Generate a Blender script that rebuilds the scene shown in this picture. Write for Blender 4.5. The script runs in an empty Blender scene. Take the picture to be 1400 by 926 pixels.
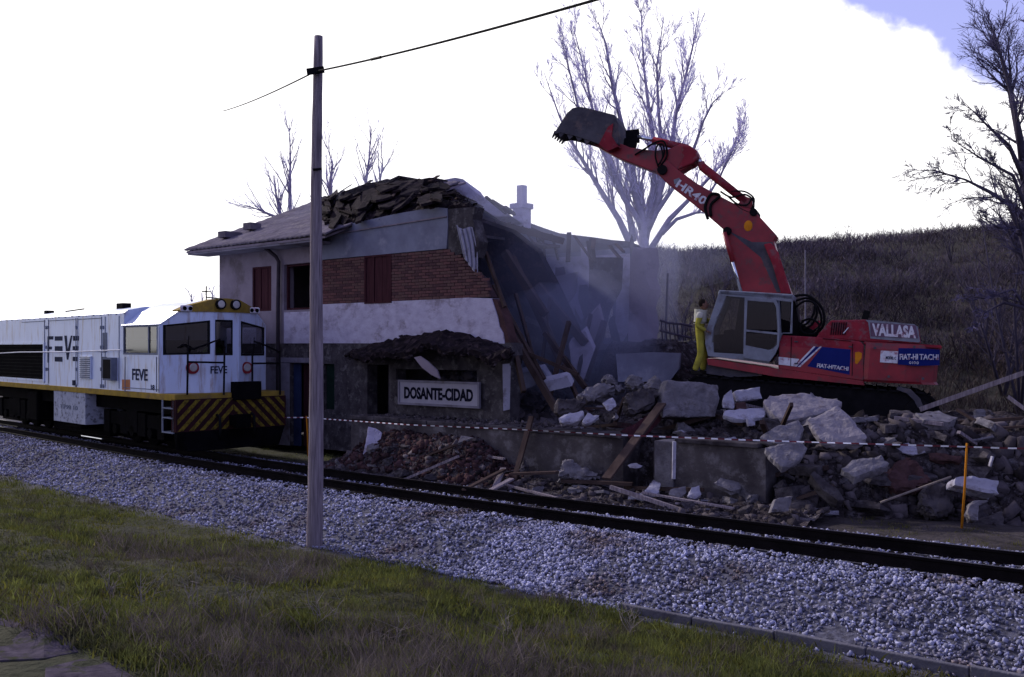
import bpy, bmesh, math, random
import numpy as np
from mathutils import Vector, Matrix, noise as mnoise

# ------------------------------------------------------------------ camera
FPX, CX, CY = 1313.0, 700.0, 475.0          # focal length and principal point in photo pixels (1400 x 926)
CAM = Vector((0, 0, 2.7))
S = bpy.context.scene
COL = S.collection
cd = bpy.data.cameras.new('camera'); cam = bpy.data.objects.new('camera', cd); COL.objects.link(cam)
cam.location = CAM; cam.rotation_euler = (math.pi / 2, 0, 0)
cd.sensor_width = 36; cd.lens = FPX / 1400 * 36; cd.shift_y = 12 / 1400; cd.clip_end = 3000; cd.clip_start = .05
S.camera = cam
S.view_settings.view_transform = 'Standard'; S.view_settings.look = 'None'
S.view_settings.exposure = 0.35; S.view_settings.gamma = 1.0
S.cycles.max_bounces = 6; S.cycles.diffuse_bounces = 3; S.cycles.transparent_max_bounces = 8
S.cycles.volume_bounces = 0; S.cycles.volume_step_rate = 2; S.cycles.caustics_reflective = False; S.cycles.caustics_refractive = False

# ------------------------------------------------------------------ sky: bright cloud bank low ahead round the sun, blue sky above and behind
SUN_EL, SUN_AZ = math.radians(31), math.radians(-47)     # azimuth from +Y, negative = to the left
W = bpy.data.worlds.new("World"); S.world = W; W.use_nodes = True
nt = W.node_tree; nt.nodes.clear(); N = nt.nodes.new; L = nt.links.new
sky = N('ShaderNodeTexSky'); sky.sky_type = 'NISHITA'; sky.sun_disc = False
sky.sun_elevation = SUN_EL; sky.sun_rotation = SUN_AZ; sky.dust_density = 1.0; sky.ozone_density = 3.0; sky.air_density = 1.0
bg1 = N('ShaderNodeBackground'); bg1.inputs[1].default_value = 0.115
hs = N('ShaderNodeMixRGB'); hs.blend_type = 'MULTIPLY'; hs.inputs[0].default_value = 1; hs.inputs[2].default_value = (1.18, .92, 1.30, 1)
veil = N('ShaderNodeMixRGB'); veil.inputs[0].default_value = .42; veil.inputs[2].default_value = (4.6, 4.6, 7.8, 1)      # thin high haze over the blue
L(sky.outputs[0], hs.inputs[1]); L(hs.outputs[0], veil.inputs[1]); L(veil.outputs[0], bg1.inputs[0])
bg2 = N('ShaderNodeBackground'); bg2.inputs[0].default_value = (1, .985, .99, 1); bg2.inputs[1].default_value = 1.25
tc = N('ShaderNodeTexCoord'); dot = N('ShaderNodeVectorMath'); dot.operation = 'DOT_PRODUCT'
dot.inputs[1].default_value = (-.464, .439, -.768); L(tc.outputs['Generated'], dot.inputs[0])
nz = N('ShaderNodeTexNoise'); nz.inputs['Scale'].default_value = 14; nz.inputs['Detail'].default_value = 6; L(tc.outputs['Generated'], nz.inputs[0])
ma = N('ShaderNodeMath'); ma.operation = 'MULTIPLY_ADD'; L(nz.outputs[0], ma.inputs[0]); ma.inputs[1].default_value = .11; L(dot.outputs['Value'], ma.inputs[2])
mr = N('ShaderNodeMapRange'); mr.interpolation_type = 'SMOOTHSTEP'; L(ma.outputs[0], mr.inputs[0]); mr.inputs[1].default_value = .045; mr.inputs[2].default_value = .062
mx = N('ShaderNodeMixShader'); L(mr.outputs[0], mx.inputs[0]); L(bg1.outputs[0], mx.inputs[1]); L(bg2.outputs[0], mx.inputs[2])
wo = N('ShaderNodeOutputWorld'); L(mx.outputs[0], wo.inputs[0])
sl = bpy.data.lights.new('sun', 'SUN'); sun = bpy.data.objects.new('sun', sl); COL.objects.link(sun)
sl.energy = 3.0; sl.angle = math.radians(3); sl.color = (1, .94, .90)
sdir = Vector((math.sin(SUN_AZ) * math.cos(SUN_EL), math.cos(SUN_AZ) * math.cos(SUN_EL), math.sin(SUN_EL)))
sun.rotation_euler = sdir.to_track_quat('Z', 'Y').to_euler(); sun.location = (0, 0, 40)

# ------------------------------------------------------------------ helpers
def P(px, py, D):
    "world point seen at photo pixel (px,py) at depth D"
    return Vector(((px - CX) / FPX * D, D, CAM.z - (py - CY) / FPX * D))
def Pz(px, py, z):
    D = (CAM.z - z) * FPX / (py - CY)
    return P(px, py, D)
def plane_hit(px, py, p0, n):
    d = P(px, py, 1) - CAM; t = (Vector(p0) - CAM).dot(Vector(n)) / d.dot(Vector(n))
    return CAM + d * t

class Frame:
    def __init__(s, o, a, pitch=0):
        s.M = Matrix.Translation(Vector(o)) @ Matrix.Rotation(a, 4, 'Z') @ Matrix.Rotation(-pitch, 4, 'Y')
        s.I = s.M.inverted()
    def on(s, px, py, ax, val):
        o = s.I @ CAM; d = s.I.to_3x3() @ (P(px, py, 1) - CAM)
        return o + d * ((val - o[ax]) / d[ax])
    def w(s, x, y, z): return s.M @ Vector((x, y, z))
FAC = Frame((0, 0, 0), math.atan2(-.636, .772))          # x = along the tracks to the right, y = away from the tracks
EXC = Frame((7.03, 22.5, 1.1), math.pi - math.radians(20), math.radians(5))
LOC = Frame((-7.10, 24.46, 0), math.atan2(-.7071, .7071))

class MB:
    def __init__(s): s.v = []; s.f = []
    def add(s, v, f):
        n = len(s.v); s.v += [tuple(p) for p in v]; s.f += [tuple(i + n for i in q) for q in f]; return s
    def box(s, x0, x1, y0, y1, z0, z1):
        return s.add([(x0,y0,z0),(x1,y0,z0),(x1,y1,z0),(x0,y1,z0),(x0,y0,z1),(x1,y0,z1),(x1,y1,z1),(x0,y1,z1)],
                     [(0,3,2,1),(4,5,6,7),(0,1,5,4),(1,2,6,5),(2,3,7,6),(3,0,4,7)])
    def hull8(s, pts):  # 8 points, same order as box
        return s.add(pts, [(0,3,2,1),(4,5,6,7),(0,1,5,4),(1,2,6,5),(2,3,7,6),(3,0,4,7)])
    def prism(s, pts, vec):
        pts = [Vector(p) for p in pts]; n = len(pts); vec = Vector(vec)
        return s.add(pts + [p + vec for p in pts], [tuple(range(n))[::-1], tuple(range(n, 2*n))] + [(i, (i+1) % n, (i+1) % n + n, i + n) for i in range(n)])
    def beam(s, a, b, w, h=None, up=(0, 0, 1)):
        a = Vector(a); b = Vector(b); h = h or w; d = (b - a).normalized(); u = Vector(up)
        if abs(d.dot(u)) > .97: u = Vector((1, 0, 0))
        r = d.cross(u).normalized() * (w / 2); t = r.cross(d).normalized() * (h / 2)
        return s.hull8([a-r-t, b-r-t, b+r-t, a+r-t, a-r+t, b-r+t, b+r+t, a+r+t])
    def tube(s, pts, r, n=8, cap=True):
        pts = [Vector(p) for p in pts]; m = len(pts); R = r if isinstance(r, (list, tuple)) else [r] * m
        v = []; f = []; u = None
        for i, p in enumerate(pts):
            d = (pts[min(i+1, m-1)] - pts[max(i-1, 0)]).normalized()
            if u is None: u = d.orthogonal().normalized()
            else:
                u = (u - d * u.dot(d)); u = u.normalized() if u.length > 1e-5 else d.orthogonal().normalized()
            w = d.cross(u)
            for k in range(n):
                a = 2 * math.pi * k / n; v.append(p + (u * math.cos(a) + w * math.sin(a)) * R[i])
        for i in range(m - 1):
            for k in range(n): f.append((i*n+k, i*n+(k+1) % n, (i+1)*n+(k+1) % n, (i+1)*n+k))
        if cap: f.append(tuple(range(n))[::-1]); f.append(tuple((m-1)*n+k for k in range(n)))
        return s.add(v, f)
    def ring(s, outer, inner, vec):
        "flat frame between two outlines with the same count of points, extruded by vec"
        n = len(outer); vec = Vector(vec); o = [Vector(p) for p in outer]; i_ = [Vector(p) for p in inner]
        v = o + i_ + [p + vec for p in o] + [p + vec for p in i_]; f = []
        for k in range(n):
            j = (k + 1) % n
            f += [(k, j, n+j, n+k), (2*n+k, 3*n+k, 3*n+j, 2*n+j), (k, 2*n+k, 2*n+j, j), (n+k, n+j, 3*n+j, 3*n+k)]
        return s.add(v, f)
    def build(s, name, mat, parent=None, smooth=False, bevel=0, kind=None, recalc=True):
        me = bpy.data.meshes.new(name); me.from_pydata([tuple(p) for p in s.v], [], s.f)
        if recalc:
            bm = bmesh.new(); bm.from_mesh(me); bmesh.ops.recalc_face_normals(bm, faces=bm.faces); bm.to_mesh(me); bm.free()
        me.materials.append(mat)
        if smooth: me.polygons.foreach_set('use_smooth', [True] * len(me.polygons))
        o = bpy.data.objects.new(name, me); COL.objects.link(o)
        if parent is not None: o.parent = parent
        if bevel:
            m = o.modifiers.new('bevel', 'BEVEL'); m.width = bevel; m.segments = 2; m.limit_method = 'ANGLE'; m.angle_limit = .6
        if kind: o['kind'] = kind
        return o
def thing(name, label, cat, M=None, group=None):
    o = bpy.data.objects.new(name, None); COL.objects.link(o); o.empty_display_size = .3
    if M is not None: o.matrix_world = M
    o['label'] = label; o['category'] = cat
    if group: o['group'] = group
    return o
def tag(o, label, cat, group=None):
    o['label'] = label; o['category'] = cat
    if group: o['group'] = group
    return o
def T(x, y, z): return Matrix.Translation(Vector((x, y, z)))
def rect(a, b, c, d): return [(a, b), (c, b), (c, d), (a, d)]
def fast_mesh(name, verts, faces3, mats, parent=None, matidx=None, smooth=False, nv=3):
    me = bpy.data.meshes.new(name); v = np.asarray(verts, np.float32); f = np.asarray(faces3, np.int32)
    me.vertices.add(len(v)); me.vertices.foreach_set('co', v.ravel())
    me.loops.add(f.size); me.loops.foreach_set('vertex_index', f.ravel())
    me.polygons.add(len(f)); me.polygons.foreach_set('loop_start', np.arange(0, f.size, nv, dtype=np.int32)); me.polygons.foreach_set('loop_total', np.full(len(f), nv, np.int32))
    for m in (mats if isinstance(mats, (list, tuple)) else [mats]): me.materials.append(m)
    if matidx is not None: me.polygons.foreach_set('material_index', np.asarray(matidx, np.int32))
    if smooth: me.polygons.foreach_set('use_smooth', np.ones(len(f), bool))
    me.update(calc_edges=True); me.validate()
    o = bpy.data.objects.new(name, me); COL.objects.link(o)
    if parent is not None: o.parent = parent
    return o
def replicate(protos, pos, scale, rng, tilt=3.14, flat=1.0):
    "protos: list of (verts, tris); returns big arrays with one randomly turned copy per position"
    V = []; Fc = []; base = 0; n = len(pos); which = rng.integers(0, len(protos), n)
    for k, (pv, pf) in enumerate(protos):
        idx = np.where(which == k)[0]; m = len(idx)
        if not m: continue
        a = rng.uniform(0, 2*np.pi, m); b = rng.uniform(-tilt, tilt, m); c = rng.uniform(-tilt, tilt, m)
        ca, sa, cb, sb, cc, sc = np.cos(a), np.sin(a), np.cos(b), np.sin(b), np.cos(c), np.sin(c)
        z = np.zeros(m); o = np.ones(m)
        Rz = np.stack([ca,-sa,z, sa,ca,z, z,z,o], 1).reshape(m,3,3); Rx = np.stack([o,z,z, z,cb,-sb, z,sb,cb], 1).reshape(m,3,3); Ry = np.stack([cc,z,sc, z,o,z, -sc,z,cc], 1).reshape(m,3,3)
        R = Rz @ Rx @ Ry
        v = np.einsum('mij,vj->mvi', R, pv) * scale[idx][:, None, None]
        v[:, :, 2] *= flat
        v += pos[idx][:, None, :]
        V.append(v.reshape(-1, 3)); Fc.append((pf[None] + (np.arange(m) * len(pv))[:, None, None]).reshape(-1, 3) + base); base += m * len(pv)
    return np.concatenate(V), np.concatenate(Fc)
def stone_proto(seed, elong=1.0, sub=1):
    r = random.Random(seed); bm = bmesh.new()
    if sub == 0:
        for _ in range(9):
            p = Vector((r.gauss(0,1), r.gauss(0,1), r.gauss(0,1))).normalized() * r.uniform(.8, 1.1); bm.verts.new((p.x*elong, p.y, p.z*.75))
    else:
        for _ in range(14 if sub == 1 else 26):
            p = Vector((r.gauss(0,1), r.gauss(0,1), r.gauss(0,1))).normalized() * r.uniform(.85, 1.1); bm.verts.new((p.x*elong, p.y, p.z*.75))
    bmesh.ops.convex_hull(bm, input=bm.verts); bmesh.ops.delete(bm, geom=[v for v in bm.verts if not v.link_faces], context='VERTS')
    bmesh.ops.triangulate(bm, faces=bm.faces); bm.verts.index_update()
    v = np.array([x.co[:] for x in bm.verts]); f = np.array([[q.index for q in t.verts] for t in bm.faces]); bm.free(); return v, f

def shard_proto(seed, ax=(1, .7, .4)):
    r = random.Random(seed); bm = bmesh.new(); ax = (ax[0], ax[1]*r.uniform(.6, 1.3), ax[2]*r.uniform(.5, 1.6))
    for sx in (-1, 1):
        for sy in (-1, 1):
            for sz in (-1, 1):
                if r.random() < .2: continue
                bm.verts.new((sx*ax[0]*r.uniform(.55, 1), sy*ax[1]*r.uniform(.55, 1), sz*ax[2]*r.uniform(.6, 1)))
    for _ in range(3): bm.verts.new((r.uniform(-1, 1)*ax[0], r.uniform(-1, 1)*ax[1], r.uniform(-.9, .9)*ax[2]))
    bmesh.ops.convex_hull(bm, input=bm.verts); bmesh.ops.delete(bm, geom=[v for v in bm.verts if not v.link_faces], context='VERTS')
    bmesh.ops.triangulate(bm, faces=bm.faces); bm.verts.index_update()
    v = np.array([x.co[:] for x in bm.verts]); q = np.array([[a.index for a in t.verts] for t in bm.faces]); bm.free(); return v, q

# ------------------------------------------------------------------ materials
def mat(name, col, col2=None, rough=.85, scale=3., bump=.25, bscale=30., metal=0., spec=.10, detail=8., contrast=1., stretch=(1,1,1), island=0., stain=None, stain_scale=1.2, bump_dist=.02, coord='Object'):
    m = bpy.data.materials.new(name); m.use_nodes = True; t = m.node_tree; t.nodes.clear(); N = t.nodes.new; L = t.links.new
    out = N('ShaderNodeOutputMaterial'); b = N('ShaderNodeBsdfPrincipled'); L(b.outputs[0], out.inputs[0])
    b.inputs['Roughness'].default_value = rough; b.inputs['Metallic'].default_value = metal
    b.inputs['Specular IOR Level'].default_value = spec
    if spec <= .1: b.inputs['IOR'].default_value = 1.12
    tc = N('ShaderNodeTexCoord'); mp = N('ShaderNodeMapping'); mp.inputs['Scale'].default_value = stretch; L(tc.outputs[coord], mp.inputs[0])
    col2 = col2 or tuple(c * .55 for c in col)
    n1 = N('ShaderNodeTexNoise'); n1.inputs['Scale'].default_value = scale; n1.inputs['Detail'].default_value = detail; n1.inputs['Roughness'].default_value = .62; L(mp.outputs[0], n1.inputs[0])
    r1 = N('ShaderNodeMapRange'); r1.inputs[1].default_value = .5 - .22 / contrast; r1.inputs[2].default_value = .5 + .22 / contrast; L(n1.outputs[0], r1.inputs[0])
    mix = N('ShaderNodeMixRGB'); L(r1.outputs[0], mix.inputs[0]); mix.inputs[1].default_value = (*col2, 1); mix.inputs[2].default_value = (*col, 1)
    last = mix.outputs[0]
    if stain:
        n3 = N('ShaderNodeTexNoise'); n3.inputs['Scale'].default_value = stain_scale; n3.inputs['Detail'].default_value = 10; n3.inputs['Roughness'].default_value = .7; L(mp.outputs[0], n3.inputs[0])
        r3 = N('ShaderNodeMapRange'); r3.inputs[1].default_value = .52; r3.inputs[2].default_value = .64; L(n3.outputs[0], r3.inputs[0])
        m3 = N('ShaderNodeMixRGB'); L(r3.outputs[0], m3.inputs[0]); L(last, m3.inputs[1]); m3.inputs[2].default_value = (*stain, 1); last = m3.outputs[0]
    if island:
        g = N('ShaderNodeNewGeometry'); ri = N('ShaderNodeMapRange'); L(g.outputs['Random Per Island'], ri.inputs[0]); ri.inputs[3].default_value = 1 - island; ri.inputs[4].default_value = 1 + island
        m4 = N('ShaderNodeMixRGB'); m4.blend_type = 'MULTIPLY'; m4.inputs[0].default_value = 1; L(last, m4.inputs[1]); L(ri.outputs[0], m4.inputs[2]); last = m4.outputs[0]
    L(last, b.inputs['Base Color'])
    if bump:
        n2 = N('ShaderNodeTexNoise'); n2.inputs['Scale'].default_value = bscale; n2.inputs['Detail'].default_value = 6; L(mp.outputs[0], n2.inputs[0])
        bp = N('ShaderNodeBump'); bp.inputs['Strength'].default_value = bump; bp.inputs['Distance'].default_value = bump_dist; L(n2.outputs[0], bp.inputs['Height']); L(bp.outputs[0], b.inputs['Normal'])
    return m
def glass(name, tint=(.78, .80, .82), alpha=.55):
    m = bpy.data.materials.new(name); m.use_nodes = True; t = m.node_tree; t.nodes.clear(); N = t.nodes.new; L = t.links.new
    out = N('ShaderNodeOutputMaterial'); tr = N('ShaderNodeBsdfTransparent'); tr.inputs[0].default_value = (*tint, 1)
    gl = N('ShaderNodeBsdfGlossy'); gl.inputs['Roughness'].default_value = .06; gl.inputs[0].default_value = (.8, .8, .8, 1)
    fr = N('ShaderNodeLayerWeight'); fr.inputs[0].default_value = .25; mx = N('ShaderNodeMixShader')
    mm = N('ShaderNodeMath'); mm.operation = 'MULTIPLY_ADD'; mm.inputs[1].default_value = .35; mm.inputs[2].default_value = .02; L(fr.outputs['Facing'], mm.inputs[0])
    L(mm.outputs[0], mx.inputs[0]); L(tr.outputs[0], mx.inputs[1]); L(gl.outputs[0], mx.inputs[2]); L(mx.outputs[0], out.inputs[0]); return m
M = {}
M['plaster'] = mat('plaster_grey', (.23, .215, .265), (.14, .13, .165), scale=1.6, bump=.3, bscale=14, stain=(.10, .085, .09), stain_scale=1.1)
M['plaster_pink'] = mat('plaster_pinkish', (.23, .195, .235), (.145, .12, .15), scale=1.3, bump=.3, bscale=18, stain=(.12, .10, .11), stain_scale=.9)
M['plaster_white'] = mat('plaster_pale_flaking', (.45, .42, .53), (.30, .275, .36), scale=3.4, bump=.4, bscale=22, contrast=1., stretch=(1, 1, 1.4), stain=(.22, .19, .23), stain_scale=1.6)
M['plaster_blue'] = mat('plaster_blue_grey', (.19, .20, .27), (.12, .12, .17), scale=1.4, bump=.2, bscale=12, stain=(.24, .24, .30), stain_scale=.8)
M['rough_wall'] = mat('rough_dark_wall', (.07, .062, .068), (.03, .026, .03), scale=3, bump=.8, bscale=16, contrast=1.6, stain=(.12, .11, .115), stain_scale=4)
M['brick'] = mat('red_brick', (.125, .058, .062), (.075, .038, .042), scale=5, bump=.4, bscale=30, island=.35)
M['mortar'] = mat('mortar', (.07, .045, .05), scale=8, bump=.5)
M['shutter'] = mat('shutter_wood', (.06, .022, .028), (.03, .012, .016), scale=4, stretch=(3, 3, .4), bump=.3, rough=.6)
M['black'] = mat('black_void', (.006, .006, .007), bump=0)
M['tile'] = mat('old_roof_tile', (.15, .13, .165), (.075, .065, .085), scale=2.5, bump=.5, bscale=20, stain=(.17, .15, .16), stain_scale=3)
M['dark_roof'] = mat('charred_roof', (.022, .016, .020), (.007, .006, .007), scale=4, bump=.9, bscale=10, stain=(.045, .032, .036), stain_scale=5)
M['wood_char'] = mat('charred_timber', (.035, .026, .027), (.012, .009, .01), scale=4, bump=.5)
M['wood_dark'] = mat('dark_timber', (.07, .05, .045), (.03, .02, .02), scale=3, stretch=(1, 1, .5), bump=.5, bscale=25)
M['wood_grey'] = mat('weathered_pole_wood', (.27, .23, .255), (.11, .09, .105), scale=5, stretch=(7, 7, .35), bump=.7, bscale=18, contrast=1.4)
M['wood_pale'] = mat('pale_branch_wood', (.24, .2, .17), scale=6, bump=.5)
M['pipe'] = mat('drain_pipe', (.05, .04, .05), rough=.5, bump=.1)
M['concrete'] = mat('broken_concrete', (.21, .195, .215), (.085, .078, .09), scale=2.4, bump=.9, bscale=22, contrast=1.3, stain=(.08, .07, .075), stain_scale=2)
M['concrete_light'] = mat('light_concrete_slab', (.27, .245, .27), (.14, .125, .14), scale=3, bump=.8, bscale=20, stain=(.14, .12, .13), stain_scale=3)
M['concrete_pale'] = mat('pale_plaster_slab', (.36, .35, .42), (.22, .21, .26), scale=2, bump=.5, bscale=20, stain=(.15, .13, .15), stain_scale=2.4)
M['concrete_dark'] = mat('dark_broken_concrete', (.085, .075, .082), (.026, .022, .026), scale=3, bump=1., bscale=16, contrast=1.4)
M['brick_rubble'] = mat('brick_rubble', (.085, .045, .046), (.035, .022, .023), scale=4, bump=.8, bscale=18)
M['curb'] = mat('curb_concrete', (.13, .125, .145), (.07, .065, .08), scale=4, bump=.6, bscale=30)
M['rail'] = mat('rusty_rail', (.010, .008, .009), (.004, .0035, .004), rough=.6, bump=.3)
M['rail_top'] = mat('rail_running_surface', (.10, .09, .1), rough=.3, metal=.8, bump=0)
M['sleeper'] = mat('oily_sleeper', (.012, .010, .011), scale=6, bump=.6)
M['ballast'] = mat('ballast_stone', (.30, .30, .42), (.14, .14, .20), scale=1.5, bump=.5, bscale=60, island=.65, rough=1., stain=(.11, .085, .085), stain_scale=.8, spec=.03)
M['red'] = mat('excavator_red', (.25, .015, .024), (.15, .010, .017), scale=1.8, rough=.42, bump=.06, bscale=8, stain=(.085, .03, .032), stain_scale=3.1, spec=.35, contrast=1.5)
M['red_dull'] = mat('excavator_red_dusty', (.26, .028, .042), (.15, .020, .030), scale=2.2, rough=.6, bump=.12, bscale=10, stain=(.17, .075, .085), stain_scale=4, contrast=1.5)
M['grey_paint'] = mat('cab_grey_paint', (.22, .235, .28), (.14, .15, .18), scale=3, rough=.5, bump=.08, stain=(.10, .09, .1), stain_scale=2.4)
M['blue_paint'] = mat('sticker_blue', (.012, .02, .13), (.009, .015, .10), rough=.4, bump=0)
M['white_paint'] = mat('lettering_white', (.62, .62, .68), (.42, .42, .48), rough=.5, bump=0, scale=9, stain=(.26, .10, .14), stain_scale=7)
M['orange'] = mat('indicator_orange', (.6, .22, .02), rough=.3, bump=0)
M['steel_dark'] = mat('dark_steel', (.012, .011, .013), (.005, .005, .006), rough=.6, bump=.4, bscale=20)
M['steel_grey'] = mat('bucket_steel', (.085, .08, .095), (.045, .042, .055), rough=.55, bump=.4, bscale=12, stain=(.12, .09, .09), stain_scale=2)
M['chrome'] = mat('cylinder_chrome', (.7, .72, .78), rough=.2, metal=.9, bump=0)
M['pale_stalk'] = mat('pale_dry_stalk', (.26, .22, .20), (.14, .12, .12), bump=0)
M['rubber'] = mat('rubber_hose', (.012, .012, .013), rough=.5, bump=0)
M['glass'] = glass('cab_glass', (.56, .57, .60))
M['glass_dark'] = glass('dusty_glass', (.55, .54, .55))
M['loco'] = mat('loco_pale_paint', (.49, .56, .73), (.40, .46, .62), scale=1.2, rough=.4, bump=.05, bscale=6, stretch=(1.6, 1.6, .22), stain=(.30, .27, .29), stain_scale=3.4, spec=.5)
M['loco_yellow'] = mat('loco_yellow', (.30, .20, .035), (.17, .12, .03), scale=4, rough=.5, bump=.05, stain=(.16, .11, .05), stain_scale=3)
M['loco_dark'] = mat('loco_underframe', (.005, .0045, .006), (.002, .002, .002), rough=.75, bump=.4)
M['loco_line'] = mat('loco_black_lettering', (.035, .04, .07), rough=.6, bump=0)
M['louvre'] = mat('louvre_grey', (.17, .19, .25), rough=.6, bump=.1)
M['lamp_glass'] = mat('headlight_lens', (.42, .41, .42), rough=.12, bump=0, spec=.8)
M['lamp_red'] = mat('tail_lamp_red', (.25, .03, .04), rough=.3, bump=0)
M['skin'] = mat('skin', (.20, .11, .085), rough=.6, bump=.05)
M['yellow_cloth'] = mat('yellow_overalls', (.34, .31, .045), (.17, .15, .03), scale=5, bump=.6, bscale=9, bump_dist=.04)
M['white_cloth'] = mat('pale_jacket', (.45, .44, .38), (.33, .32, .26), scale=6, bump=.4, bscale=10, bump_dist=.03)
M['green_cloth'] = mat('green_vest', (.12, .25, .03), bump=.2)
M['hair'] = mat('dark_hair', (.02, .015, .013), bump=.5, bscale=60)
M['boot'] = mat('boot_black', (.02, .018, .016), bump=.2)
M['stake'] = mat('orange_stake', (.42, .16, .015), (.30, .11, .01), rough=.6, bump=.1)
M['bark'] = mat('bark_glare_violet', (.36, .32, .45), (.20, .18, .26), scale=6, bump=.6, bscale=24)  # sky glare over the stems is put into this pale violet
M['twig'] = mat('twig_glare_pale', (.66, .62, .85), (.5, .46, .66), bump=0)  # glare bleeding over the twigs is put into the pale colour
M['bark_dark'] = mat('bark_dark', (.075, .065, .095), bump=.4)
M['twig_dark'] = mat('twig_dark', (.16, .14, .24), (.05, .045, .07), bump=0)  # bluish glare wash on the right tree is put into the twig colour
M['brush'] = mat('brush_brown', (.075, .055, .052), (.035, .027, .03), scale=.12, bump=0, island=.4, coord='Generated')
M['tape_w'] = mat('tape_white', (.7, .7, .75), rough=.4, bump=0)
M['tape_r'] = mat('tape_red', (.12, .03, .04), rough=.4, bump=0)

# ------------------------------------------------------------------ track alignment (a curve of about 160 m radius)
def make_track():
    pts = []; x, y = 6.42, 12.18; phi = math.radians(53.5); k = math.radians(.36); ds = .25
    s = 0
    while s < 120:
        pts.append((s, x, y)); p = phi - k * min(s, 22.5)
        x -= math.sin(p) * ds; y += math.cos(p) * ds; s += ds
    back = []; x, y = 6.42, 12.18; s = 0
    while s > -60:
        p = phi - k * s; x += math.sin(p) * ds; y -= math.cos(p) * ds; s -= ds; back.append((s, x, y))
    return back[::-1] + pts
TRK = np.array(make_track())
TXY = TRK[:, 1:]; TD = np.gradient(TXY, axis=0); TD /= np.linalg.norm(TD, axis=1)[:, None]
TN = np.stack([-TD[:, 1], TD[:, 0]], 1)                    # left of travel (travel goes left-away) ...
TN = -TN                                                    # ... flipped: positive = away from the camera
def track_st(X, Y):
    X = np.asarray(X, float).ravel(); Y = np.asarray(Y, float).ravel(); s = np.empty(len(X)); t = np.empty(len(X))
    for i in range(0, len(X), 4000):
        d = (X[i:i+4000, None] - TXY[None, :, 0]) ** 2 + (Y[i:i+4000, None] - TXY[None, :, 1]) ** 2; j = d.argmin(1)
        dx = X[i:i+4000] - TXY[j, 0]; dy = Y[i:i+4000] - TXY[j, 1]
        s[i:i+4000] = TRK[j, 0] + dx * TD[j, 0] + dy * TD[j, 1]; t[i:i+4000] = dx * TN[j, 0] + dy * TN[j, 1]
    return s, t
def track_pt(s, t, z=0.):
    j = np.clip(np.searchsorted(TRK[:, 0], s), 0, len(TRK) - 1)
    x = TXY[j, 0] + (s - TRK[j, 0]) * TD[j, 0] + t * TN[j, 0]; y = TXY[j, 1] + (s - TRK[j, 0]) * TD[j, 1] + t * TN[j, 1]
    return Vector((x, y, z)) if np.isscalar(s) else np.stack([x, y, np.zeros_like(x) + z], 1)
def sm(a, b, x):
    u = np.clip((x - a) / (b - a), 0, 1); return u * u * (3 - 2 * u)
RS = np.random.default_rng(7)
def vnoise(X, Y, sc, seed=0):
    X = np.asarray(X) * sc + seed * 17.3; Y = np.asarray(Y) * sc + seed * 5.1
    xi = np.floor(X).astype(int); yi = np.floor(Y).astype(int); fx = X - xi; fy = Y - yi; fx = fx*fx*(3-2*fx); fy = fy*fy*(3-2*fy)
    h = lambda a, b: ((np.sin(a * 127.1 + b * 311.7 + seed * 74.7) * 43758.5453) % 1.0)
    return (h(xi, yi)*(1-fx)+h(xi+1, yi)*fx)*(1-fy) + (h(xi, yi+1)*(1-fx)+h(xi+1, yi+1)*fx)*fy
def fbm(X, Y, sc, seed=0, o=4):
    r = 0; a = 1; t = 0
    for i in range(o): r = r + a * vnoise(X, Y, sc * 2**i, seed + i); t += a; a *= .5
    return r / t - .5
def ground_z(X, Y):
    sh = np.shape(X); X = np.asarray(X, float).ravel(); Y = np.asarray(Y, float).ravel()
    s, t = track_st(X, Y)
    z = np.full(len(X), -.20)
    shoulder = -.20 - .42 * sm(-1.15, -3.1, t)                                # towards the camera (t negative)
    grass = -.60 + sm(-3.3, -4.2, t) * 0 + np.maximum(0, -3.6 - t) * .165 * sm(-30, -4, t) + sm(-3.3, -4.5, t) * (fbm(X, Y, .55, 3) * .38 + fbm(X, Y, 2.2, 14) * .16)
    grass = np.minimum(grass, 1.25)
    z = np.where(t < -3.12, grass, np.where(t < 0, shoulder, z))
    far = -.20 - .05 * sm(1.2, 1.8, t) + fbm(X, Y, .8, 5) * .12 * sm(1.5, 2.2, t)
    z = np.where(t > 1.0, far, z)
    # behind the station the ground climbs into a hillside on the right
    top = 3.2 + 6.2 * sm(-26, 8, X) + 2.4 * sm(8, 50, X) + fbm(X, Y, .05, 9) * 1.0
    rise = sm(27, 82, Y + .12 * X) * .92 + .08 * sm(24, 40, Y)
    hill = rise * top + fbm(X, Y, .18, 11) * 1.2 * sm(30, 42, Y) + (1.0 * sm(21, 27, Y) * sm(6, 11, X))
    z = np.where(t > 1.0, z + hill * sm(4, 14, t), z)
    return z.reshape(sh)
def gz(x, y): return float(ground_z(np.array([x]), np.array([y]))[0])

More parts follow.
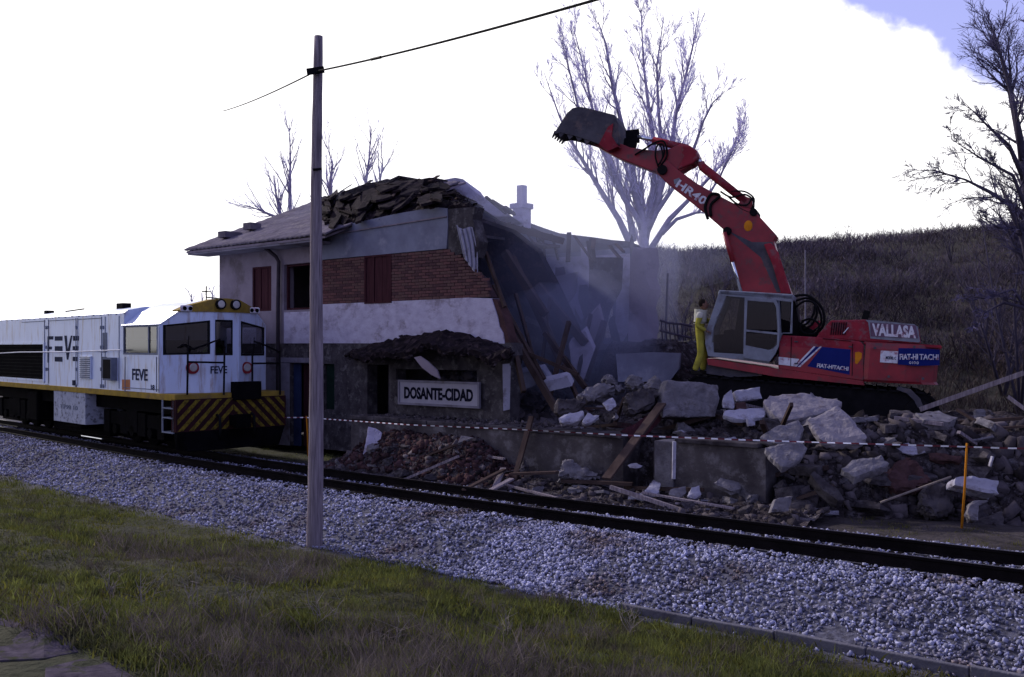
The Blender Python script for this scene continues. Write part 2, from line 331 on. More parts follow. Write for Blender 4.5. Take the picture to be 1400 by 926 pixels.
# ------------------------------------------------------------------ ground sheet
def axis(lo, hi, step, far_lo, far_hi):
    a = list(np.arange(lo, hi, step)); d = step; x = lo; L_ = []
    while x > far_lo: d *= 1.18; x -= d; L_.append(x)
    d = step; x = a[-1]; R_ = []
    while x < far_hi: d *= 1.18; x += d; R_.append(x)
    return np.array(L_[::-1] + a + R_)
gx = axis(-19, 14, .16, -900, 900); gy = axis(3, 34, .16, -300, 1500)
GX, GY = np.meshgrid(gx, gy); GZ = ground_z(GX, GY)
nx, ny = len(gx), len(gy); I = np.arange(nx * ny).reshape(ny, nx)
quads = np.stack([I[:-1, :-1], I[:-1, 1:], I[1:, 1:], I[1:, :-1]], -1).reshape(-1, 4)
s_, t_ = track_st(GX, GY)
edge = t_ + .35 * fbm(GX, GY, .9, 21).ravel() * 2
def ballast_edge(s): return -3.15 - .1 * np.sin(s * .7)
grassm = sm(-3.05, -3.6, edge)
grassm = np.maximum(grassm, sm(2.0, 2.6, t_) * sm(23.3, 24.5, GY.ravel()) * sm(-3.5, -5, GX.ravel()) * sm(32, 29, GY.ravel()))
grassm = np.where(t_ > 12, .45, grassm)
grit = np.where((t_ > -3.4) & (t_ < 1.7), 1., 0.)
gm = bpy.data.materials.new('ground_soil_and_grit'); gm.use_nodes = True; t = gm.node_tree; b = t.nodes['Principled BSDF']; N = t.nodes.new; L = t.links.new
b.inputs['Roughness'].default_value = .95; b.inputs['Specular IOR Level'].default_value = .1
def rampmix(c1, c2, sc):
    n = N('ShaderNodeTexNoise'); n.inputs['Scale'].default_value = sc; n.inputs['Detail'].default_value = 10; n.inputs['Roughness'].default_value = .7; L(tcn.outputs['Object'], n.inputs[0])
    r = N('ShaderNodeMapRange'); r.inputs[1].default_value = .38; r.inputs[2].default_value = .62; L(n.outputs[0], r.inputs[0])
    m = N('ShaderNodeMixRGB'); L(r.outputs[0], m.inputs[0]); m.inputs[1].default_value = (*c1, 1); m.inputs[2].default_value = (*c2, 1); return m
tcn = N('ShaderNodeTexCoord')
soil = rampmix((.022, .018, .018), (.055, .046, .047), 1.3); turf = rampmix((.018, .020, .010), (.038, .036, .020), 1.4); grt = rampmix((.035, .033, .042), (.10, .098, .13), 14)
def attr(n):
    a = N('ShaderNodeAttribute'); a.attribute_name = n; return a
a1 = attr('turf'); a2 = attr('grit')
mA = N('ShaderNodeMixRGB'); L(a1.outputs['Fac'], mA.inputs[0]); L(soil.outputs[0], mA.inputs[1]); L(turf.outputs[0], mA.inputs[2])
mB = N('ShaderNodeMixRGB'); L(a2.outputs['Fac'], mB.inputs[0]); L(mA.outputs[0], mB.inputs[1]); L(grt.outputs[0], mB.inputs[2]); L(mB.outputs[0], b.inputs['Base Color'])
nb = N('ShaderNodeTexNoise'); nb.inputs['Scale'].default_value = 12; nb.inputs['Detail'].default_value = 8; L(tcn.outputs['Object'], nb.inputs[0])
bp = N('ShaderNodeBump'); bp.inputs['Strength'].default_value = .8; bp.inputs['Distance'].default_value = .05; L(nb.outputs[0], bp.inputs['Height']); L(bp.outputs[0], b.inputs['Normal'])
ground = fast_mesh('ground', np.stack([GX.ravel(), GY.ravel(), GZ.ravel()], 1), quads, gm, nv=4, smooth=True)
for nme, arr in (('turf', grassm), ('grit', grit)):
    at = ground.data.attributes.new(nme, 'FLOAT', 'POINT'); at.data.foreach_set('value', np.asarray(arr, np.float32))
ground['kind'] = 'structure'

# ------------------------------------------------------------------ railway track
trk = thing('railway_track', 'single metre-gauge railway track with dark rusty rails curving past the station', 'railway track', T(*track_pt(0., 0., 0)))
TI = trk.matrix_world.inverted()
prof = [(-.055,-.165),(.055,-.165),(.055,-.15),(.012,-.135),(.012,-.045),(.034,-.032),(.034,0),(-.034,0),(-.034,-.032),(-.012,-.045),(-.012,-.135),(-.055,-.15)]
for side in (-.535, .535):
    mb = MB(); ss = np.arange(-25, 60, .5); n = len(prof)
    for s in ss:
        mb.v += [tuple(TI @ track_pt(float(s), side + p[0], p[1])) for p in prof]
    for i in range(len(ss) - 1):
        for k in range(n): mb.f.append((i*n+k, i*n+(k+1) % n, (i+1)*n+(k+1) % n, (i+1)*n+k))
    rl = mb.build('rail', M['rail'], trk)
    top = MB()
    for s in ss:
        top.v += [tuple(TI @ track_pt(float(s), side + q, .003)) for q in (-.024, .024)]
    top.f = [(2*i, 2*i+1, 2*i+3, 2*i+2) for i in range(len(ss) - 1)]
    top.build('running_surface', M['rail_top'], rl)
sm_mesh = None
for i, s in enumerate(np.arange(-12, 48, .62)):
    c = track_pt(float(s), 0.); j = min(np.searchsorted(TRK[:, 0], s), len(TRK)-1); a = math.atan2(TN[j][1], TN[j][0])
    if sm_mesh is None:
        o = MB().box(-.95, .95, -.12, .12, -.34, -.168).build('sleeper', M['sleeper'], trk, bevel=.012); sm_mesh = o.data
    else:
        o = bpy.data.objects.new('sleeper', sm_mesh); COL.objects.link(o); o.parent = trk
    o.matrix_local = TI @ (Matrix.Translation(c) @ Matrix.Rotation(a, 4, 'Z'))

# ballast: real stones
protos = [shard_proto(i, (1, .8, .6)) for i in range(12)]; protos_b = [shard_proto(100 + i, (1, .8, .62)) for i in range(16)]
def ballast(name, n, smin, smax, s0, s1, bias, pr, lab=None):
    u = RS.random(n * 2); s = s0 + (s1 - s0) * u ** bias; tt = RS.uniform(-3.25, 1.75, n * 2)
    keep = (np.abs(np.abs(tt) - .535) > .10)
    e = tt + .35 * 2 * fbm(*track_pt(s, tt)[:, :2].T, .9, 21)
    hole = fbm(*track_pt(s, tt)[:, :2].T, .8, 33)
    keep &= (e > -3.25) & ~((hole > .26) & (tt < -2.2)); s = s[keep][:n]; tt = tt[keep][:n]
    p = track_pt(s, tt); zz = ground_z(p[:, 0], p[:, 1]); sc = smin * (smax/smin) ** RS.random(len(s))
    p[:, 2] = zz + sc * .35 + RS.uniform(0, .02, len(s)) + .05*fbm(p[:,0], p[:,1], 1.5, 8) * (tt < -1)
    inside = np.abs(tt) < 1.0; p[inside, 2] = -.185 + RS.uniform(-.01, .02, inside.sum())
    v, f = replicate(pr, p, sc, RS); o = fast_mesh(name, v, f, M['ballast']); o['kind'] = 'stuff'; return o
ballast('ballast_gravel', 31000, .012, .035, -7, 7, 1.0, protos_b)
ballast('ballast_gravel', 32000, .016, .034, 5, 36, 1.35, protos)

# concrete edging along the grass (right half), one kerb stone after another
edg = thing('concrete_edging', 'low worn concrete edging between the ballast and the grass', 'edging', T(*track_pt(0., -3.2, -.6)))
EI = edg.matrix_world.inverted(); s = -8.; r = random.Random(5)
while s < 3.2:
    l = .98; a = track_pt(s, -3.17 + r.uniform(-.012, .012), 0); b_ = track_pt(s + l, -3.17 + r.uniform(-.012, .012), 0)
    za = -.605 + r.uniform(-.015, .015); a.z = za; b_.z = za + r.uniform(-.01, .01)
    MB().beam(EI @ a, EI @ b_, .075, .22).build('kerb_stone', M['curb'], edg, bevel=.012); s += l + .014

# ------------------------------------------------------------------ grass, dry stalks
def blade_proto(seed, nb, h, spread, width, lean=.5):
    r = random.Random(seed); v = []; f = []
    for _ in range(nb):
        a = r.uniform(0, 6.28); x = r.gauss(0, spread); y = r.gauss(0, spread); hh = h * r.uniform(.45, 1.15); l = r.uniform(.1, lean) * hh; b = r.uniform(0, 6.28)
        dx, dy = math.cos(a) * width, math.sin(a) * width; k = len(v); m = .55
        v += [(x-dx, y-dy, 0), (x+dx, y+dy, 0), (x+math.cos(b)*l*.35-dx*.7, y+math.sin(b)*l*.35-dy*.7, hh*m), (x+math.cos(b)*l*.35+dx*.7, y+math.sin(b)*l*.35+dy*.7, hh*m), (x+math.cos(b)*l, y+math.sin(b)*l, hh)]
        f += [(k, k+1, k+3), (k, k+3, k+2), (k+2, k+3, k+4)]
    return np.array(v), np.array(f)
def grassmat(name, c1, c2, sc=1.2, stain=(.075, .062, .055)):
    m = mat(name, c1, c2, scale=sc, stain=stain, stain_scale=1.1, bump=0, island=.35, rough=.7, contrast=1.4); t = m.node_tree; b = [n for n in t.nodes if n.type == 'BSDF_PRINCIPLED'][0]
    tr = t.nodes.new('ShaderNodeBsdfTranslucent'); ms = t.nodes.new('ShaderNodeMixShader'); ms.inputs[0].default_value = .35
    src = b.inputs['Base Color'].links[0].from_socket; t.links.new(src, tr.inputs[0]); t.links.new(b.outputs[0], ms.inputs[1]); t.links.new(tr.outputs[0], ms.inputs[2])
    out = [n for n in t.nodes if n.type == 'OUTPUT_MATERIAL'][0]; t.links.new(ms.outputs[0], out.inputs[0]); return m
M['grass'] = grassmat('meadow_grass', (.155, .17, .045), (.035, .042, .017), 2.6)
M['straw'] = grassmat('dry_stalks', (.15, .125, .115), (.055, .045, .048), 2)
M['moss'] = grassmat('low_moss', (.15, .145, .028), (.045, .045, .014), 1.7)
def scatter_grass(name, n, pr, X0, X1, Y0, Y1, test, smin, smax, mt, seed, tilt=.25, ybias=1.5):
    rng = np.random.default_rng(seed); Yv = Y0 + (Y1 - Y0) * rng.random(n * 3) ** ybias; hw = .56 * Yv + .5; Xv = rng.uniform(-1, 1, n * 3) * hw; Xv = np.clip(Xv, X0, X1)
    s, t = track_st(Xv, Yv); k = test(s, t, Xv, Yv, rng); qz = ground_z(Xv, Yv); qx = CX + Xv/Yv*FPX; qy = CY - (qz-CAM.z)/Yv*FPX; k &= ~((qx < 195) & (qy > 846 + .36*qx)); Xv, Yv = Xv[k][:n], Yv[k][:n]
    p = np.stack([Xv, Yv, ground_z(Xv, Yv) - .01], 1); sc = rng.uniform(smin, smax, len(Xv)) * (.5 + .7 * vnoise(Xv, Yv, .9, 4) + .7 * vnoise(Xv, Yv, 3.3, 6)**2)
    v, f = replicate(pr, p, sc, rng, tilt=tilt); o = fast_mesh(name, v, f, mt); o['kind'] = 'stuff'; return o
gp = [blade_proto(i, 9, .085, .05, .0042, .9) for i in range(8)]
dp = [blade_proto(40+i, 9, .19, .07, .0028, 1.3) for i in range(8)]
def fgrass(s, t, X, Y, rng): return (t + .7*fbm(X, Y, .9, 21) + .9*fbm(X, Y, 2.8, 25) < -3.3) & (fbm(X, Y, .7, 44) + fbm(X, Y, 2.5, 45) * .6 > .04 - .22*rng.random(len(X)))
def fdry(s, t, X, Y, rng): return (t < -3.4) & ((fbm(X, Y, .55, 52) + fbm(X, Y, 2.5, 53)*.5 + .42 * sm(9.3, 7.3, Y) * sm(-5.2, -3.6, X) * sm(3, -.5, X) > .15) )
scatter_grass('grass', 16000, gp, -14, 9, 5.5, 27, fgrass, .6, 1.45, M['grass'], 1)
scatter_grass('dry_grass', 9000, dp, -14, 9, 5.5, 20, fdry, .6, 1.25, M['straw'], 2, tilt=.5)
scatter_grass('low_grass', 12000, [blade_proto(70+i, 7, .055, .06, .006, 1.0) for i in range(6)], -14, 9, 5.5, 27, lambda s, t, X, Y, r: t + .7*fbm(X, Y, .9, 21) < -3.2, .7, 1.4, M['moss'], 3)
scatter_grass('verge_grass', 1500, gp, -9, -3.5, 21, 28, lambda s, t, X, Y, r: (t > 1.7) & (t < 3.6) & (s > 16), .5, .9, M['grass'], 4, ybias=1)

# ------------------------------------------------------------------ station building (half demolished)
WF = 17.1                                                   # distance of the facade plane in the FAC frame
FO = FAC.w(-20, WF, 0); FM = Matrix.Translation(FO) @ Matrix.Rotation(math.atan2(-.636, .772), 4, 'Z')
station = thing('station_building', 'half demolished two storey station with torn tile roof, brick band and ruined right end', 'building', FM)
FF = Frame(FO, math.atan2(-.636, .772))                     # x right along facade, y inward, z up
def f(px, py, y=0.): return FF.on(px, py, 1, y)
def fu(px, y=0.): return f(px, 475, y).x
def fz(px, py, y=0.): return f(px, py, y).z
rr = random.Random(11)
def fwall(mb, xs, zs, holes, y0, y1):
    "wall of boxes on the grid xs x zs; cells inside a hole are left out"
    for i in range(len(xs)-1):
        for j in range(len(zs)-1):
            cx, cz = (xs[i]+xs[i+1])/2, (zs[j]+zs[j+1])/2
            if any(h[0] < cx < h[1] and h[2] < cz < h[3] for h in holes): continue
            mb.box(xs[i], xs[i+1], y0, y1, zs[j], zs[j+1])
xL = fu(300); x443 = fu(441); x388, x424 = fu(388), fu(424); x345, x371 = fu(345), fu(371); x499, x536 = fu(499), fu(536); xR = fu(686)
zW1, zW0 = fz(400, 361), fz(400, 424)                       # window head and sill
zBandT = fz(560, 411); zBandB = fz(560, 469); zBrT = fz(560, 346)
zEave = 5.95
# upper left plaster, with the two openings
mb = MB(); fwall(mb, [xL, x345, x371, x388, x424, x443], [zBandB, zW0, zW1, zEave], [(x345, x371, zW0, zW1), (x388, x424, zW0, zW1)], 0, .35)
mb.build('upper_wall', M['plaster_pink'], station)
# pale band under the brick
pts = [(443, 411.5), (560, 411), (672, 408), (684, 440), (689, 470)]
poly = [f(443, 470)] + [f(a, b) for a, b in pts[::1]]
poly = [Vector((x443, -.012, zBandB)), Vector((x443, -.012, zBandT))]
for px, py in ((560, 0), (600, 0), (640, 0)): poly.append(Vector((fu(px), -.012, zBandT + rr.uniform(-.008, .008))))
for px, py in ((672, 408), (676, 420), (680, 432), (683, 447), (688, 456), (690, 470)): v = f(px, py); poly.append(Vector((v.x, -.012, v.z)))
mb = MB().prism(poly, (0, .36, 0)); mb.build('plaster_band', M['plaster_white'], station)
MB().box(x388+.02, x443 - .001, -.014, -.001, zBandB, zW0 - .06).build('plaster_band', M['plaster_white'], station); mb = MB(); mb.box(xL, x345+.2, -.012, -.001, zBandB, zW0-.02); mb.build('plaster_band', M['plaster_white'], station)
# brick band: mortar core and courses of single bricks
cz = zBandT + .004; courses = []; ch = .0755
core = [Vector((x443, .012, zBandT)), Vector((x443, .012, zBrT+.02)), Vector((fu(612), .012, zBrT+.02)), Vector((fu(622), .012, zBrT - .2)), Vector((fu(640), .012, zBrT - .5)), Vector((fu(655), .012, zBrT - .75)), Vector((fu(668), .012, zBandT))]
bf = MB()
def clipx(poly, lo, hi):
    return poly
bf.box(x443, x499, .012, .33, zBandT, zBrT+.02)
bf.prism([Vector((x536, .012, zBandT))] + [Vector((x536, .012, zBrT+.02))] + core[2:], (0, .32, 0))
facing = bf.build('brick_facing', M['mortar'], station)
zz = zBandT + .006; row = 0
def right_limit(z):
    t = (zBrT - z)
    pts = [(-.2, 612), (0, 614), (.12, 622), (.3, 634), (.5, 645), (.65, 656), (.8, 666), (1.3, 670)]
    for (a, b), (c, d) in zip(pts, pts[1:]):
        if a <= t <= c: return fu(b + (d-b)*(t-a)/(c-a))
    return fu(668)
while zz + .06 < zBrT + .03:
    off = .13 * (row % 2)
    for lo, hi in ((x443, x499), (x536, right_limit(zz) + rr.uniform(-.05, .09))):
        x = lo + .002; first = True
        while x < hi - .03:
            l = .245 if not first else .245 - off; first = False; e = min(x + l, hi); d = rr.uniform(0, .014)
            courses.append((x, e - .011 - x, d, zz)); x += l
    zz += ch; row += 1
courses.sort(key=lambda q: -q[0]); rest = MB(); bvar = [mat('brick_red', (.135, .066, .066), (.085, .044, .046), scale=7, bump=.4, bscale=30), mat('brick_dark', (.09, .048, .052), (.055, .032, .036), scale=7, bump=.4, bscale=30), mat('brick_brown', (.12, .068, .064), (.08, .048, .048), scale=7, bump=.4, bscale=30)]
bmesh_ = []
for m_ in bvar:
    o = MB().box(0, 1, 0, .06, 0, .0615).build('brick', m_, facing); bmesh_.append(o.data); bpy.data.objects.remove(o)
for i, (x, w, d, z) in enumerate(courses):
    if i < 300:
        o = bpy.data.objects.new('brick', rr.choice(bmesh_)); COL.objects.link(o); o.parent = facing; o.location = (x, -.010 - d, z + rr.uniform(-.002, .002)); o.scale = (w, 1, 1)
    else: rest.box(x, x + w, -.010 - d, .05, z, z + .061)
rest.build('brick', M['brick'], facing, kind='stuff')
# upper plaster panel above the brick
zc = zBrT + .024
top = [(443, 318), (470, 308), (500, 302), (540, 293), (575, 287), (600, 284), (612, 285)]
poly = [Vector((x443, -.02, zc))] + [Vector((f(a, b).x, -.02, f(a, b).z)) for a, b in top] + [Vector((fu(613), -.02, fz(613, 310))), Vector((fu(611), -.02, zc))]
MB().prism(poly, (0, .35, 0)).build('upper_wall', M['plaster_blue'], station)
MB().beam(f(446, 322, -.03), f(611, 296, -.03), .05, .03).build('string_course', M['plaster_pink'], station)
# jagged stump of wall above the brick, right of the panel
poly = [f(a, b, .0) for a, b in ((612, 286), (650, 283), (646, 300), (655, 330), (650, 352), (642, 350), (634, 346), (624, 349), (613, 345))]
MB().prism(poly, (0, .33, 0)).build('broken_wall_end', M['rough_wall'], station)
# ground floor
zT = zBandB - .003; z497 = fz(410, 497); zG = -.1
xa, xb, xc, xd = fu(397), fu(423), fu(441), fu(457); x502, x531, x540, x650 = fu(502), fu(531), fu(541), fu(652); x690 = fu(697)
zDoor = fz(410, 497); zWinB = fz(450, 560); zPlat = .93; z490 = fz(600, 490); z520 = fz(600, 521)
mb = MB(); fwall(mb, [xL, xa, xb, xc, xd, x502, x531, x540, x650, x690], sorted([zG, zWinB, zPlat, z520, zDoor-.1, zDoor, zT]),
      [(xa, xb, zG, zDoor), (xc, xd, zWinB, zDoor), (x502, x531, zPlat, zDoor), (x540, x650, z520, zDoor-.1)], .004, .36)
mb.build('ground_floor_wall', M['rough_wall'], station)
mb = MB(); mb.box(xL, xb, -.02, .0, zDoor + .02, zDoor + .16); mb.box(xL+.3, xa - .03, -.02, 0, zG, zDoor); mb.build('door_surround', M['plaster'], station)
# dark room walls behind openings, floors
mb = MB(); mb.box(xL + .05, xL + .3, .36, 8.3, zG, 5.6); mb.box(xL+.3, fu(600), 3.4, 3.6, zG, 5.6); mb.build('inner_wall', M['plaster'], station)
MB().box(xL + .05, fu(640), .36, 8.2, 2.62, 2.8).build('upper_floor', M['concrete_dark'], station)
MB().box(xL + .05, fu(600), .36, 5., 5.55, 5.62).build('ceiling', M['rough_wall'], station)
# doors, shutters
d = MB().box(xa + .02, xa+.3, .10, .16, zG, zDoor).build('door', mat('blue_door', (.035, .05, .12), rough=.5, bump=.1), station)
MB().box(xa + .34, xb - .02, .20, .24, zG, zDoor - .02).build('door', M['shutter'], station)
MB().box(xc + .03, xd - .02, .12, .16, zWinB, zDoor).build('window_board', mat('dark_green_board', (.012, .028, .022), bump=.1), station)
def shutter(x0, x1, z0, z1, n, y=.04):
    fr = MB(); fr.box(x0, x0+.05, y-.03, y+.06, z0, z1); fr.box(x1-.05, x1, y-.03, y+.06, z0, z1); fr.box(x0, x1, y-.028, y+.058, z1-.05, z1); fr.box(x0, x1, y-.028, y+.058, z0, z0+.05)
    s = fr.build('window_shutter', M['shutter'], station); w = (x1 - x0 - .1) / n
    for k in range(n):
        MB().box(x0+.05+k*w+.006, x0+.05+(k+1)*w-.006, y + rr.uniform(-.012, .02), y+.045, z0+.05, z1-.05).build('board', M['shutter'], s)
shutter(x345, x371, zW0, zW1, 5)
shutter(x499, x536, zBandT - .04, zBrT + .02, 6, y=0.0)
# open upper window: frame only, dark room beyond
MB().ring([Vector((a, .1, b)) for a, b in rect(x388, zW0, x424, zW1)], [Vector((a, .1, b)) for a, b in rect(x388+.06, zW0+.06, x424-.06, zW1-.06)], (0, .08, 0)).build('window_frame', M['shutter'], station)
MB().tube([f(352, 330, -.5), f(377, 351, -.12), f(381, 358, -.1), f(380, 420, -.1), f(380, 575, -.1)], [.055]*5, 8).build('drain_pipe', M['pipe'], station, smooth=True)
# other walls
xE = fu(870, 8.5)
mb = MB(); fwall(mb, [xL + .3, fu(640, 8.3), fu(700, 8.3), fu(742, 8.3), fu(806, 8.3), fu(838, 8.3), xE], [zG, 1.0, 3.0, 4.6, 5.8], [(fu(806, 8.3), fu(838, 8.3), 3.0, 4.6)], 8.3, 8.6)
mb.build('rear_wall', M['plaster_blue'], station)
def patch(px, y, m, name='wall_plaster', th=.03):
    MB().prism([f(a, b, y) for a, b in px], (0, -th, 0)).build(name, m, station)
patch([(700, 352), (765, 352), (862, 347), (862, 378), (838, 372), (806, 382), (803, 420), (796, 470), (778, 452), (768, 412), (748, 385), (715, 372)], 8.28, M['plaster_white'])
patch([(846, 350), (866, 352), (868, 440), (850, 470), (842, 440)], 8.24, M['plaster_white'])
patch([(762, 378), (790, 372), (788, 400), (776, 418), (764, 400)], 8.23, M['plaster_pink'], th=.05)
# remains of a cross wall and right corner pier
mb = MB(); mb.prism([FF.I @ P(806, 352, 28.2), FF.I @ P(840, 352, 28.2), FF.I @ P(838, 395, 28.2), FF.I @ P(822, 425, 28.2), FF.I @ P(812, 470, 28.2), FF.I @ P(790, 500, 28.2), FF.I @ P(786, 470, 28.2), FF.I @ P(804, 420, 28.2)], (.15, .25, 0)); mb.build('broken_cross_wall', M['rough_wall'], station)
mb = MB().prism([FF.I @ P(a, b, 28.6) for a, b in ((862, 352), (866, 338), (876, 342), (884, 339), (887, 362), (883, 380), (889, 396), (882, 420), (886, 446), (880, 480), (858, 485))], (.2, .3, 0)); mb.build('corner_pier', M['plaster_pink'], station)
MB().box(xL, xL + .35, .35, 8.6, zG, 5.75).build('end_wall', M['plaster_pink'], station)
# --- roof: front slope, intact left part
UE, UR, ZE, ZR = -.8, 4.2, 5.68, 7.72                       # eave y, ridge y, eave z, ridge z
def slope(y): return ZE + (ZR - ZE) * (y - UE) / (UR - UE)
xV = f(252, 342, -.8).x - .02; xB = fu(449, -.8)
def corrug(name, x0, x1fun, y0, y1, zf, m, seed=1, sag=.04, parent=station, dx=.05, dy=.18, x0fun=None):
    r = np.random.default_rng(seed); ys = np.arange(y0, y1 + 1e-6, dy); V = []; nX = int((x1fun(y0) - x0) / dx) + 2
    for iy, y in enumerate(ys):
        xe = x1fun(y); xs0 = x0fun(y) if x0fun else x0; xs = np.linspace(xs0, xe, nX)
        z = zf(y) + .028 * np.abs(np.sin(xs * np.pi / .21)) + sag * fbm(xs, np.full(nX, y), .8, seed) + (.018 if iy % 2 else 0) + r.uniform(-.006, .006, nX)
        V.append(np.stack([xs, np.full(nX, y), z], 1))
    V = np.array(V); n = len(ys); I = np.arange(n * nX).reshape(n, nX); q = np.stack([I[:-1, :-1], I[:-1, 1:], I[1:, 1:], I[1:, :-1]], -1).reshape(-1, 4)
    o = fast_mesh(name, V.reshape(-1, 3), q, m, nv=4, parent=parent)
    md = o.modifiers.new('thick', 'SOLIDIFY'); md.thickness = .05; md.offset = -1; return o
jag = [rr.uniform(-.18, .18) for _ in range(60)]
cov = corrug('tile_covering', xV, lambda y: xB + .05*(y) + jag[int((y + 1) / .36) % 60], UE, UR, slope, M['tile'], 3); cov['kind'] = 'stuff'
mb = MB(); mb.prism([Vector((xV+.05, UE+.05, slope(UE+.05)-.07)), Vector((xB-.2, UE+.05, slope(UE+.05)-.07)), Vector((xB+.3, UR, slope(UR)-.07)), Vector((xV+.05, UR, slope(UR)-.07))], (0, 0, -.06)); mb.build('roof_deck', M['plaster_pink'], station)
mb = MB()
mb.box(xV+.08, fu(425, -.7), -.72, 0.0, ZE-.16, ZE-.10); mb.build('eave_soffit', M['plaster'], station)
for k, px in enumerate((262, 275, 337, 345)):
    pass
MB().box(f(286, 320, -.5).x, f(296, 320, -.5).x, -.2, .4, slope(0)+.03, slope(0)+.22).build('ridge_stone', M['tile'], station)
MB().box(f(336, 300, .6).x, f(346, 300, .6).x, .5, .9, slope(.7)+.03, slope(.7)+.24).build('ridge_stone', M['tile'], station)
# rear slope, left part, then torn towards the right
def rslope(y): return ZR - (y - UR) * (ZR - ZE) / (UR - UE)
RS0 = Vector((0, UR, ZR)); RN = Vector((0, (ZR-ZE)/(UR-UE), 1)).normalized()
def on_rear(px, py): return FF.I @ plane_hit(px, py, FF.M @ RS0, FF.M.to_3x3() @ RN)
RF = Vector((0, -(ZR-ZE)/(UR-UE), 1)).normalized()
def on_front(px, py): return FF.I @ plane_hit(px, py, FF.M @ RS0, FF.M.to_3x3() @ RF)
tear = [(600, 249), (612, 254), (622, 262), (640, 266), (655, 276), (668, 284), (690, 291), (702, 299), (722, 304), (744, 312), (765, 319), (790, 322), (815, 325), (835, 328), (858, 330), (873, 335)]
e = 9.3; poly = [Vector((xV, UR, ZR)), Vector((on_rear(600, 249).x - .4, UR, ZR))] + [on_rear(a, b) for a, b in tear]
poly += [Vector((poly[-1].x, e, rslope(e))), Vector((xV, e, rslope(e)))]
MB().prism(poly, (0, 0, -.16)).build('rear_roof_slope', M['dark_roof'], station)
# front slope, wrecked middle part: thick dark mass with layers of boards and tiles
lower = [(444, 302), (470, 303), (490, 302), (520, 297), (560, 290), (612, 281), (640, 279)]
upper = [(446, 276), (466, 267), (500, 256), (545, 251), (598, 247), (612, 258), (628, 266), (655, 285)]
def on_w(px, py, y): return f(px, py, y)
lo3 = [on_w(a, b, .02) for a, b in lower]; up3 = [Vector((f(a, b, 3.9).x, 3.9, f(a, b, 3.9).z)) for a, b in upper]
mb = MB(); n = 16
def lerp_poly(p, t):
    k = t * (len(p)-1); i = min(int(k), len(p)-2); return p[i].lerp(p[i+1], k - i)
G = []; nj = 14
for i in range(61):
    a = lerp_poly(lo3, i/60); b = lerp_poly(up3, i/60); rowp = []
    for j in range(nj+1):
        q = a.lerp(b, j/nj); w_ = math.sin(math.pi * min(1, j/nj*1.0)); nzv = mnoise.fractal(Vector((q.x*1.7, q.y*1.7, 3)), 1, 2, 4)
        q = q + Vector((rr.uniform(-.04, .04), -.12*w_ + rr.uniform(-.05, .05), .13*nzv + rr.uniform(-.035, .035))); rowp.append(q)
    G.append(rowp)
for rowp in G: mb.v += [tuple(q) for q in rowp]
for i in range(60):
    for j in range(nj): mb.f.append((i*(nj+1)+j, (i+1)*(nj+1)+j, (i+1)*(nj+1)+j+1, i*(nj+1)+j+1))
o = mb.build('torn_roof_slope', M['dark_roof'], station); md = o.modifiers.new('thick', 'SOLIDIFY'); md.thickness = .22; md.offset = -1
# raised torn layer with splintered end (465..545, 240..268)
def slabpx(pts, D, th, name, m, parent=None, FFm=None):
    return
for pts, D, m in (([(465, 268), (467, 263), (500, 251), (532, 246), (545, 240), (548, 242), (535, 250), (538, 254), (500, 262), (480, 270)], 29.2, M['dark_roof']),
                  ([(536, 252), (560, 248), (586, 243), (593, 243), (598, 249), (604, 256), (570, 262), (545, 262)], 28.6, M['dark_roof'])):
    MB().prism([FF.I @ P(a, b, D) for a, b in pts], FF.I.to_3x3() @ Vector((.5, 1.3, .12))).build('torn_roof_layer', m, station)
# pale torn rear covering near the gap
for pts, D, dv in (([(597, 249), (606, 246), (622, 243), (633, 245), (638, 252), (650, 263), (664, 272), (686, 286), (700, 296), (676, 296), (655, 282), (636, 268), (620, 262), (604, 254)], 29.5, (.5, 1.2, -.2)),):
    MB().prism([FF.I @ P(a, b, D) for a, b in pts], FF.I.to_3x3() @ Vector(dv)).build('torn_roof_layer', M['plaster_white'], station)
for a, b, w in (((672, 274), (704, 294), .12), ((664, 269), (692, 292), .10), ((608, 258), (660, 284), .12), ((600, 262), (652, 292), .10), ((590, 258), (628, 250), .08), ((688, 283), (700, 292), .22)):
    MB().beam(FF.I @ P(*a, 29), FF.I @ P(*b, 29.4), w, .06).build('roof_board', M['wood_dark'], station)
# overlapping torn sheets of the old covering
for k in range(44):
    i = rr.randrange(1, 54); j = rr.randrange(1, nj-2); c = G[i][j] + Vector((0, -.05, .06 + .04*(k % 3))); du = (G[min(60, i+5)][j] - G[i][j]); dv = (G[i][min(nj, j+4)] - G[i][j]); pl_ = []
    for a in range(7):
        t_ = 6.283*a/7; q_ = rr.uniform(.55, 1.15); pl_.append(c + du*(math.cos(t_)*q_*.62) + dv*(math.sin(t_)*q_*.8) + Vector((0, 0, rr.uniform(-.03, .05))))
    MB().prism(pl_, (0, -.02, .06)).build('torn_sheet', M['dark_roof'], station)
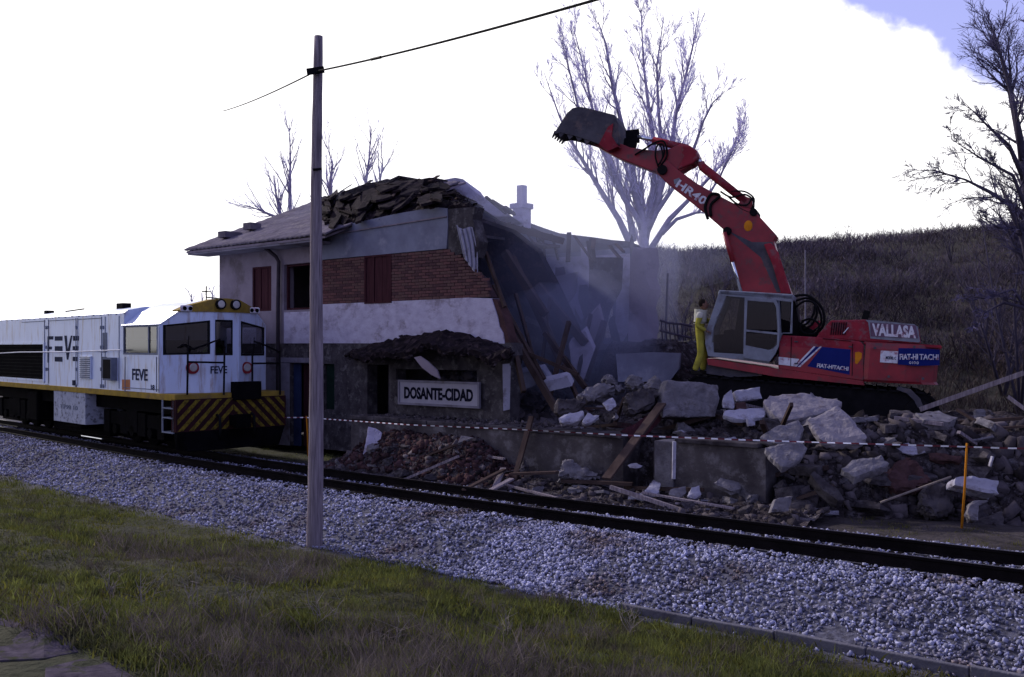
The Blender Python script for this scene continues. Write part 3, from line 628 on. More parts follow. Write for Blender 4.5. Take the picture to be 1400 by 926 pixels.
# litter of broken tiles on the wreck
tp = [shard_proto(300+i, (1.3, .8, .2)) for i in range(8)]
for k in range(44):
    i = rr.randrange(0, 56); j = rr.randrange(2, nj-1); a = G[i][j] + Vector((0, -.05, .08)); b = G[min(60, i + rr.randint(2, 9))][max(0, min(nj, j + rr.randint(-4, 4)))] + Vector((0, -.08, rr.uniform(.05, .22)))
    if (b-a).length > .2: MB().beam(a, b, rr.uniform(.07, .14), .03).build('roof_board', M['wood_char' if k % 4 else 'wood_dark'], station)
pos = []; 
for k in range(170):
    i = rr.randrange(0, 61); j = rr.random() ** .8 * nj; q = G[i][int(j)]; pos.append((q.x + rr.uniform(-.12, .12), q.y + rr.uniform(-.15, .1), q.z + rr.uniform(0, .06)))
v, ff_ = replicate(tp, np.array(pos), np.random.default_rng(3).uniform(.03, .13, len(pos)), np.random.default_rng(4), flat=.35)
fast_mesh('tile_debris', v, ff_, mat('tile_shards', (.020, .015, .018), (.008, .006, .008), scale=2, bump=.3, island=.5), parent=station)['kind'] = 'stuff'
# chimney
chim = MB(); c0 = FF.I @ P(713, 300, 30.5); cb = 30.5 / FPX
def chbox(mb, px0, px1, py0, py1, d=.34):
    a = FF.I @ P((px0+px1)/2, (py0+py1)/2, 30.5); w = (px1-px0)*cb/2/1.3; h = (py1-py0)*cb/2; mb.box(a.x-w, a.x+w, a.y-w, a.y+w, a.z-h, a.z+h)
chbox(chim, 707, 720, 254, 280); chbox(chim, 698, 728, 279, 286); chbox(chim, 702, 725, 285, 312)
ch_ = chim.build('chimney', M['plaster_white'], station)
# leaning rafters and collapsed slab inside the ruin
ruin = [((690, 345), (745, 430), 25, .16), ((700, 352), (770, 500), 25, .14), ((672, 392), (742, 520), 23.3, .13), ((684, 430), (760, 560), 22.8, .12), ((735, 390), (800, 470), 25.6, .16), ((660, 300), (770, 330), 27.6, .15), ((700, 460), (716, 536), 22.6, .10), ((745, 455), (800, 530), 24, .1), ((770, 500), (790, 545), 23.5, .08), ((705, 402), (732, 500), 24, .07),
        ((720, 372), (758, 470), 26.2, .09), ((752, 408), (738, 520), 25, .07), ((690, 470), (790, 512), 22.9, .07), ((742, 350), (700, 420), 26.5, .08), ((778, 440), (752, 540), 23.6, .09), ((808, 430), (786, 530), 25.5, .08), ((664, 345), (690, 420), 23.2, .07), ((826, 440), (800, 520), 26, .12)]
for a, b, D, w in ruin:
    MB().beam(FF.I @ P(*a, D), FF.I @ P(*b, D-.8), w, w*1.2).build('fallen_rafter', M['wood_dark'], station)
mb = MB(); mb.prism([FF.I @ P(a, b, 25.6 + (b-330)*.002) for a, b in ((648, 300), (700, 318), (735, 345), (762, 395), (790, 455), (800, 500), (778, 520), (745, 500), (712, 440), (684, 385), (655, 350))], FF.I.to_3x3() @ Vector((.1, .3, .1)))
mb.build('collapsed_floor_slab', M['dark_roof'], station)
patchy = [([(778, 470), (800, 452), (812, 480), (798, 520), (782, 505)], 25.0, 'plaster_white', 'fallen_wall_piece'), ([(716, 438), (748, 452), (752, 486), (724, 474)], 25.2, 'rough_wall', 'fallen_wall_piece'), ([(700, 512), (742, 505), (752, 520), (712, 534)], 22.8, 'plaster_blue', 'fallen_wall_piece'), ([(736, 524), (775, 515), (782, 528), (748, 536)], 22.6, 'concrete_pale', 'fallen_wall_piece'), ([(800, 440), (818, 420), (826, 452), (808, 470)], 26.5, 'plaster_pink', 'fallen_wall_piece')]
for pts, D, m_, nm in patchy: MB().prism([FF.I @ P(a, b, D) for a, b in pts], FF.I.to_3x3() @ Vector((.06, .16, .12))).build(nm, M[m_], station)
for k in range(16):
    cx_, cy_ = rr.uniform(700, 868), rr.uniform(352, 470); w_, h_ = rr.uniform(5, 14), rr.uniform(12, 42); ol = []
    for a in range(9):
        t_ = 6.283*a/9; q_ = rr.uniform(.6, 1.25); ol.append((min(868, cx_ + math.cos(t_)*w_*q_ + math.sin(t_)*h_*.12), cy_ + math.sin(t_)*h_*q_))
    patch(ol, 8.27 - .004*k, M[('rough_wall', 'rough_wall', 'plaster', 'brick_rubble', 'plaster_white')[k % 5]], 'wall_patch', .03)
for k in range(18):
    a_ = rr.uniform(650, 862); t_ = (a_-650)/212; y_ = 296 + 42*t_ + rr.uniform(-3, 6); L2 = rr.uniform(12, 60)*(1-.4*t_); D_ = 27.2 + 1.6*t_
    MB().beam(FF.I @ P(a_, y_, D_), FF.I @ P(a_ + rr.uniform(-6, 26), y_ + L2, D_ - rr.uniform(-.3, 1.)), rr.uniform(.05, .14), .05).build('hanging_lath', M[('wood_char', 'wood_dark')[k % 2]], station)
# right corner pier of the ground floor and broken jamb
MB().prism([f(a, b, 0) for a, b in ((684, 470), (700, 470), (702, 486), (699, 492), (698, 500), (686, 500))], (0, .4, 0)).build('broken_wall_end', M['rough_wall'], station)
MB().prism([f(a, b, .02) for a, b in ((672, 408), (680, 412), (690, 440), (697, 470), (690, 470), (682, 440))], (0, .3, 0)).build('broken_wall_end', M['brick_rubble'], station)
# porch roof over the sign: ragged dark tiles
cz_ = fz(600, 487, -1.0); G = []; mb = MB(); nI, nJ = 56, 8
outl = [(480, 487), (505, 478), (545, 468), (580, 461), (612, 458), (640, 463), (665, 472), (690, 482), (697, 484)]
for i in range(nI+1):
    t = i/nI; fr_ = f(480 + t*217, 490, -.9); k = t*(len(outl)-1); a = int(min(k, len(outl)-2)); ox = outl[a][0] + (outl[a+1][0]-outl[a][0])*(k-a); oy = outl[a][1] + (outl[a+1][1]-outl[a][1])*(k-a)
    bk = f(ox, oy + 1, -.06); lowz = f(480 + t*217, 487 + 6*math.sin(t*9) + 4*math.sin(t*23), -.95)
    for j in range(nJ+1):
        q = lowz.lerp(bk, j/nJ); q = q + Vector((rr.uniform(-.03, .03), rr.uniform(-.04, .04)*(j < nJ), rr.uniform(-.05, .05))); mb.v.append(tuple(q)); G.append(q)
for i in range(nI):
    for j in range(nJ): mb.f.append((i*(nJ+1)+j, (i+1)*(nJ+1)+j, (i+1)*(nJ+1)+j+1, i*(nJ+1)+j+1))
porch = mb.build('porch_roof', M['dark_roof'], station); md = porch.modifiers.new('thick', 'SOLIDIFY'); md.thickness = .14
pos = np.array([(q.x + rr.uniform(-.1, .1), q.y + rr.uniform(-.1, .1), q.z + rr.uniform(-.03, .07)) for q in (rr.choice(G) for _ in range(420))])
v, ff_ = replicate(tp, pos, np.random.default_rng(5).uniform(.03, .10, len(pos)), np.random.default_rng(6), flat=.6)
fast_mesh('tile_shards', v, ff_, mat('porch_tile_shards', (.045, .035, .04), (.014, .011, .013), scale=2, bump=.3, island=.6), parent=porch)['kind'] = 'stuff'
MB().prism([f(a, b, -1.0) for a, b in ((566, 489), (574, 487), (584, 494), (597, 506), (601, 518), (590, 513), (577, 503))], (0, .04, 0)).build('hanging_panel', M['plaster_pink'], porch)
for px in (486, 545, 662): MB().beam(f(px, 489, -.85), f(px, 490, 0.), .09).build('porch_beam', M['wood_dark'], porch)
# name board
sg = thing('station_sign', 'white station name board with dark lettering under the broken porch', 'sign', FM)
corners = [f(547, 521.5, -.08), f(655, 525, -.08), f(655, 556, -.08), f(547, 551, -.08)]
x0, x1, z0, z1 = corners[0].x, corners[1].x, (corners[2].z + corners[3].z)/2, (corners[0].z + corners[1].z)/2
MB().box(x0, x1, -.10, -.04, z0, z1).build('board', mat('sign_board_paint', (.33, .31, .37), (.25, .24, .29), scale=3, bump=.05, rough=.6), sg, bevel=.006)
MB().ring([Vector((a, -.125, b)) for a, b in rect(x0-.04, z0-.04, x1+.04, z1+.04)], [Vector((a, -.125, b)) for a, b in rect(x0+.015, z0+.015, x1-.015, z1-.015)], (0, .07, 0)).build('frame', M['plaster'], sg)
def text(name, body, m, parent, loc, rot, w, h, ext=.004, shear=0., bold=.02):
    c = bpy.data.curves.new(name, 'FONT'); c.body = body; c.extrude = ext; c.resolution_u = 3; c.shear = shear; c.offset = bold; tmp = bpy.data.objects.new('tmp', c); COL.objects.link(tmp)
    bpy.context.view_layer.update(); me = bpy.data.meshes.new_from_object(tmp.evaluated_get(bpy.context.evaluated_depsgraph_get())); bpy.data.objects.remove(tmp); bpy.data.curves.remove(c)
    xs = [v.co.x for v in me.vertices]; ys = [v.co.y for v in me.vertices]; cx, cy = (min(xs)+max(xs))/2, (min(ys)+max(ys))/2; sx = w / (max(xs)-min(xs)); sy = h / (max(ys)-min(ys))
    for v in me.vertices: v.co = ((v.co.x-cx)*sx, (v.co.y-cy)*sy, v.co.z)
    me.materials.clear(); me.materials.append(m); o = bpy.data.objects.new(name, me); COL.objects.link(o); o.parent = parent
    o.matrix_local = Matrix.Translation(Vector(loc)) @ rot; return o
RX = Matrix.Rotation(math.pi/2, 4, 'X')
text('lettering', 'DOSANTE-CIDAD', mat('sign_letter_black', (.01, .01, .02), bump=0), sg, ((x0+x1)/2, -.104, (z0+z1)/2 - .01), RX, (x1-x0)*.87, (z1-z0)*.56, bold=.04)
# white corrugated sheet on the torn edge
def sheet(name, lab, cat, pts, D, m, depth=(.02, .06, 0), waves=0):
    ps = [P(a, b, D) for a, b in pts]; c = sum(ps, Vector()) / len(ps); o = MB().prism([p - c for p in ps], depth).build(name, m); o.location = c; tag(o, lab, cat); return o
cs = thing('corrugated_sheet', 'white corrugated sheet hanging at the torn edge of the upper brick wall', 'roof sheet', Matrix.Translation(P(640, 340, 22.9)))
top_ = [(624, 307), (645, 313)]; bot = [(632, 352), (652, 376)]; mb = MB(); nC = 26
for i in range(nC+1):
    t = i/nC
    for j in range(9):
        u = j/8; ax = 624 + 22*t; ay = 308 + 6*t + (3*math.sin(t*5)); bx = 634 + 19*t; by = 352 + 26*t
        mid = 4*math.sin(u*3.14)*(t)*.8
        p = P(ax + (bx-ax)*u + mid, ay + (by-ay)*u, 22.9 + .035*math.sin(t*nC*.9)) - P(640, 340, 22.9); mb.v.append(tuple(p))
for i in range(nC):
    for j in range(8): mb.f.append((i*9+j, (i+1)*9+j, (i+1)*9+j+1, i*9+j+1))
o = mb.build('sheet', M['concrete_pale'], cs); md = o.modifiers.new('t', 'SOLIDIFY'); md.thickness = .015
sheet('shutter_panel', 'tall pale blue-white panel standing at the right corner of the ground floor', 'panel', [(687, 498), (698, 497), (697, 560), (688, 562)], 22.2, M['concrete_pale'])

# ------------------------------------------------------------------ platform
pl = thing('platform', 'dark stained concrete platform wall with a recess in front of the ruined station', 'platform', FM)
PW = 16.0 - WF                                              # front face, in the station frame
px_ = lambda a: fu(a, PW)
xs = [px_(480), px_(852), px_(893), px_(1046)]
mb = MB(); mb.box(xs[0], xs[1], PW, 14, -.4, zPlat-.03); mb.box(xs[1], xs[2], PW+1.1, 14, -.4, zPlat-.031); mb.box(xs[2], xs[3], PW+.02, 14, -.4, zPlat-.032); mb.box(xs[3], xs[3]+7, PW+4.4, 15, -.4, zPlat-.33)
mb.build('platform_wall', mat('platform_wall_stone', (.085, .075, .08), (.035, .03, .034), scale=1.5, bump=.8, bscale=12, contrast=1.5, stain=(.13, .12, .13), stain_scale=3), pl)
for i, (a, b) in enumerate(zip(np.linspace(xs[0], xs[1], 10)[:-1], np.linspace(xs[0], xs[1], 10)[1:])):
    MB().box(a+.008, b-.008, PW-.06 + rr.uniform(-.02, .02), PW+.5, zPlat-.03, zPlat+.07+rr.uniform(-.02, .02)).build('coping_stone', M['concrete_dark'], pl, bevel=.02)
MB().box(px_(896), px_(921), PW-.03, PW+.5, -.4, zPlat-.028).build('pier', M['concrete'], pl)
MB().box(px_(921)+.05, xs[3]-.1, PW-.07, PW+.45, zPlat-.03, zPlat+.06).build('coping_stone', M['concrete_dark'], pl, bevel=.02)

# ------------------------------------------------------------------ rubble mound (soil, mortar and small stones) with loose pieces
def heap(name, x0, x1, y0, y1, hf, m, step=.12, jitter=.05):
    xs = np.arange(x0, x1, step); ys = np.arange(y0, y1, step); A, B = np.meshgrid(xs, ys); Z = hf(A, B) + RS.uniform(-jitter, jitter, A.shape)
    n0, n1 = len(xs), len(ys); I = np.arange(n0*n1).reshape(n1, n0); q = np.stack([I[:-1, :-1], I[:-1, 1:], I[1:, 1:], I[1:, :-1]], -1).reshape(-1, 4)
    v = np.stack([A.ravel() + RS.uniform(-.03, .03, A.size), B.ravel() + RS.uniform(-.03, .03, A.size), Z.ravel()], 1); w = v @ np.array(FF.M.to_3x3()).T + np.array(FF.M.translation)
    o = fast_mesh(name, w, q, m, nv=4); o['kind'] = 'stuff'; return (A, B, Z)
xm = px_(1046)
def hmound(A, B):
    base = .80 - .22 * sm(xm+1, xm+4, A) + .35 * fbm(A, B, .9, 61) + .25 * fbm(A, B, 2.6, 62)
    edge = sm(xm - .6, xm + .6, A)                          # right of the wall the heap spills towards the track
    front = (PW + .45) * (1 - edge) + edge * np.clip(-1.3 + .64 * (A - xm - .6), -1.3, 2.2) + .4 * fbm(A, B * 0, .8, 63)
    zf = sm(front - .1, front + .2 + edge * 1.5, B)
    h = -.45 + (base + .55) * zf
    rise = .30 * sm(fu(740, 1), fu(800, 1), A) * sm(.2, 1.2, B) + .06 * sm(xm - .5, xm+1.5, A) * sm(xm+6, xm+3, A) * sm(-.6, .6, B) * sm(3.2, 1.6, B) + .10 * sm(xm, xm+2, A) * sm(1.2, 2.6, B)
    h = h + rise
    h = np.where(B > 3.5, h * 1 - .05 * (B-3.5), h)
    h = h * sm(xm + 9, xm + 6.5, A) + (1 - sm(xm + 9, xm + 6.5, A)) * -.5
    return h
M['soil_rubble'] = mat('mortar_and_soil_rubble', (.055, .045, .048), (.016, .013, .015), scale=3.2, bump=1.2, bscale=18, bump_dist=.06, contrast=1.6, stain=(.11, .10, .11), stain_scale=5)
hm = heap('rubble_mound', px_(690) , xm + 9.5, PW - 1.2, 9.5, hmound, M['soil_rubble'])
def hstrip(A, B):                                            # low litter at the foot of the platform
    return -.30 + .22 * sm(PW - 2.0, PW - .3, B) + .22 * fbm(A, B, 1.6, 64) + .75 * sm(fu(478, PW), fu(540, PW), A) * sm(fu(735, PW), fu(640, PW), A) * sm(PW - 1.3, PW - .1, B)
heap('rubble_litter', px_(470), xm + 1.2, PW - 2.3, PW + .1, hstrip, M['soil_rubble'], step=.09, jitter=.03)
def hin(A, B):                                               # inside the ruin: debris slope falling to the right
    u = sm(fu(800, 4), fu(668, 4), A); return .9 + 3.3 * u ** 1.3 * sm(.2, 2.6, B) * (1 - .25 * sm(4, 8, B)) + .5 * fbm(A, B, .9, 65) + .25 * sm(5.5, 8, B) + .6 * sm(fu(800, 6), fu(860, 6), A) * sm(4.5, 7, B)
heap('ruin_debris', fu(655, 3), fu(905, 6), .45, 8.2, hin, M['soil_rubble'], jitter=.08)
lump = [shard_proto(500+i) for i in range(14)]
def litter(name, n, fx, hf, smin, smax, m, seed, fl=.7):
    rng = np.random.default_rng(seed); a, b = fx(rng, n); z = hf(a, b); v = np.stack([a, b, z], 1); sc = smin * (smax/smin) ** (rng.random(len(a)) ** 2.2); w = v @ np.array(FF.M.to_3x3()).T + np.array(FF.M.translation)
    vv, q = replicate(lump, w, sc, rng, flat=1); o = fast_mesh(name, vv, q, m); o['kind'] = 'stuff'; return o
M['rubble'] = mat('small_rubble', (.10, .085, .092), (.022, .018, .021), scale=.9, bump=.8, bscale=30, island=.7)
litter('small_rubble', 4200, lambda r, n: (lambda a: (a, PW-.9 + r.random(n) * np.where(a > xm, 3.4, 4.9)))(r.uniform(px_(700), xm+8.5, n)), hmound, .018, .15, M['rubble'], 21)
litter('small_rubble', 3200, lambda r, n: (r.uniform(px_(475), xm+1.1, n), PW + .1 - 2.3 * r.random(n) ** .8), hstrip, .015, .13, M['rubble'], 22)
litter('brick_rubble', 1500, lambda r, n: (r.uniform(px_(490), px_(730), n), PW + .1 - 1.2 * r.random(n)), hstrip, .04, .13, mat('broken_bricks', (.060, .032, .034), (.02, .014, .016), scale=.9, bump=.6, island=.6), 32)
litter('small_rubble', 2600, lambda r, n: (r.uniform(fu(660, 3), fu(900, 6), n), r.uniform(.5, 7, n)), hin, .04, .28, M['rubble'], 23)
litter('small_rubble', 2600, lambda r, n: (lambda a: (a, np.clip(-1.3 + .64*(a-xm-.6), -1.3, 2.2) + r.uniform(-.2, 2.6, n)))(xm + .3 + r.uniform(-.5, 7.5, n)), hmound, .03, .22, M['rubble'], 24)
litter('platform_litter', 900, lambda r, n: (r.uniform(px_(485), px_(745), n), r.uniform(PW, -.1, n)), lambda a, b: a*0 + zPlat + .05, .02, .08, M['rubble'], 25)

# ------------------------------------------------------------------ broken slabs and blocks, each a thing of its own
def chunk(name, label, cat, outline, D, depth, m, lean=(0, 0), rough=.02, seed=0, group=None, sub=5, tz=0):
    "irregular block: front outline given in photo pixels at depth D (leaned back by lean), real thickness behind; faces cut and worn"
    r = random.Random(seed * 7 + 3); ys = [b for _, b in outline]; yb = max(ys)
    ps = [P(a, b, D + (yb - b) / FPX * D * lean[0] + (a - outline[0][0]) / FPX * D * lean[1]) for a, b in outline]; c = sum(ps, Vector()) / len(ps)
    nrm = sum(((ps[i]-c).cross(ps[(i+1) % len(ps)]-c) for i in range(len(ps))), Vector()).normalized()
    if nrm.y < 0: nrm = -nrm
    bm = bmesh.new(); fr = [bm.verts.new(p - c) for p in ps]; bk = [bm.verts.new(p - c + nrm * depth * r.uniform(.85, 1.1) + Vector((0, 0, tz))) for p in ps]; n = len(ps)
    bm.faces.new(fr); bm.faces.new(bk[::-1])
    for i in range(n): bm.faces.new((fr[i], bk[i], bk[(i+1) % n], fr[(i+1) % n]))
    bmesh.ops.recalc_face_normals(bm, faces=bm.faces); bmesh.ops.triangulate(bm, faces=bm.faces)
    for _ in range(sub):
        long = [e for e in bm.edges if e.calc_length() > .11]
        if not long: break
        bmesh.ops.subdivide_edges(bm, edges=long, cuts=1); bmesh.ops.triangulate(bm, faces=[f_ for f_ in bm.faces if len(f_.verts) > 3])
    bm.normal_update()
    for v in bm.verts:
        q = v.co * 4.5 + Vector((seed, 0, 0)); k = mnoise.fractal(q, 1, 2, 5); sharp = len(set(tuple(round(x, 1) for x in f_.normal) for f_ in v.link_faces)) > 1
        v.co += v.normal * (k * rough - (rough * r.uniform(.2, 1.4) if sharp else 0))
    me = bpy.data.meshes.new(name); bm.to_mesh(me); bm.free(); me.materials.append(m); o = bpy.data.objects.new(name, me); COL.objects.link(o); o.location = c; return tag(o, label, cat, group)
C_ = [
 ('concrete_block', 'largest squared grey concrete block below the worker in yellow', 'concrete block', [(903,569),(904,548),(912,519),(945,521),(983,526),(985,545),(978,570),(940,571)], 19.3, .75, 'concrete', (.15, .15)),
 ('concrete_slab', 'pale pentagonal slab tilted towards the track below the crawler', 'concrete slab', [(1104,575),(1146,553),(1160,566),(1186,598),(1174,607),(1140,606),(1122,601)], 17.2, .16, 'concrete_light', (1.1, -.15)),
 ('floor_slab', 'flat slab with reddish broken edge lying under the excavator', 'concrete slab', [(1043,549),(1052,541),(1100,537),(1152,549),(1140,561),(1075,575),(1056,566)], 18.6, .22, 'concrete_light', (1.6, 0)),
 ('concrete_block', 'small pale upright block between the large grey block and the tilted slab', 'concrete block', [(1003,535),(1040,528),(1042,545),(1006,550)], 19.4, .3, 'concrete_pale', (.2, 0)),
 ('plaster_piece', 'white upright plaster piece right of the large grey block', 'plaster piece', [(988,558),(990,540),(1000,532),(1004,545),(1005,559)], 19.2, .1, 'concrete_pale', (.2, 0)),
 ('plaster_slab', 'flat pale blue slab lying in front of the small pale block', 'plaster slab', [(989,568),(990,560),(1047,557),(1045,570),(1010,573)], 18.8, .1, 'concrete_pale', (1.8, 0)),
 ('plaster_piece', 'small bright white cube on the rubble above the tape', 'plaster piece', [(1022,573),(1032,572),(1033,582),(1023,583)], 18.2, .12, 'concrete_pale', (.1, 0)),
 ('brick_block', 'small reddish broken block wedged below the small pale block', 'brick block', [(1006,551),(1020,549),(1022,562),(1007,563)], 19.2, .2, 'brick_rubble', (.1, 0)),
 ('concrete_slab', 'pale blue slab sliding down the heap below the tape', 'concrete slab', [(1046,612),(1060,606),(1098,603),(1106,612),(1092,630),(1070,639),(1056,628)], 16.4, .14, 'concrete', (1.1, 0)),
 ('concrete_slab', 'pinkish grey slab lying above the tape left of the pentagonal slab', 'concrete slab', [(1038,598),(1052,586),(1092,573),(1100,584),(1092,604),(1060,606)], 17.0, .16, 'concrete', (1.3, 0)),
 ('boulder', 'long rounded boulder at the top of the left rubble heap', 'boulder', [(757,552),(764,544),(798,542),(800,552),(790,560),(762,565)], 19.5, .5, 'concrete_dark', (.4, 0)),
 ('boulder', 'smooth grey boulder leaning behind the long boulder', 'boulder', [(788,541),(800,530),(822,520),(838,524),(840,534),(815,545),(800,545)], 20, .5, 'concrete', (.5, 0)),
 ('boulder', 'upright rounded boulder at the crest of the left heap', 'boulder', [(822,521),(828,509),(838,512),(846,524),(858,532),(846,538),(836,528)], 20.2, .4, 'concrete', (.2, 0)),
 ('boulder', 'grey boulder with brownish top in the middle of the crest', 'boulder', [(858,514),(868,510),(880,518),(878,530),(864,534),(856,524)], 20, .4, 'concrete', (.2, 0)),
 ('boulder', 'dark angular boulder left of the large grey block', 'boulder', [(855,545),(864,533),(890,529),(902,538),(898,552),(870,566),(858,560)], 19.3, .5, 'concrete_dark', (.3, 0)),
 ('boulder', 'pointed boulder standing beside the large grey block', 'boulder', [(880,532),(890,520),(896,512),(906,518),(912,522),(903,536)], 19.8, .3, 'concrete', (.2, 0)),
 ('plaster_piece', 'pale lavender square scrap on the left heap', 'plaster piece', [(822,550),(838,542),(844,552),(832,562)], 19.1, .08, 'concrete_pale', (.6, 0)),
 ('plaster_slab', 'pale blue flat slab at the foot of the left heap', 'plaster slab', [(763,572),(768,567),(798,560),(800,565),(790,576),(768,578)], 18.9, .14, 'concrete_pale', (.8, 0)),
 ('plaster_piece', 'cracked pale lump right of the pale blue flat slab', 'plaster piece', [(795,577),(803,563),(812,566),(820,568),(812,576),(800,580)], 18.7, .14, 'concrete_pale', (.6, 0)),
 ('concrete_lump', 'short pale lump below the lavender scrap', 'concrete lump', [(835,567),(842,563),(846,569),(840,572)], 18.8, .12, 'concrete', (.6, 0)),
 ('concrete_block', 'yellowish grey block end under the largest concrete block', 'concrete block', [(905,572),(906,560),(930,558),(929,569)], 19.0, .3, 'concrete', (0, 0)),
 ('boulder', 'large pale triangular boulder at the foot of the platform wall', 'boulder', [(763,652),(765,640),(775,625),(786,630),(808,641),(822,648),(818,654),(790,655)], 19.0, .4, 'concrete', (.5, 0)),
 ('boulder', 'grey boulder behind the lower end of the brown plank', 'boulder', [(818,640),(830,630),(838,640),(832,650),(822,648)], 19.2, .3, 'concrete_dark', (.4, 0)),
 ('boulder', 'low lump left of the pale triangular boulder', 'boulder', [(708,642),(716,627),(724,636),(722,646)], 19.6, .3, 'concrete_dark', (.4, 0)),
 ('plaster_piece', 'thin white scrap on the litter beside the plank foot', 'plaster piece', [(857,634),(868,631),(879,637),(870,640),(860,639)], 18.3, .04, 'concrete_pale', (2.5, 0)),
 ('plaster_slab', 'largest pale flat slab lying in the litter near the rail', 'plaster slab', [(858,678),(880,672),(893,655),(904,658),(900,674),(880,682)], 17.4, .07, 'concrete_pale', (2.2, 0)),
 ('plaster_piece', 'pale crumpled piece standing near the rail below the wall', 'plaster piece', [(939,679),(945,666),(956,664),(960,676),(950,683)], 17.2, .14, 'concrete_pale', (.6, 0)),
 ('concrete_slab', 'flat grey slab beside the white marker post', 'concrete slab', [(915,676),(916,667),(938,664),(940,672),(930,680)], 17.3, .1, 'concrete', (1.6, 0)),
 ('concrete_slab', 'violet grey slab leaning low on the right end of the wall', 'concrete slab', [(975,660),(985,652),(1013,656),(1014,668),(1000,672)], 17.2, .16, 'concrete', (1.1, 0)),
 ('concrete_block', 'small box-shaped block with pale front near the rail', 'concrete block', [(1053,702),(1060,681),(1084,679),(1079,700)], 15.9, .22, 'concrete', (.2, 0)),
 ('concrete_slab', 'pinkish slab standing upright against the platform left of the sign', 'concrete slab', [(490,638),(500,606),(503,583),(512,584),(522,592),(516,622),(510,640)], 22.6, .14, 'plaster_white', (.25, 0)),
 ('concrete_slab', 'grey slab lying flat under the pinkish upright slab', 'concrete slab', [(534,630),(540,624),(565,634),(563,641),(545,640)], 21.8, .12, 'concrete', (1.6, 0)),
 ('concrete_block', 'pale oblong block beside the orange stake', 'concrete block', [(1304,664),(1306,652),(1330,650),(1366,657),(1366,676),(1340,673),(1322,668)], 15.9, .35, 'concrete_pale', (.4, 0)),
 ('concrete_block', 'leaning block below the pale oblong block at the right', 'concrete block', [(1322,700),(1330,682),(1355,684),(1340,692),(1338,712),(1328,712)], 15.6, .2, 'concrete', (.5, 0)),
 ('concrete_slab', 'grey upright slab among the poles on the right', 'concrete slab', [(1332,575),(1334,560),(1347,559),(1350,575)], 19.0, .1, 'concrete', (.1, 0)),
 ('concrete_slab', 'long dark slanting slab in the right heap', 'concrete slab', [(1108,648),(1114,642),(1150,672),(1156,684),(1146,685),(1122,668)], 16.3, .25, 'concrete_dark', (.8, 0)),
 ('soil_clod', 'large brown clod with reddish crest in the right heap', 'earth clod', [(1206,650),(1222,634),(1244,622),(1262,640),(1280,660),(1250,672),(1222,668)], 16.6, .5, 'brick_rubble', (.6, 0)),
 ('soil_clod', 'dark clod behind the pale stick on the right', 'earth clod', [(1260,690),(1264,668),(1290,654),(1306,668),(1302,700),(1280,706)], 16.1, .4, 'concrete_dark', (.5, 0)),
 ('concrete_slab', 'blue grey broken slab between the sliding slab and the clods', 'concrete slab', [(1150,640),(1165,628),(1205,622),(1217,634),(1190,644),(1170,652)], 16.1, .2, 'concrete', (1.2, 0)),
 ('boulder', 'round dark boulder under the pentagonal slab', 'boulder', [(1094,590),(1100,580),(1115,584),(1122,600),(1108,606)], 17.9, .3, 'concrete_dark', (.3, 0)),
 ('concrete_lump', 'crumbled pale lump on top of the flat slab', 'concrete lump', [(1098,546),(1106,534),(1118,540),(1132,543),(1148,548),(1136,556),(1112,555)], 19.2, .25, 'concrete', (.6, 0)),
]
for i, (nme, lab, cat, ol, D, dp_, mm, ln) in enumerate(C_):
    chunk(nme, lab, cat, ol, D, dp_, M[mm], ln, seed=i, rough=.075 if 'boulder' in nme or 'clod' in nme or 'lump' in nme else .024)
# more lumps across the heap
def rough_proto(seed, amp=.13):
    v, q = shard_proto(seed); bm = bmesh.new(); vs = [bm.verts.new(tuple(x)) for x in v]
    for t_3 in q: bm.faces.new([vs[i] for i in t_3])
    for _ in range(2): bmesh.ops.subdivide_edges(bm, edges=[x for x in bm.edges if x.calc_length() > .3], cuts=1); bmesh.ops.triangulate(bm, faces=bm.faces)
    bm.normal_update()
    for x in bm.verts: x.co += x.normal * amp * (mnoise.fractal(x.co*2.6 + Vector((seed, 0, 0)), 1, 2, 4) - .2)
    bm.verts.index_update(); v = [tuple(x.co) for x in bm.verts]; q = [tuple(a.index for a in t_3.verts) for t_3 in bm.faces]; bm.free(); return v, q
protol = [rough_proto(700+i) for i in range(8)]; lm = []
for k, (v, q) in enumerate(protol):
    me = bpy.data.meshes.new('rubble_stone'); me.from_pydata([tuple(x) for x in v], [], [tuple(x) for x in q]); me.materials.append(M[('concrete_dark', 'concrete', 'concrete_dark', 'brick_rubble', 'concrete', 'concrete_dark', 'concrete_dark', 'concrete_dark')[k]]); lm.append(me)
rg = random.Random(9)
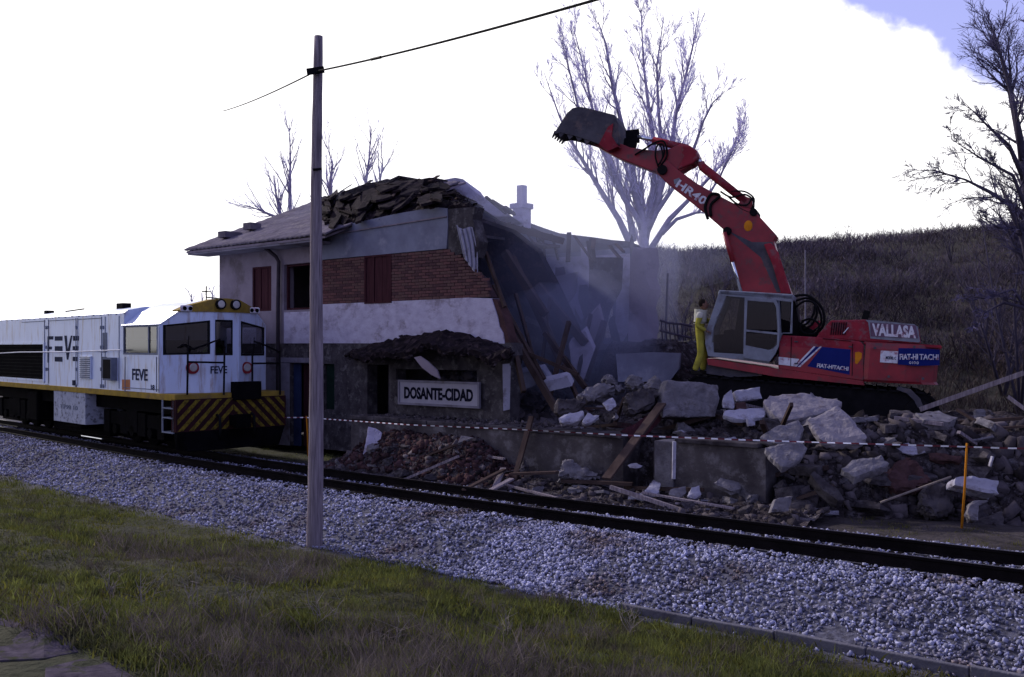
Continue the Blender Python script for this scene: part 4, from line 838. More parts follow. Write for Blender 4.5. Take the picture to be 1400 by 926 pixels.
def slab_proto(seed):
    r = random.Random(seed); bm = bmesh.new(); h = r.uniform(.12, .32); n = r.choice((4, 5, 5, 6)); an = sorted(r.uniform(0, 6.28) for _ in range(n)); an = [6.28*i/n + r.uniform(-.35, .35) for i in range(n)]
    lo_ = [bm.verts.new((math.cos(a)*r.uniform(.75, 1.05), math.sin(a)*.75*r.uniform(.75, 1.05), -h)) for a in an]; hi_ = [bm.verts.new((v.co.x*r.uniform(.9, 1), v.co.y*r.uniform(.9, 1), h)) for v in lo_]
    bm.faces.new(lo_[::-1]); bm.faces.new(hi_)
    for i in range(n): bm.faces.new((lo_[i], lo_[(i+1) % n], hi_[(i+1) % n], hi_[i]))
    bmesh.ops.triangulate(bm, faces=bm.faces)
    for _ in range(3): bmesh.ops.subdivide_edges(bm, edges=[x for x in bm.edges if x.calc_length() > .34], cuts=1); bmesh.ops.triangulate(bm, faces=bm.faces)
    bm.normal_update()
    for x in bm.verts:
        edge = len(set(tuple(round(c, 1) for c in q.normal) for q in x.link_faces)) > 1; x.co += x.normal * ((.05 if edge else .02) * mnoise.fractal(x.co*3 + Vector((seed, 0, 0)), 1, 2, 4) - (r.uniform(0, .05) if edge else 0))
    bm.verts.index_update(); v = [tuple(x.co) for x in bm.verts]; q = [tuple(a.index for a in t_3.verts) for t_3 in bm.faces]; bm.free(); return v, q
sl_m = []
for k in range(10):
    v, q = slab_proto(900+k); me = bpy.data.meshes.new('rubble_stone'); me.from_pydata(v, [], q); me.materials.append(M[('concrete', 'concrete_dark', 'concrete_dark', 'concrete_pale', 'concrete_dark', 'brick_rubble', 'concrete', 'concrete_dark', 'concrete_dark', 'concrete_dark')[k]]); sl_m.append(me)
LMK = []
for nme, lab, cat, ol, D, *_ in C_:
    LMK.append((sum(a for a, b in ol)/len(ol), sum(b for a, b in ol)/len(ol), lab.split(' with ')[0]))
USED = set(); TONE = {}
def proj(p): return CX + p.x/p.y*FPX, CY - (p.z-CAM.z)/p.y*FPX
def lump_label(o, s):
    p = o.matrix_world.translation; px, py = proj(p); tone = {'broken_concrete': 'grey', 'dark_broken_concrete': 'dark', 'brick_rubble': 'reddish', 'pale_plaster_slab': 'pale'}[o.data.materials[0].name]
    size = 'small' if s < .16 else 'middling' if s < .26 else 'large'
    for x, y, lab in sorted(LMK, key=lambda q: (q[0]-px)**2 + (q[1]-py)**2)[:40]:
        dx, dy = px-x, py-y; near = 'just' if math.hypot(dx, dy) < 22 else 'a little way' if math.hypot(dx, dy) < 60 else 'well'
        rel = ('right of' if dx > 0 else 'left of') if abs(dx) > abs(dy)*1.3 else ('below' if dy > 0 else 'above')
        short = ' '.join(lab.split()[:9]); t = f'{size} {tone} lump {near} {rel} the {short}'
        t = ' '.join(t.split()[:16])
        if t not in USED: USED.add(t); return t
    return t
def lumps(n, fx, hf, smin, smax, lab, grp):
    for _ in range(n):
        a, b = fx(rg); z = float(hf(np.array([a]), np.array([b]))[0]); o = bpy.data.objects.new('rubble_stone', rg.choice(lm)); COL.objects.link(o); s = rg.uniform(smin, smax)
        if rg.random() < .62: o.data = rg.choice(sl_m)
        o.matrix_world = Matrix.Translation(FF.M @ Vector((a, b, z + s*.12))) @ Matrix.Rotation(rg.uniform(0, 6.28), 4, 'Z') @ Matrix.Rotation(rg.uniform(-.9, .9), 4, 'X') @ Matrix.Diagonal((s*rg.uniform(.8, 1.3), s*rg.uniform(.6, 1), s*rg.uniform(.5, 1.), 1))
        o.name = 'rubble_stone'; tag(o, lump_label(o, s), 'rubble stone', grp)
lumps(95, lambda r: (lambda a: (a, max(-1.3, min(2.2, -1.3 + .64*(a-xm-.6))) + r.uniform(.0, 2.4)))(xm + r.uniform(-.6, 7)), hmound, .16, .56, 'jagged lump in the dark heap spilling to the track on the right', 'lumps of the right rubble heap')
lumps(80, lambda r: (r.uniform(fu(745, 0), xm), r.uniform(PW+.3, 1.6)), hmound, .12, .34, 'jagged lump among the stones on top of the platform', 'lumps on top of the platform')
lumps(80, lambda r: (r.uniform(px_(500), xm), PW - r.uniform(.1, 1.6)), hstrip, .08, .24, 'broken lump on the ground between platform wall and rail', 'lumps below the platform wall')
# planks, poles, posts, small things
def stick(name, lab, cat, a, b, Da, Db, w, h, m, grp=None):
    p, q = P(*a, Da), P(*b, Db); c = (p+q)/2; o = MB().beam(p-c, q-c, w, h).build(name, M[m], bevel=.006); o.location = c; return tag(o, lab, cat, grp)
def Pg(px, py):
    z = 0.
    for _ in range(30): q = Pz(px, py, z); z = .5*z + .5*gz(q.x, q.y)
    return Pz(px, py, z)
stick('plank', 'wide brown plank leaning from the litter up to the platform', 'plank', (829, 655), (905, 552), 17.7, 19.2, .20, .05, 'wood_dark')
chunk('sheet_panel', 'dark triangular board under the leaning plank', 'board', [(848,590),(880,572),(906,550),(905,575),(880,598),(866,604)], 19.0, .04, M['shutter'], (.4, 0), seed=77)
stick('stick', 'thin pale stick lying across the right heap', 'stick', (1204, 687), (1300, 652), 15.7, 16.6, .035, .03, 'wood_pale')
stick('pole', 'long grey pole leaning up the slope at the right edge', 'pole', (1258, 560), (1400, 510), 20.0, 19.0, .10, .10, 'wood_grey')
stick('beam', 'upper horizontal timber behind the right heap', 'timber', (1240, 581), (1400, 572), 18.6, 17.6, .10, .06, 'wood_dark')
stick('beam', 'lower horizontal timber behind the right heap', 'timber', (1290, 587), (1400, 582), 18.2, 17.6, .07, .05, 'wood_dark')
stick('plank', 'grey plank flat among stones left of the triangular boulder', 'plank', (700, 648), (762, 646), 19.3, 18.8, .16, .05, 'wood_dark')
stick('plank', 'short plank lying askew in the litter near the rail', 'plank', (634, 670), (690, 642), 18.6, 19.8, .10, .04, 'wood_dark')
stick('plank', 'pale plank end lying beside the short plank', 'plank', (668, 672), (700, 655), 18.4, 19.0, .12, .04, 'wood_grey')
stick('marker_post', 'thin white post standing in front of the platform pier', 'post', (921, 655), (922, 604), 17.3, 17.3, .075, .06, 'concrete_pale')
stick('plaster_piece', 'slim white splinter near the orange stake', 'plaster piece', (1353, 638), (1357, 624), 16.2, 16.2, .07, .03, 'concrete_pale')

# splintered timbers in the heaps
for k in range(34):
    reg = k % 3; a = rg.uniform(xm - .5, xm + 6) if reg == 0 else rg.uniform(px_(560), xm) if reg == 1 else rg.uniform(fu(750, 0), xm)
    b = (max(-1.3, min(2.2, -1.3 + .64*(a-xm-.6))) + rg.uniform(.2, 2.2)) if reg == 0 else PW - rg.uniform(.2, 1.4) if reg == 1 else rg.uniform(PW+.4, 1.4)
    hf = hstrip if reg == 1 else hmound; z = float(hf(np.array([a]), np.array([b]))[0]); L_ = rg.uniform(.5, 1.9); d = Vector((rg.gauss(0, 1), rg.gauss(0, .6), rg.uniform(-.15, .45))).normalized()*L_*.5
    c = FF.M @ Vector((a, b, z + .08 + abs(d.z)*.6)); dd = FF.M.to_3x3() @ d; o = MB().beam(-dd, dd, rg.uniform(.05, .13), rg.uniform(.03, .08)).build('broken_timber', M[rg.choice(('wood_dark', 'wood_dark', 'wood_grey'))]); o.location = c; bpy.context.view_layer.update()
    p = o.location; px, py = proj(p); best = None
    for x, y, lab in sorted(LMK, key=lambda q: (q[0]-px)**2 + (q[1]-py)**2)[:14]:
        dx, dy = px-x, py-y; rel = ('right of' if dx > 0 else 'left of') if abs(dx) > abs(dy)*1.3 else ('below' if dy > 0 else 'above')
        t = ' '.join((('long' if L_ > 1.2 else 'short') + f' broken timber {rel} the ' + ' '.join(lab.split()[:10])).split()[:16])
        if t not in USED: USED.add(t); best = t; break
    tag(o, best or t, 'timber', 'broken timbers in the rubble')

# ------------------------------------------------------------------ people
def person_mesh(name, joints, edges, m, parent=None, root='pelvis', sub=2):
    "joints: name -> (pos, rx, ry); edges: list of pairs"
    names = list(joints); me = bpy.data.meshes.new(name); me.from_pydata([joints[k][0] for k in names], [(names.index(a), names.index(b)) for a, b in edges], [])
    o = bpy.data.objects.new(name, me); COL.objects.link(o); md = o.modifiers.new('skin', 'SKIN'); md.use_smooth_shade = True; md.branch_smoothing = .4
    sv = me.skin_vertices[0].data
    for i, k in enumerate(names): sv[i].radius = (joints[k][1], joints[k][2]); sv[i].use_root = (k == root)
    s = o.modifiers.new('sub', 'SUBSURF'); s.levels = sub; s.render_levels = sub
    bpy.context.view_layer.update(); nm = bpy.data.meshes.new_from_object(o.evaluated_get(bpy.context.evaluated_depsgraph_get())); bpy.data.objects.remove(o); bpy.data.meshes.remove(me)
    nm.name = name; nm.materials.clear(); nm.materials.append(m); nm.polygons.foreach_set('use_smooth', [True]*len(nm.polygons))
    o = bpy.data.objects.new(name, nm); COL.objects.link(o)
    if parent is not None: o.parent = parent
    return o
def ellipsoid(name, c, r, m, parent, seg=20, rot=None, squash=None):
    bm = bmesh.new(); bmesh.ops.create_uvsphere(bm, u_segments=seg, v_segments=seg*2//3, radius=1)
    for v in bm.verts:
        x, y, z = v.co; v.co = (x*r[0], y*r[1], z*r[2])
        if squash: v.co = squash(v.co)
        if rot: v.co = rot @ v.co
        v.co += Vector(c)
    me = bpy.data.meshes.new(name); bm.to_mesh(me); bm.free(); me.materials.append(m); me.polygons.foreach_set('use_smooth', [True]*len(me.polygons)); o = bpy.data.objects.new(name, me); COL.objects.link(o); o.parent = parent; return o
def hand(parent, c, R, m, curl=.5, s=1.0):
    "palm and five fingers; local +x along the fingers, +z back of the hand"
    J = {'wrist': ((-.05, 0, 0), .026, .02), 'palm': ((0, 0, 0), .036, .016), 'knuck': ((.035, 0, 0), .036, .014)}; E = [('wrist', 'palm'), ('palm', 'knuck')]
    for k, (y, l) in enumerate(((-.030, .068), (-.010, .078), (.011, .072), (.030, .055))):
        a1, a2 = curl, curl*2; p1 = (.045, y, 0); p2 = (p1[0]+l*.45*math.cos(a1), y, -l*.45*math.sin(a1)); p3 = (p2[0]+l*.55*math.cos(a2+.3), y, p2[2]-l*.55*math.sin(a2+.3))
        for q, p, r_ in (('a', p1, .010), ('b', p2, .009), ('c', p3, .0075)): J[f'f{k}{q}'] = (p, r_, r_)
        E += [('knuck', f'f{k}a'), (f'f{k}a', f'f{k}b'), (f'f{k}b', f'f{k}c')]
    J['t1'] = ((.0, -.045, -.01), .012, .012); J['t2'] = ((.035, -.055, -.025), .010, .010); E += [('palm', 't1'), ('t1', 't2')]
    J = {k: (tuple(Vector(c) + R @ (Vector(p) * s)), a*s, b*s) for k, (p, a, b) in J.items()}
    return person_mesh('hand', J, E, m, parent, root='palm', sub=1)
# worker in yellow at the cab: stands turned to the right (towards the cab), looking up to it
gw = EXC.w(2.47, 1.13, .755)      # he stands on the front of the near crawler
wk = thing('person', 'worker in yellow overalls and pale jacket standing beside the excavator cab', 'person', Matrix.Translation(gw) @ Matrix.Rotation(math.radians(-12), 4, 'Z'))
# local: +x picture right (the way he faces), -y towards the camera
J = {'pelvis': ((-.03, 0, .90), .155, .135), 'waist': ((-.04, 0, 1.05), .15, .125), 'chest': ((-.035, 0, 1.25), .165, .15), 'neckb': ((-.02, 0, 1.42), .11, .085), 'neck': ((.0, 0, 1.50), .058, .058),
     'hipn': ((-.03, -.10, .84), .105, .10), 'kneen': ((-.01, -.12, .48), .085, .08), 'shinn': ((-.09, -.13, .25), .082, .075), 'ankn': ((-.16, -.14, .09), .07, .065),
     'hipf': ((-.02, .10, .84), .105, .10), 'kneef': ((.07, .12, .48), .085, .08), 'shinf': ((.05, .13, .25), .08, .075), 'ankf': ((.02, .13, .09), .07, .065)}
E = [('pelvis', 'waist'), ('waist', 'chest'), ('chest', 'neckb'), ('neckb', 'neck'), ('pelvis', 'hipn'), ('hipn', 'kneen'), ('kneen', 'shinn'), ('shinn', 'ankn'), ('pelvis', 'hipf'), ('hipf', 'kneef'), ('kneef', 'shinf'), ('shinf', 'ankf')]
J.update({'shn': ((-.03, -.19, 1.36), .08, .08), 'eln': ((-.10, -.25, 1.12), .06, .06), 'wrn': ((.10, -.22, 1.02), .045, .045), 'shf': ((-.0, .19, 1.36), .08, .08), 'elf': ((.16, .22, 1.22), .06, .06), 'wrf': ((.33, .16, 1.36), .045, .045)})
E += [('neckb', 'shn'), ('shn', 'eln'), ('eln', 'wrn'), ('neckb', 'shf'), ('shf', 'elf'), ('elf', 'wrf')]
body = person_mesh('body', J, E, M['yellow_cloth'], wk)
Jj = {'b': ((-.035, 0, 1.22), .175, .16), 'c': ((-.035, 0, 1.33), .18, .165), 'n': ((-.02, 0, 1.44), .115, .095), 'c2': ((-.0, 0, 1.49), .075, .07), 'shn': ((-.035, -.19, 1.37), .092, .092), 'm': ((-.07, -.225, 1.25), .075, .075), 'shf': ((.0, .19, 1.37), .09, .09), 'mf': ((.09, .21, 1.30), .072, .072)}
person_mesh('jacket', Jj, [('b', 'c'), ('c', 'n'), ('n', 'c2'), ('n', 'shn'), ('shn', 'm'), ('n', 'shf'), ('shf', 'mf')], M['white_cloth'], wk, root='c')
def headshape(co):
    x, y, z = co; y *= 1 - .12 * max(0, -z / .12); x += .012 * max(0, -z / .12); return Vector((x, y, z))
Rh = Matrix.Rotation(math.radians(-14), 3, 'Y')
hc = Vector((.045, 0, 1.62))
ellipsoid('head', hc, (.098, .078, .122), M['skin'], wk, rot=Rh, squash=headshape)
hd = ellipsoid('hair', hc + Vector((-.022, 0, .028)), (.094, .084, .108), M['hair'], wk, rot=Rh)
ellipsoid('ear', hc + Vector((-.005, -.078, -.005)), (.02, .012, .032), M['skin'], wk, seg=10)
ellipsoid('ear', hc + Vector((-.005, .078, -.005)), (.02, .012, .032), M['skin'], wk, seg=10)
ellipsoid('nose', hc + Vector((.10, 0, .0)), (.022, .014, .022), M['skin'], wk, seg=8)
for y in (-.03, .03): ellipsoid('eye', hc + Vector((.085, y, .028)), (.012, .014, .009), M['hair'], wk, seg=8)
ellipsoid('mouth', hc + Vector((.083, 0, -.052)), (.014, .026, .007), M['lamp_red'], wk, seg=8)
for y, x, in ((-.14, -.15), (.13, .04)):
    MB().hull8([(x-.09, y-.05, .0), (x+.19, y-.045, .0), (x+.19, y+.045, .0), (x-.09, y+.05, .0), (x-.08, y-.04, .12), (x+.10, y-.035, .08), (x+.10, y+.035, .08), (x-.08, y+.04, .12)]).build('boot', M['boot'], wk, bevel=.02)
hand(wk, (.145, -.215, 1.0), Matrix.Rotation(.3, 3, 'Y'), M['skin'], .6)
hand(wk, (.375, .15, 1.39), Matrix.Rotation(-.5, 3, 'Y'), M['skin'], .7)

# ------------------------------------------------------------------ excavator
ex = thing('excavator', 'red crawler excavator with grey cab and raised boom on the rubble', 'excavator', EXC.M)
def e(px, py, y=1.3): return EXC.on(px, py, 1, y)
def eprism(mb, pts, y0, y1):
    ps = [e(a, b, y0) for a, b in pts]; return mb.prism(ps, (0, y1 - y0, 0))
# crawlers (kept level with the ground: the frame is pitched, the crawlers sit on the rubble)
for y0, y1 in ((.85, 1.42), (-1.42, -.85)):
    tr = MB(); n = 40; path = []
    A, B = Vector((2.42, 0, .32)), Vector((-2.2, 0, .42))
    R_ = .40
    for k in range(13): a = -math.pi/2 + math.pi * k/12; path.append((A.x + R_*math.cos(a), A.z + R_*math.sin(a)))
    for k in range(13): a = math.pi/2 + math.pi * k/12; path.append((B.x + R_*math.cos(a), B.z + R_*math.sin(a)))
    core = MB().prism([Vector((x, y0+.06, z)) for x, z in path], (0, y1-y0-.12, 0)); fr = core.build('crawler', M['steel_dark'], ex)
    # shoes along the loop
    cl = path + [path[0]]; L_ = [0]
    for (a, b), (c, d) in zip(cl, cl[1:]): L_.append(L_[-1] + math.hypot(c-a, d-b))
    ns = 46; shoe = None
    for k in range(ns):
        s = L_[-1] * k/ns; i = max(j for j in range(len(cl)-1) if L_[j] <= s); u = (s-L_[i]) / (L_[i+1]-L_[i]) if L_[i+1] > L_[i] else 0
        x = cl[i][0] + (cl[i+1][0]-cl[i][0])*u; z = cl[i][1] + (cl[i+1][1]-cl[i][1])*u; ang = math.atan2(cl[i+1][1]-cl[i][1], cl[i+1][0]-cl[i][0])
        if shoe is None: m_ = MB().box(-.092, .092, -(y1-y0)/2, (y1-y0)/2, -.02, .015).box(-.09, -.07, -(y1-y0)/2, (y1-y0)/2, -.055, -.018); o = m_.build('track_shoe', M['steel_dark'], fr); shoe = o.data
        else: o = bpy.data.objects.new('track_shoe', shoe); COL.objects.link(o); o.parent = fr
        o.matrix_local = Matrix.Translation((x, (y0+y1)/2, z)) @ Matrix.Rotation(-ang, 4, 'Y')
    s_ = 1 if y0 > 0 else -1; yo = y1 if y0 > 0 else y0
    for x in (-1.5, -.9, -.3, .3, .9, 1.5):
        MB().tube([(x, yo - s_*.12, .12), (x, yo - s_*.02, .12)], [.13, .12], 14).build('roller', M['steel_dark'], fr)
    for c in (A, B): MB().tube([(c.x, yo - s_*.10, c.z), (c.x, yo + s_*.01, c.z)], [.29, .26], 22).tube([(c.x, yo, c.z), (c.x, yo+s_*.05, c.z)], [.1, .09], 12).build('wheel', M['steel_dark'], fr)
MB().box(-1.3, 1.3, -.86, .86, .25, .62).tube([(0, 0, .55), (0, 0, .88)], [.75, .75], 28).build('undercarriage', M['steel_dark'], ex)
# highlight on the near crawler's rear fender, put in as a pale steel strip
MB().prism([e(a, b, 1.44) for a, b in ((1228, 529), (1246, 533), (1258, 545), (1263, 558), (1256, 560), (1250, 548), (1240, 538), (1226, 533))], (0, -.3, 0)).build('fender_highlight', M['steel_grey'], ex)
# deck
mb = MB(); eprism(mb, [(966, 490), (1180, 521), (1182, 527), (1060, 515), (968, 499)], 1.28, -1.28); mb.build('deck_edge', M['red'], ex)
mb = MB(); eprism(mb, [(966, 499), (1040, 507), (1042, 514), (1000, 516), (966, 511)], 1.15, -1.0); mb.build('deck_underside', M['steel_grey'], ex)
mb = MB(); eprism(mb, [(1000, 512), (1180, 522), (1180, 540), (1000, 536)], .9, -.9); mb.build('deck_underside', M['steel_dark'], ex)
# side housing
sd = MB(); eprism(sd, [(1064, 458), (1132, 462), (1176, 467), (1181, 472), (1180, 521), (1064, 505)], 1.25, -1.25); side = sd.build('side_housing', M['red_dull'], ex, bevel=.03)
lp = MB(); eprism(lp, [(1066, 473), (1180, 482), (1180, 520), (1066, 504)], 1.258, 1.2); side2 = lp.build('side_door', M['red'], ex)
for pts, m_, nm in (([(1103.5, 501), (1124, 474.5), (1163, 478), (1161.5, 512.5)], 'blue_paint', 'sticker'), ([(1064.5, 488), (1093, 491), (1086, 501), (1064.5, 498.5)], 'white_paint', 'sticker_stripe'), ([(1086, 501), (1112.5, 473.5), (1115, 474), (1089, 501.5)], 'white_paint', 'sticker_stripe'), ([(1090.5, 501.8), (1121, 474), (1123.5, 474.2), (1094, 502)], 'white_paint', 'sticker_stripe'), ([(1088.5, 501.6), (1115, 474.2), (1121, 474.3), (1091, 501.9)], 'blue_paint', 'sticker')):
    m2 = MB(); ps = [e(a, b, 1.262 + (.002 if m_ == 'white_paint' else 0)) for a, b in pts]; m2.prism(ps, (0, -.004, 0)); m2.build(nm, M[m_], side2)
RXL = Matrix.Rotation(math.pi, 4, 'Z') @ Matrix.Rotation(math.pi/2, 4, 'X')
def etext(name, body, m, parent, px0, px1, pyc0, pyc1, h_px, y, shear=0., up=False, bold=.03):
    a, b = e(px0, pyc0, y), e(px1, pyc1, y); c = (a+b)/2; d = b-a; ang = math.atan2(d.z, -d.x); h = h_px / FPX * 21.5
    rot = RXL @ Matrix.Rotation(ang, 4, 'Z'); return text(name, body, m, parent, c, rot, d.length, h, .003, shear, bold)
etext('lettering', 'FIAT-HITACHI', M['white_paint'], side2, 1117, 1160, 499.5, 504.5, 5.5, 1.268)
mb = MB(); mb.prism([e(a, b, 1.27) for a, b in ((1169, 482), (1174, 481), (1178.5, 483), (1178, 490), (1172, 498), (1169, 497))], (0, -.02, 0)); mb.build('indicator_lamp', M['orange'], ex)
# counterweight: rounded in plan
xc0 = e(1181, 500, 1.2).x; xc1 = e(1286, 490, 1.1).x
prof_ = [(xc0, 1.24), (xc0 - .1, 1.27), (xc0-(xc0-xc1)*.55, 1.25), (xc1 + .35, 1.12), (xc1 + .08, .9), (xc1, .55), (xc1, -.55), (xc1+.08, -.9), (xc1+.35, -1.12), (xc0 - .8, -1.25), (xc0, -1.24)]
zt0, zt1 = e(1181, 468, 1.25).z, e(1285, 473, 1.1).z; zb0, zb1 = e(1181, 522, 1.25).z, e(1283, 527, 1.1).z
mb = MB(); k = len(prof_); lev = [(0, .0, -.05), (.06, 0, 0), (.85, 0, 0), (1, 0, -.06)]
for t, _, ins in lev:
    for x, y in prof_:
        u = (xc0 - x)/(xc0-xc1); zb = zb0 + (zb1-zb0)*u; zt = zt0 + (zt1-zt0)*u; mb.v.append((x - ins*(-1 if x < xc1+.4 else 0)*1, y*(1 + ins*.6), zb + (zt-zb)*t))
for i in range(3):
    for j in range(k): mb.f.append((i*k+j, i*k+(j+1) % k, (i+1)*k+(j+1) % k, (i+1)*k+j))
mb.f += [tuple(range(k))[::-1], tuple(3*k+j for j in range(k))]
cw = mb.build('counterweight', M['red'], ex)
m2 = MB(); m2.prism([e(a, b, 1.285) for a, b in ((1204, 479.5), (1228, 480.5), (1227, 497), (1203, 495.5))], (0, -.03, 0)); m2.build('sticker', M['white_paint'], cw)
etext('lettering', 'MODEL C', M['loco_line'], cw, 1211, 1225, 489, 490, 4, 1.29)
m2 = MB(); ps0 = [e(1228, 476.5, 1.29), e(1228, 500, 1.29)]; 
m2.prism([e(a, b, 1.285) for a, b in ((1228.5, 476), (1256, 476.5), (1255, 500.5), (1227.5, 498.5))], (0, -.04, 0))
q = [e(1256, 476.5, 1.285), e(1255, 500.5, 1.285), e(1284.5, 499.5, 1.02), e(1285, 478, 1.02)]; m2.prism(q, (0, -.04, 0))
m2.build('sticker', M['blue_paint'], cw)
etext('lettering', 'FIAT-HI', M['white_paint'], cw, 1230, 1255, 488, 488, 7.5, 1.29)
def etext2(body, p0, p1, hpx, parent):
    d = p1 - p0; c = (p0+p1)/2; a = math.atan2(d.y, d.x); h = hpx/FPX*21.5
    rot = Matrix.Rotation(a, 4, 'Z') @ Matrix.Rotation(math.pi/2, 4, 'X') @ Matrix.Rotation(math.atan2(d.z, math.hypot(d.x, d.y)), 4, 'Z'); text('lettering', body, M['white_paint'], parent, c, rot, d.length, h)
etext2('TACHI', e(1257, 488, 1.285) + Vector((0, .01, 0)), e(1283, 488.5, 1.045) + Vector((0, .01, 0)), 7.5, cw)
etext('lettering', 'O I O O', M['white_paint'], cw, 1243, 1256, 496, 496.3, 3.5, 1.29)
m2 = MB(); eprism(m2, [(1181, 467), (1286, 472), (1288, 476), (1181, 471)], 1.1, -1.1); m2.build('rear_cover', M['red_dull'], ex)
# engine hood with the name board
hd = MB(); eprism(hd, [(1115, 462), (1127, 448), (1136, 438), (1184, 437), (1196, 440), (1250, 444), (1257, 450), (1259, 470), (1180, 467)], .95, -1.1); hood = hd.build('engine_hood', M['red_dull'], ex, bevel=.03)
m2 = MB(); eprism(m2, [(1183, 437.5), (1200, 438.5), (1250, 443.5), (1255, 447), (1258, 467), (1256, 468.5), (1190, 463), (1187, 441)], .965, .93); m2.build('hood_panel', M['grey_paint'], hood)
m2 = MB(); eprism(m2, [(1189.5, 441), (1252, 445), (1255.5, 463), (1190.5, 460)], .975, .95); bd = m2.build('name_board', mat('board_lilac', (.16, .10, .15), rough=.5, bump=0), hood)
etext('lettering', 'VALLASA', M['white_paint'], bd, 1191.5, 1253, 450.5, 454.5, 16.5, .98, shear=-.15, bold=.045)
m2 = MB().beam(e(1182, 437, .5), e(1186, 425, .5), .14, .14); m2.build('exhaust_pipe', M['rubber'], ex)
m2 = MB().beam(e(1153, 456, .97), e(1160, 448, .97), .025, .02); m2.build('handle', M['white_paint'], ex)
# body behind the cab and boom foot
m2 = MB(); eprism(m2, [(1062, 405), (1086, 407), (1092, 440), (1118, 456), (1118, 470), (1062, 470)], .55, -.2); m2.build('engine_bulkhead', M['steel_dark'], ex)
m2 = MB(); eprism(m2, [(1085, 455), (1120, 438), (1120, 466), (1085, 466)], -.3, -1.2); m2.build('tank', M['red_dull'], ex)
for p0, p1 in (((1082, 461), (1081, 501)), ((1064.5, 488), (1064.5, 461)), ((1165.5, 470), (1165, 514)), ((1125, 463), (1164, 466.5))): MB().beam(e(*p0, 1.262), e(*p1, 1.262), .014, .012, up=(0, 1, 0)).build('door_seam', M['steel_dark'], side2)
for a, b in ((1086, 467), (1086, 497), (1160, 474)): MB().beam(e(a, b, 1.268), e(a+5, b+.4, 1.268), .03, .02, up=(0, 1, 0)).build('hinge', M['steel_grey'], side2)
for k in range(7): MB().beam(e(1138+k*3.2, 441, .962), e(1136+k*3.2, 458, .962), .02, .016, up=(0, 1, 0)).build('vent_slot', M['steel_dark'], hood)
for a, b in ((1196, 476), (1250, 474.5), (1215, 515), (1262, 518)): MB().tube([e(a, b, 1.27), e(a, b, 1.30)], .03, 8).build('bolt', M['steel_grey'], cw)
# hoses
def arc(pts, r, name='hose', m='rubber', y=.6, par=None):
    ps = [e(a, b, y) for a, b in pts]; P_ = [ps[0]]
    for i in range(len(ps)-1):
        p0 = ps[max(i-1, 0)]; p1 = ps[i]; p2 = ps[i+1]; p3 = ps[min(i+2, len(ps)-1)]
        for t in (.25, .5, .75, 1): P_.append(.5*((2*p1) + (p2-p0)*t + (2*p0-5*p1+4*p2-p3)*t*t + (3*p1-p0-3*p2+p3)*t**3))
    return MB().tube(P_, r, 8).build(name, M[m], par or ex, smooth=True)
arc([(1086, 405), (1104, 404), (1120, 416), (1127, 432), (1124, 448), (1112, 458)], .03, y=.5)
arc([(1088, 420), (1100, 412), (1112, 414), (1117, 428), (1110, 444), (1098, 450)], .026, y=.6)
arc([(1086, 412), (1106, 408), (1120, 424), (1122, 444), (1106, 456)], .026, y=.4)
arc([(1096, 440), (1108, 436), (1120, 444), (1114, 456), (1100, 456), (1094, 448), (1098, 438)], .026, y=.7)
arc([(1114, 418), (1112, 430), (1104, 442), (1094, 446)], .026, y=.65)
# cab: frame of grey bars, windows, door
cabm = M['grey_paint']; cab = MB()
yN, yF = 1.3, .28
def bars(mb, seq, y, w, d=.08):
    ps = [e(a, b, y) for a, b in seq]
    for a, b in zip(ps, ps[1:]): mb.beam(a, b, d, w, up=(0, 1, 0))
# near side outline ring
outer = [(984, 397), (1084, 403), (1083, 456), (1066, 456), (1063, 478), (1050, 497), (968, 487), (964, 470), (966, 450)]
inner = [(993, 405), (1082, 413), (1080, 455), (1070, 455), (1058, 474), (1044, 486), (975, 482), (973, 468), (976, 448)]
for y in (yN, yF):
    cab.ring([e(a, b, yN) + Vector((0, y-yN, 0)) for a, b in outer], [e(a, b, yN) + Vector((0, y-yN, 0)) for a, b in inner], (0, -.07, 0))
cabo = cab.build('cab', cabm, ex, bevel=.02)
m2 = MB(); ps = [e(a, b, yN) for a, b in ((983, 396.5), (1084.5, 402.5), (1084.5, 411), (1060, 409), (993, 405), (981, 403))]; m2.prism(ps, (0, yF - yN - .04, 0)); m2.build('cab_roof', cabm, cabo, bevel=.03)
m2 = MB(); ps = [e(a, b, yN-.01) for a, b in ((964, 470), (975, 468), (976, 484), (968, 486))]; m2.prism(ps, (0, yF-yN+.02, 0)); m2.build('cab_front_sill', cabm, cabo)
m2 = MB(); ps = [e(a, b, yN-.06) for a, b in ((1068, 412), (1081, 413), (1080, 440), (1068, 436))]; m2.prism(ps, (0, -.02, 0)); m2.build('window', M['glass_dark'], cabo)
m2 = MB(); ps = [e(a, b, yN-.03) for a, b in ((1063, 411), (1066, 411), (1068, 456), (1065, 456))]; m2.prism(ps, (0, -.06, 0)); m2.build('door_post', cabm, cabo)
m2 = MB(); ps = [e(a, b, yN-.05) for a, b in ((994, 405), (1020, 408), (1016, 484), (975, 481), (974, 468), (977, 448))]; m2.prism(ps, (0, -.012, 0)); m2.build('window', M['glass_dark'], cabo)
m2 = MB(); ps = [e(a, b, yN-.1) for a, b in ((984, 404), (992, 405), (975, 448), (973, 470), (966, 470), (968, 450))]; m2.prism([ps[0]+Vector((0, -.03, 0)), ps[-1]+Vector((0, -.03, 0)), ps[-1]+Vector((0, yF-yN+.15, 0)), ps[0]+Vector((0, yF-yN+.15, 0))], (-.015, 0, 0)); m2.build('windscreen', M['glass_dark'], cabo)
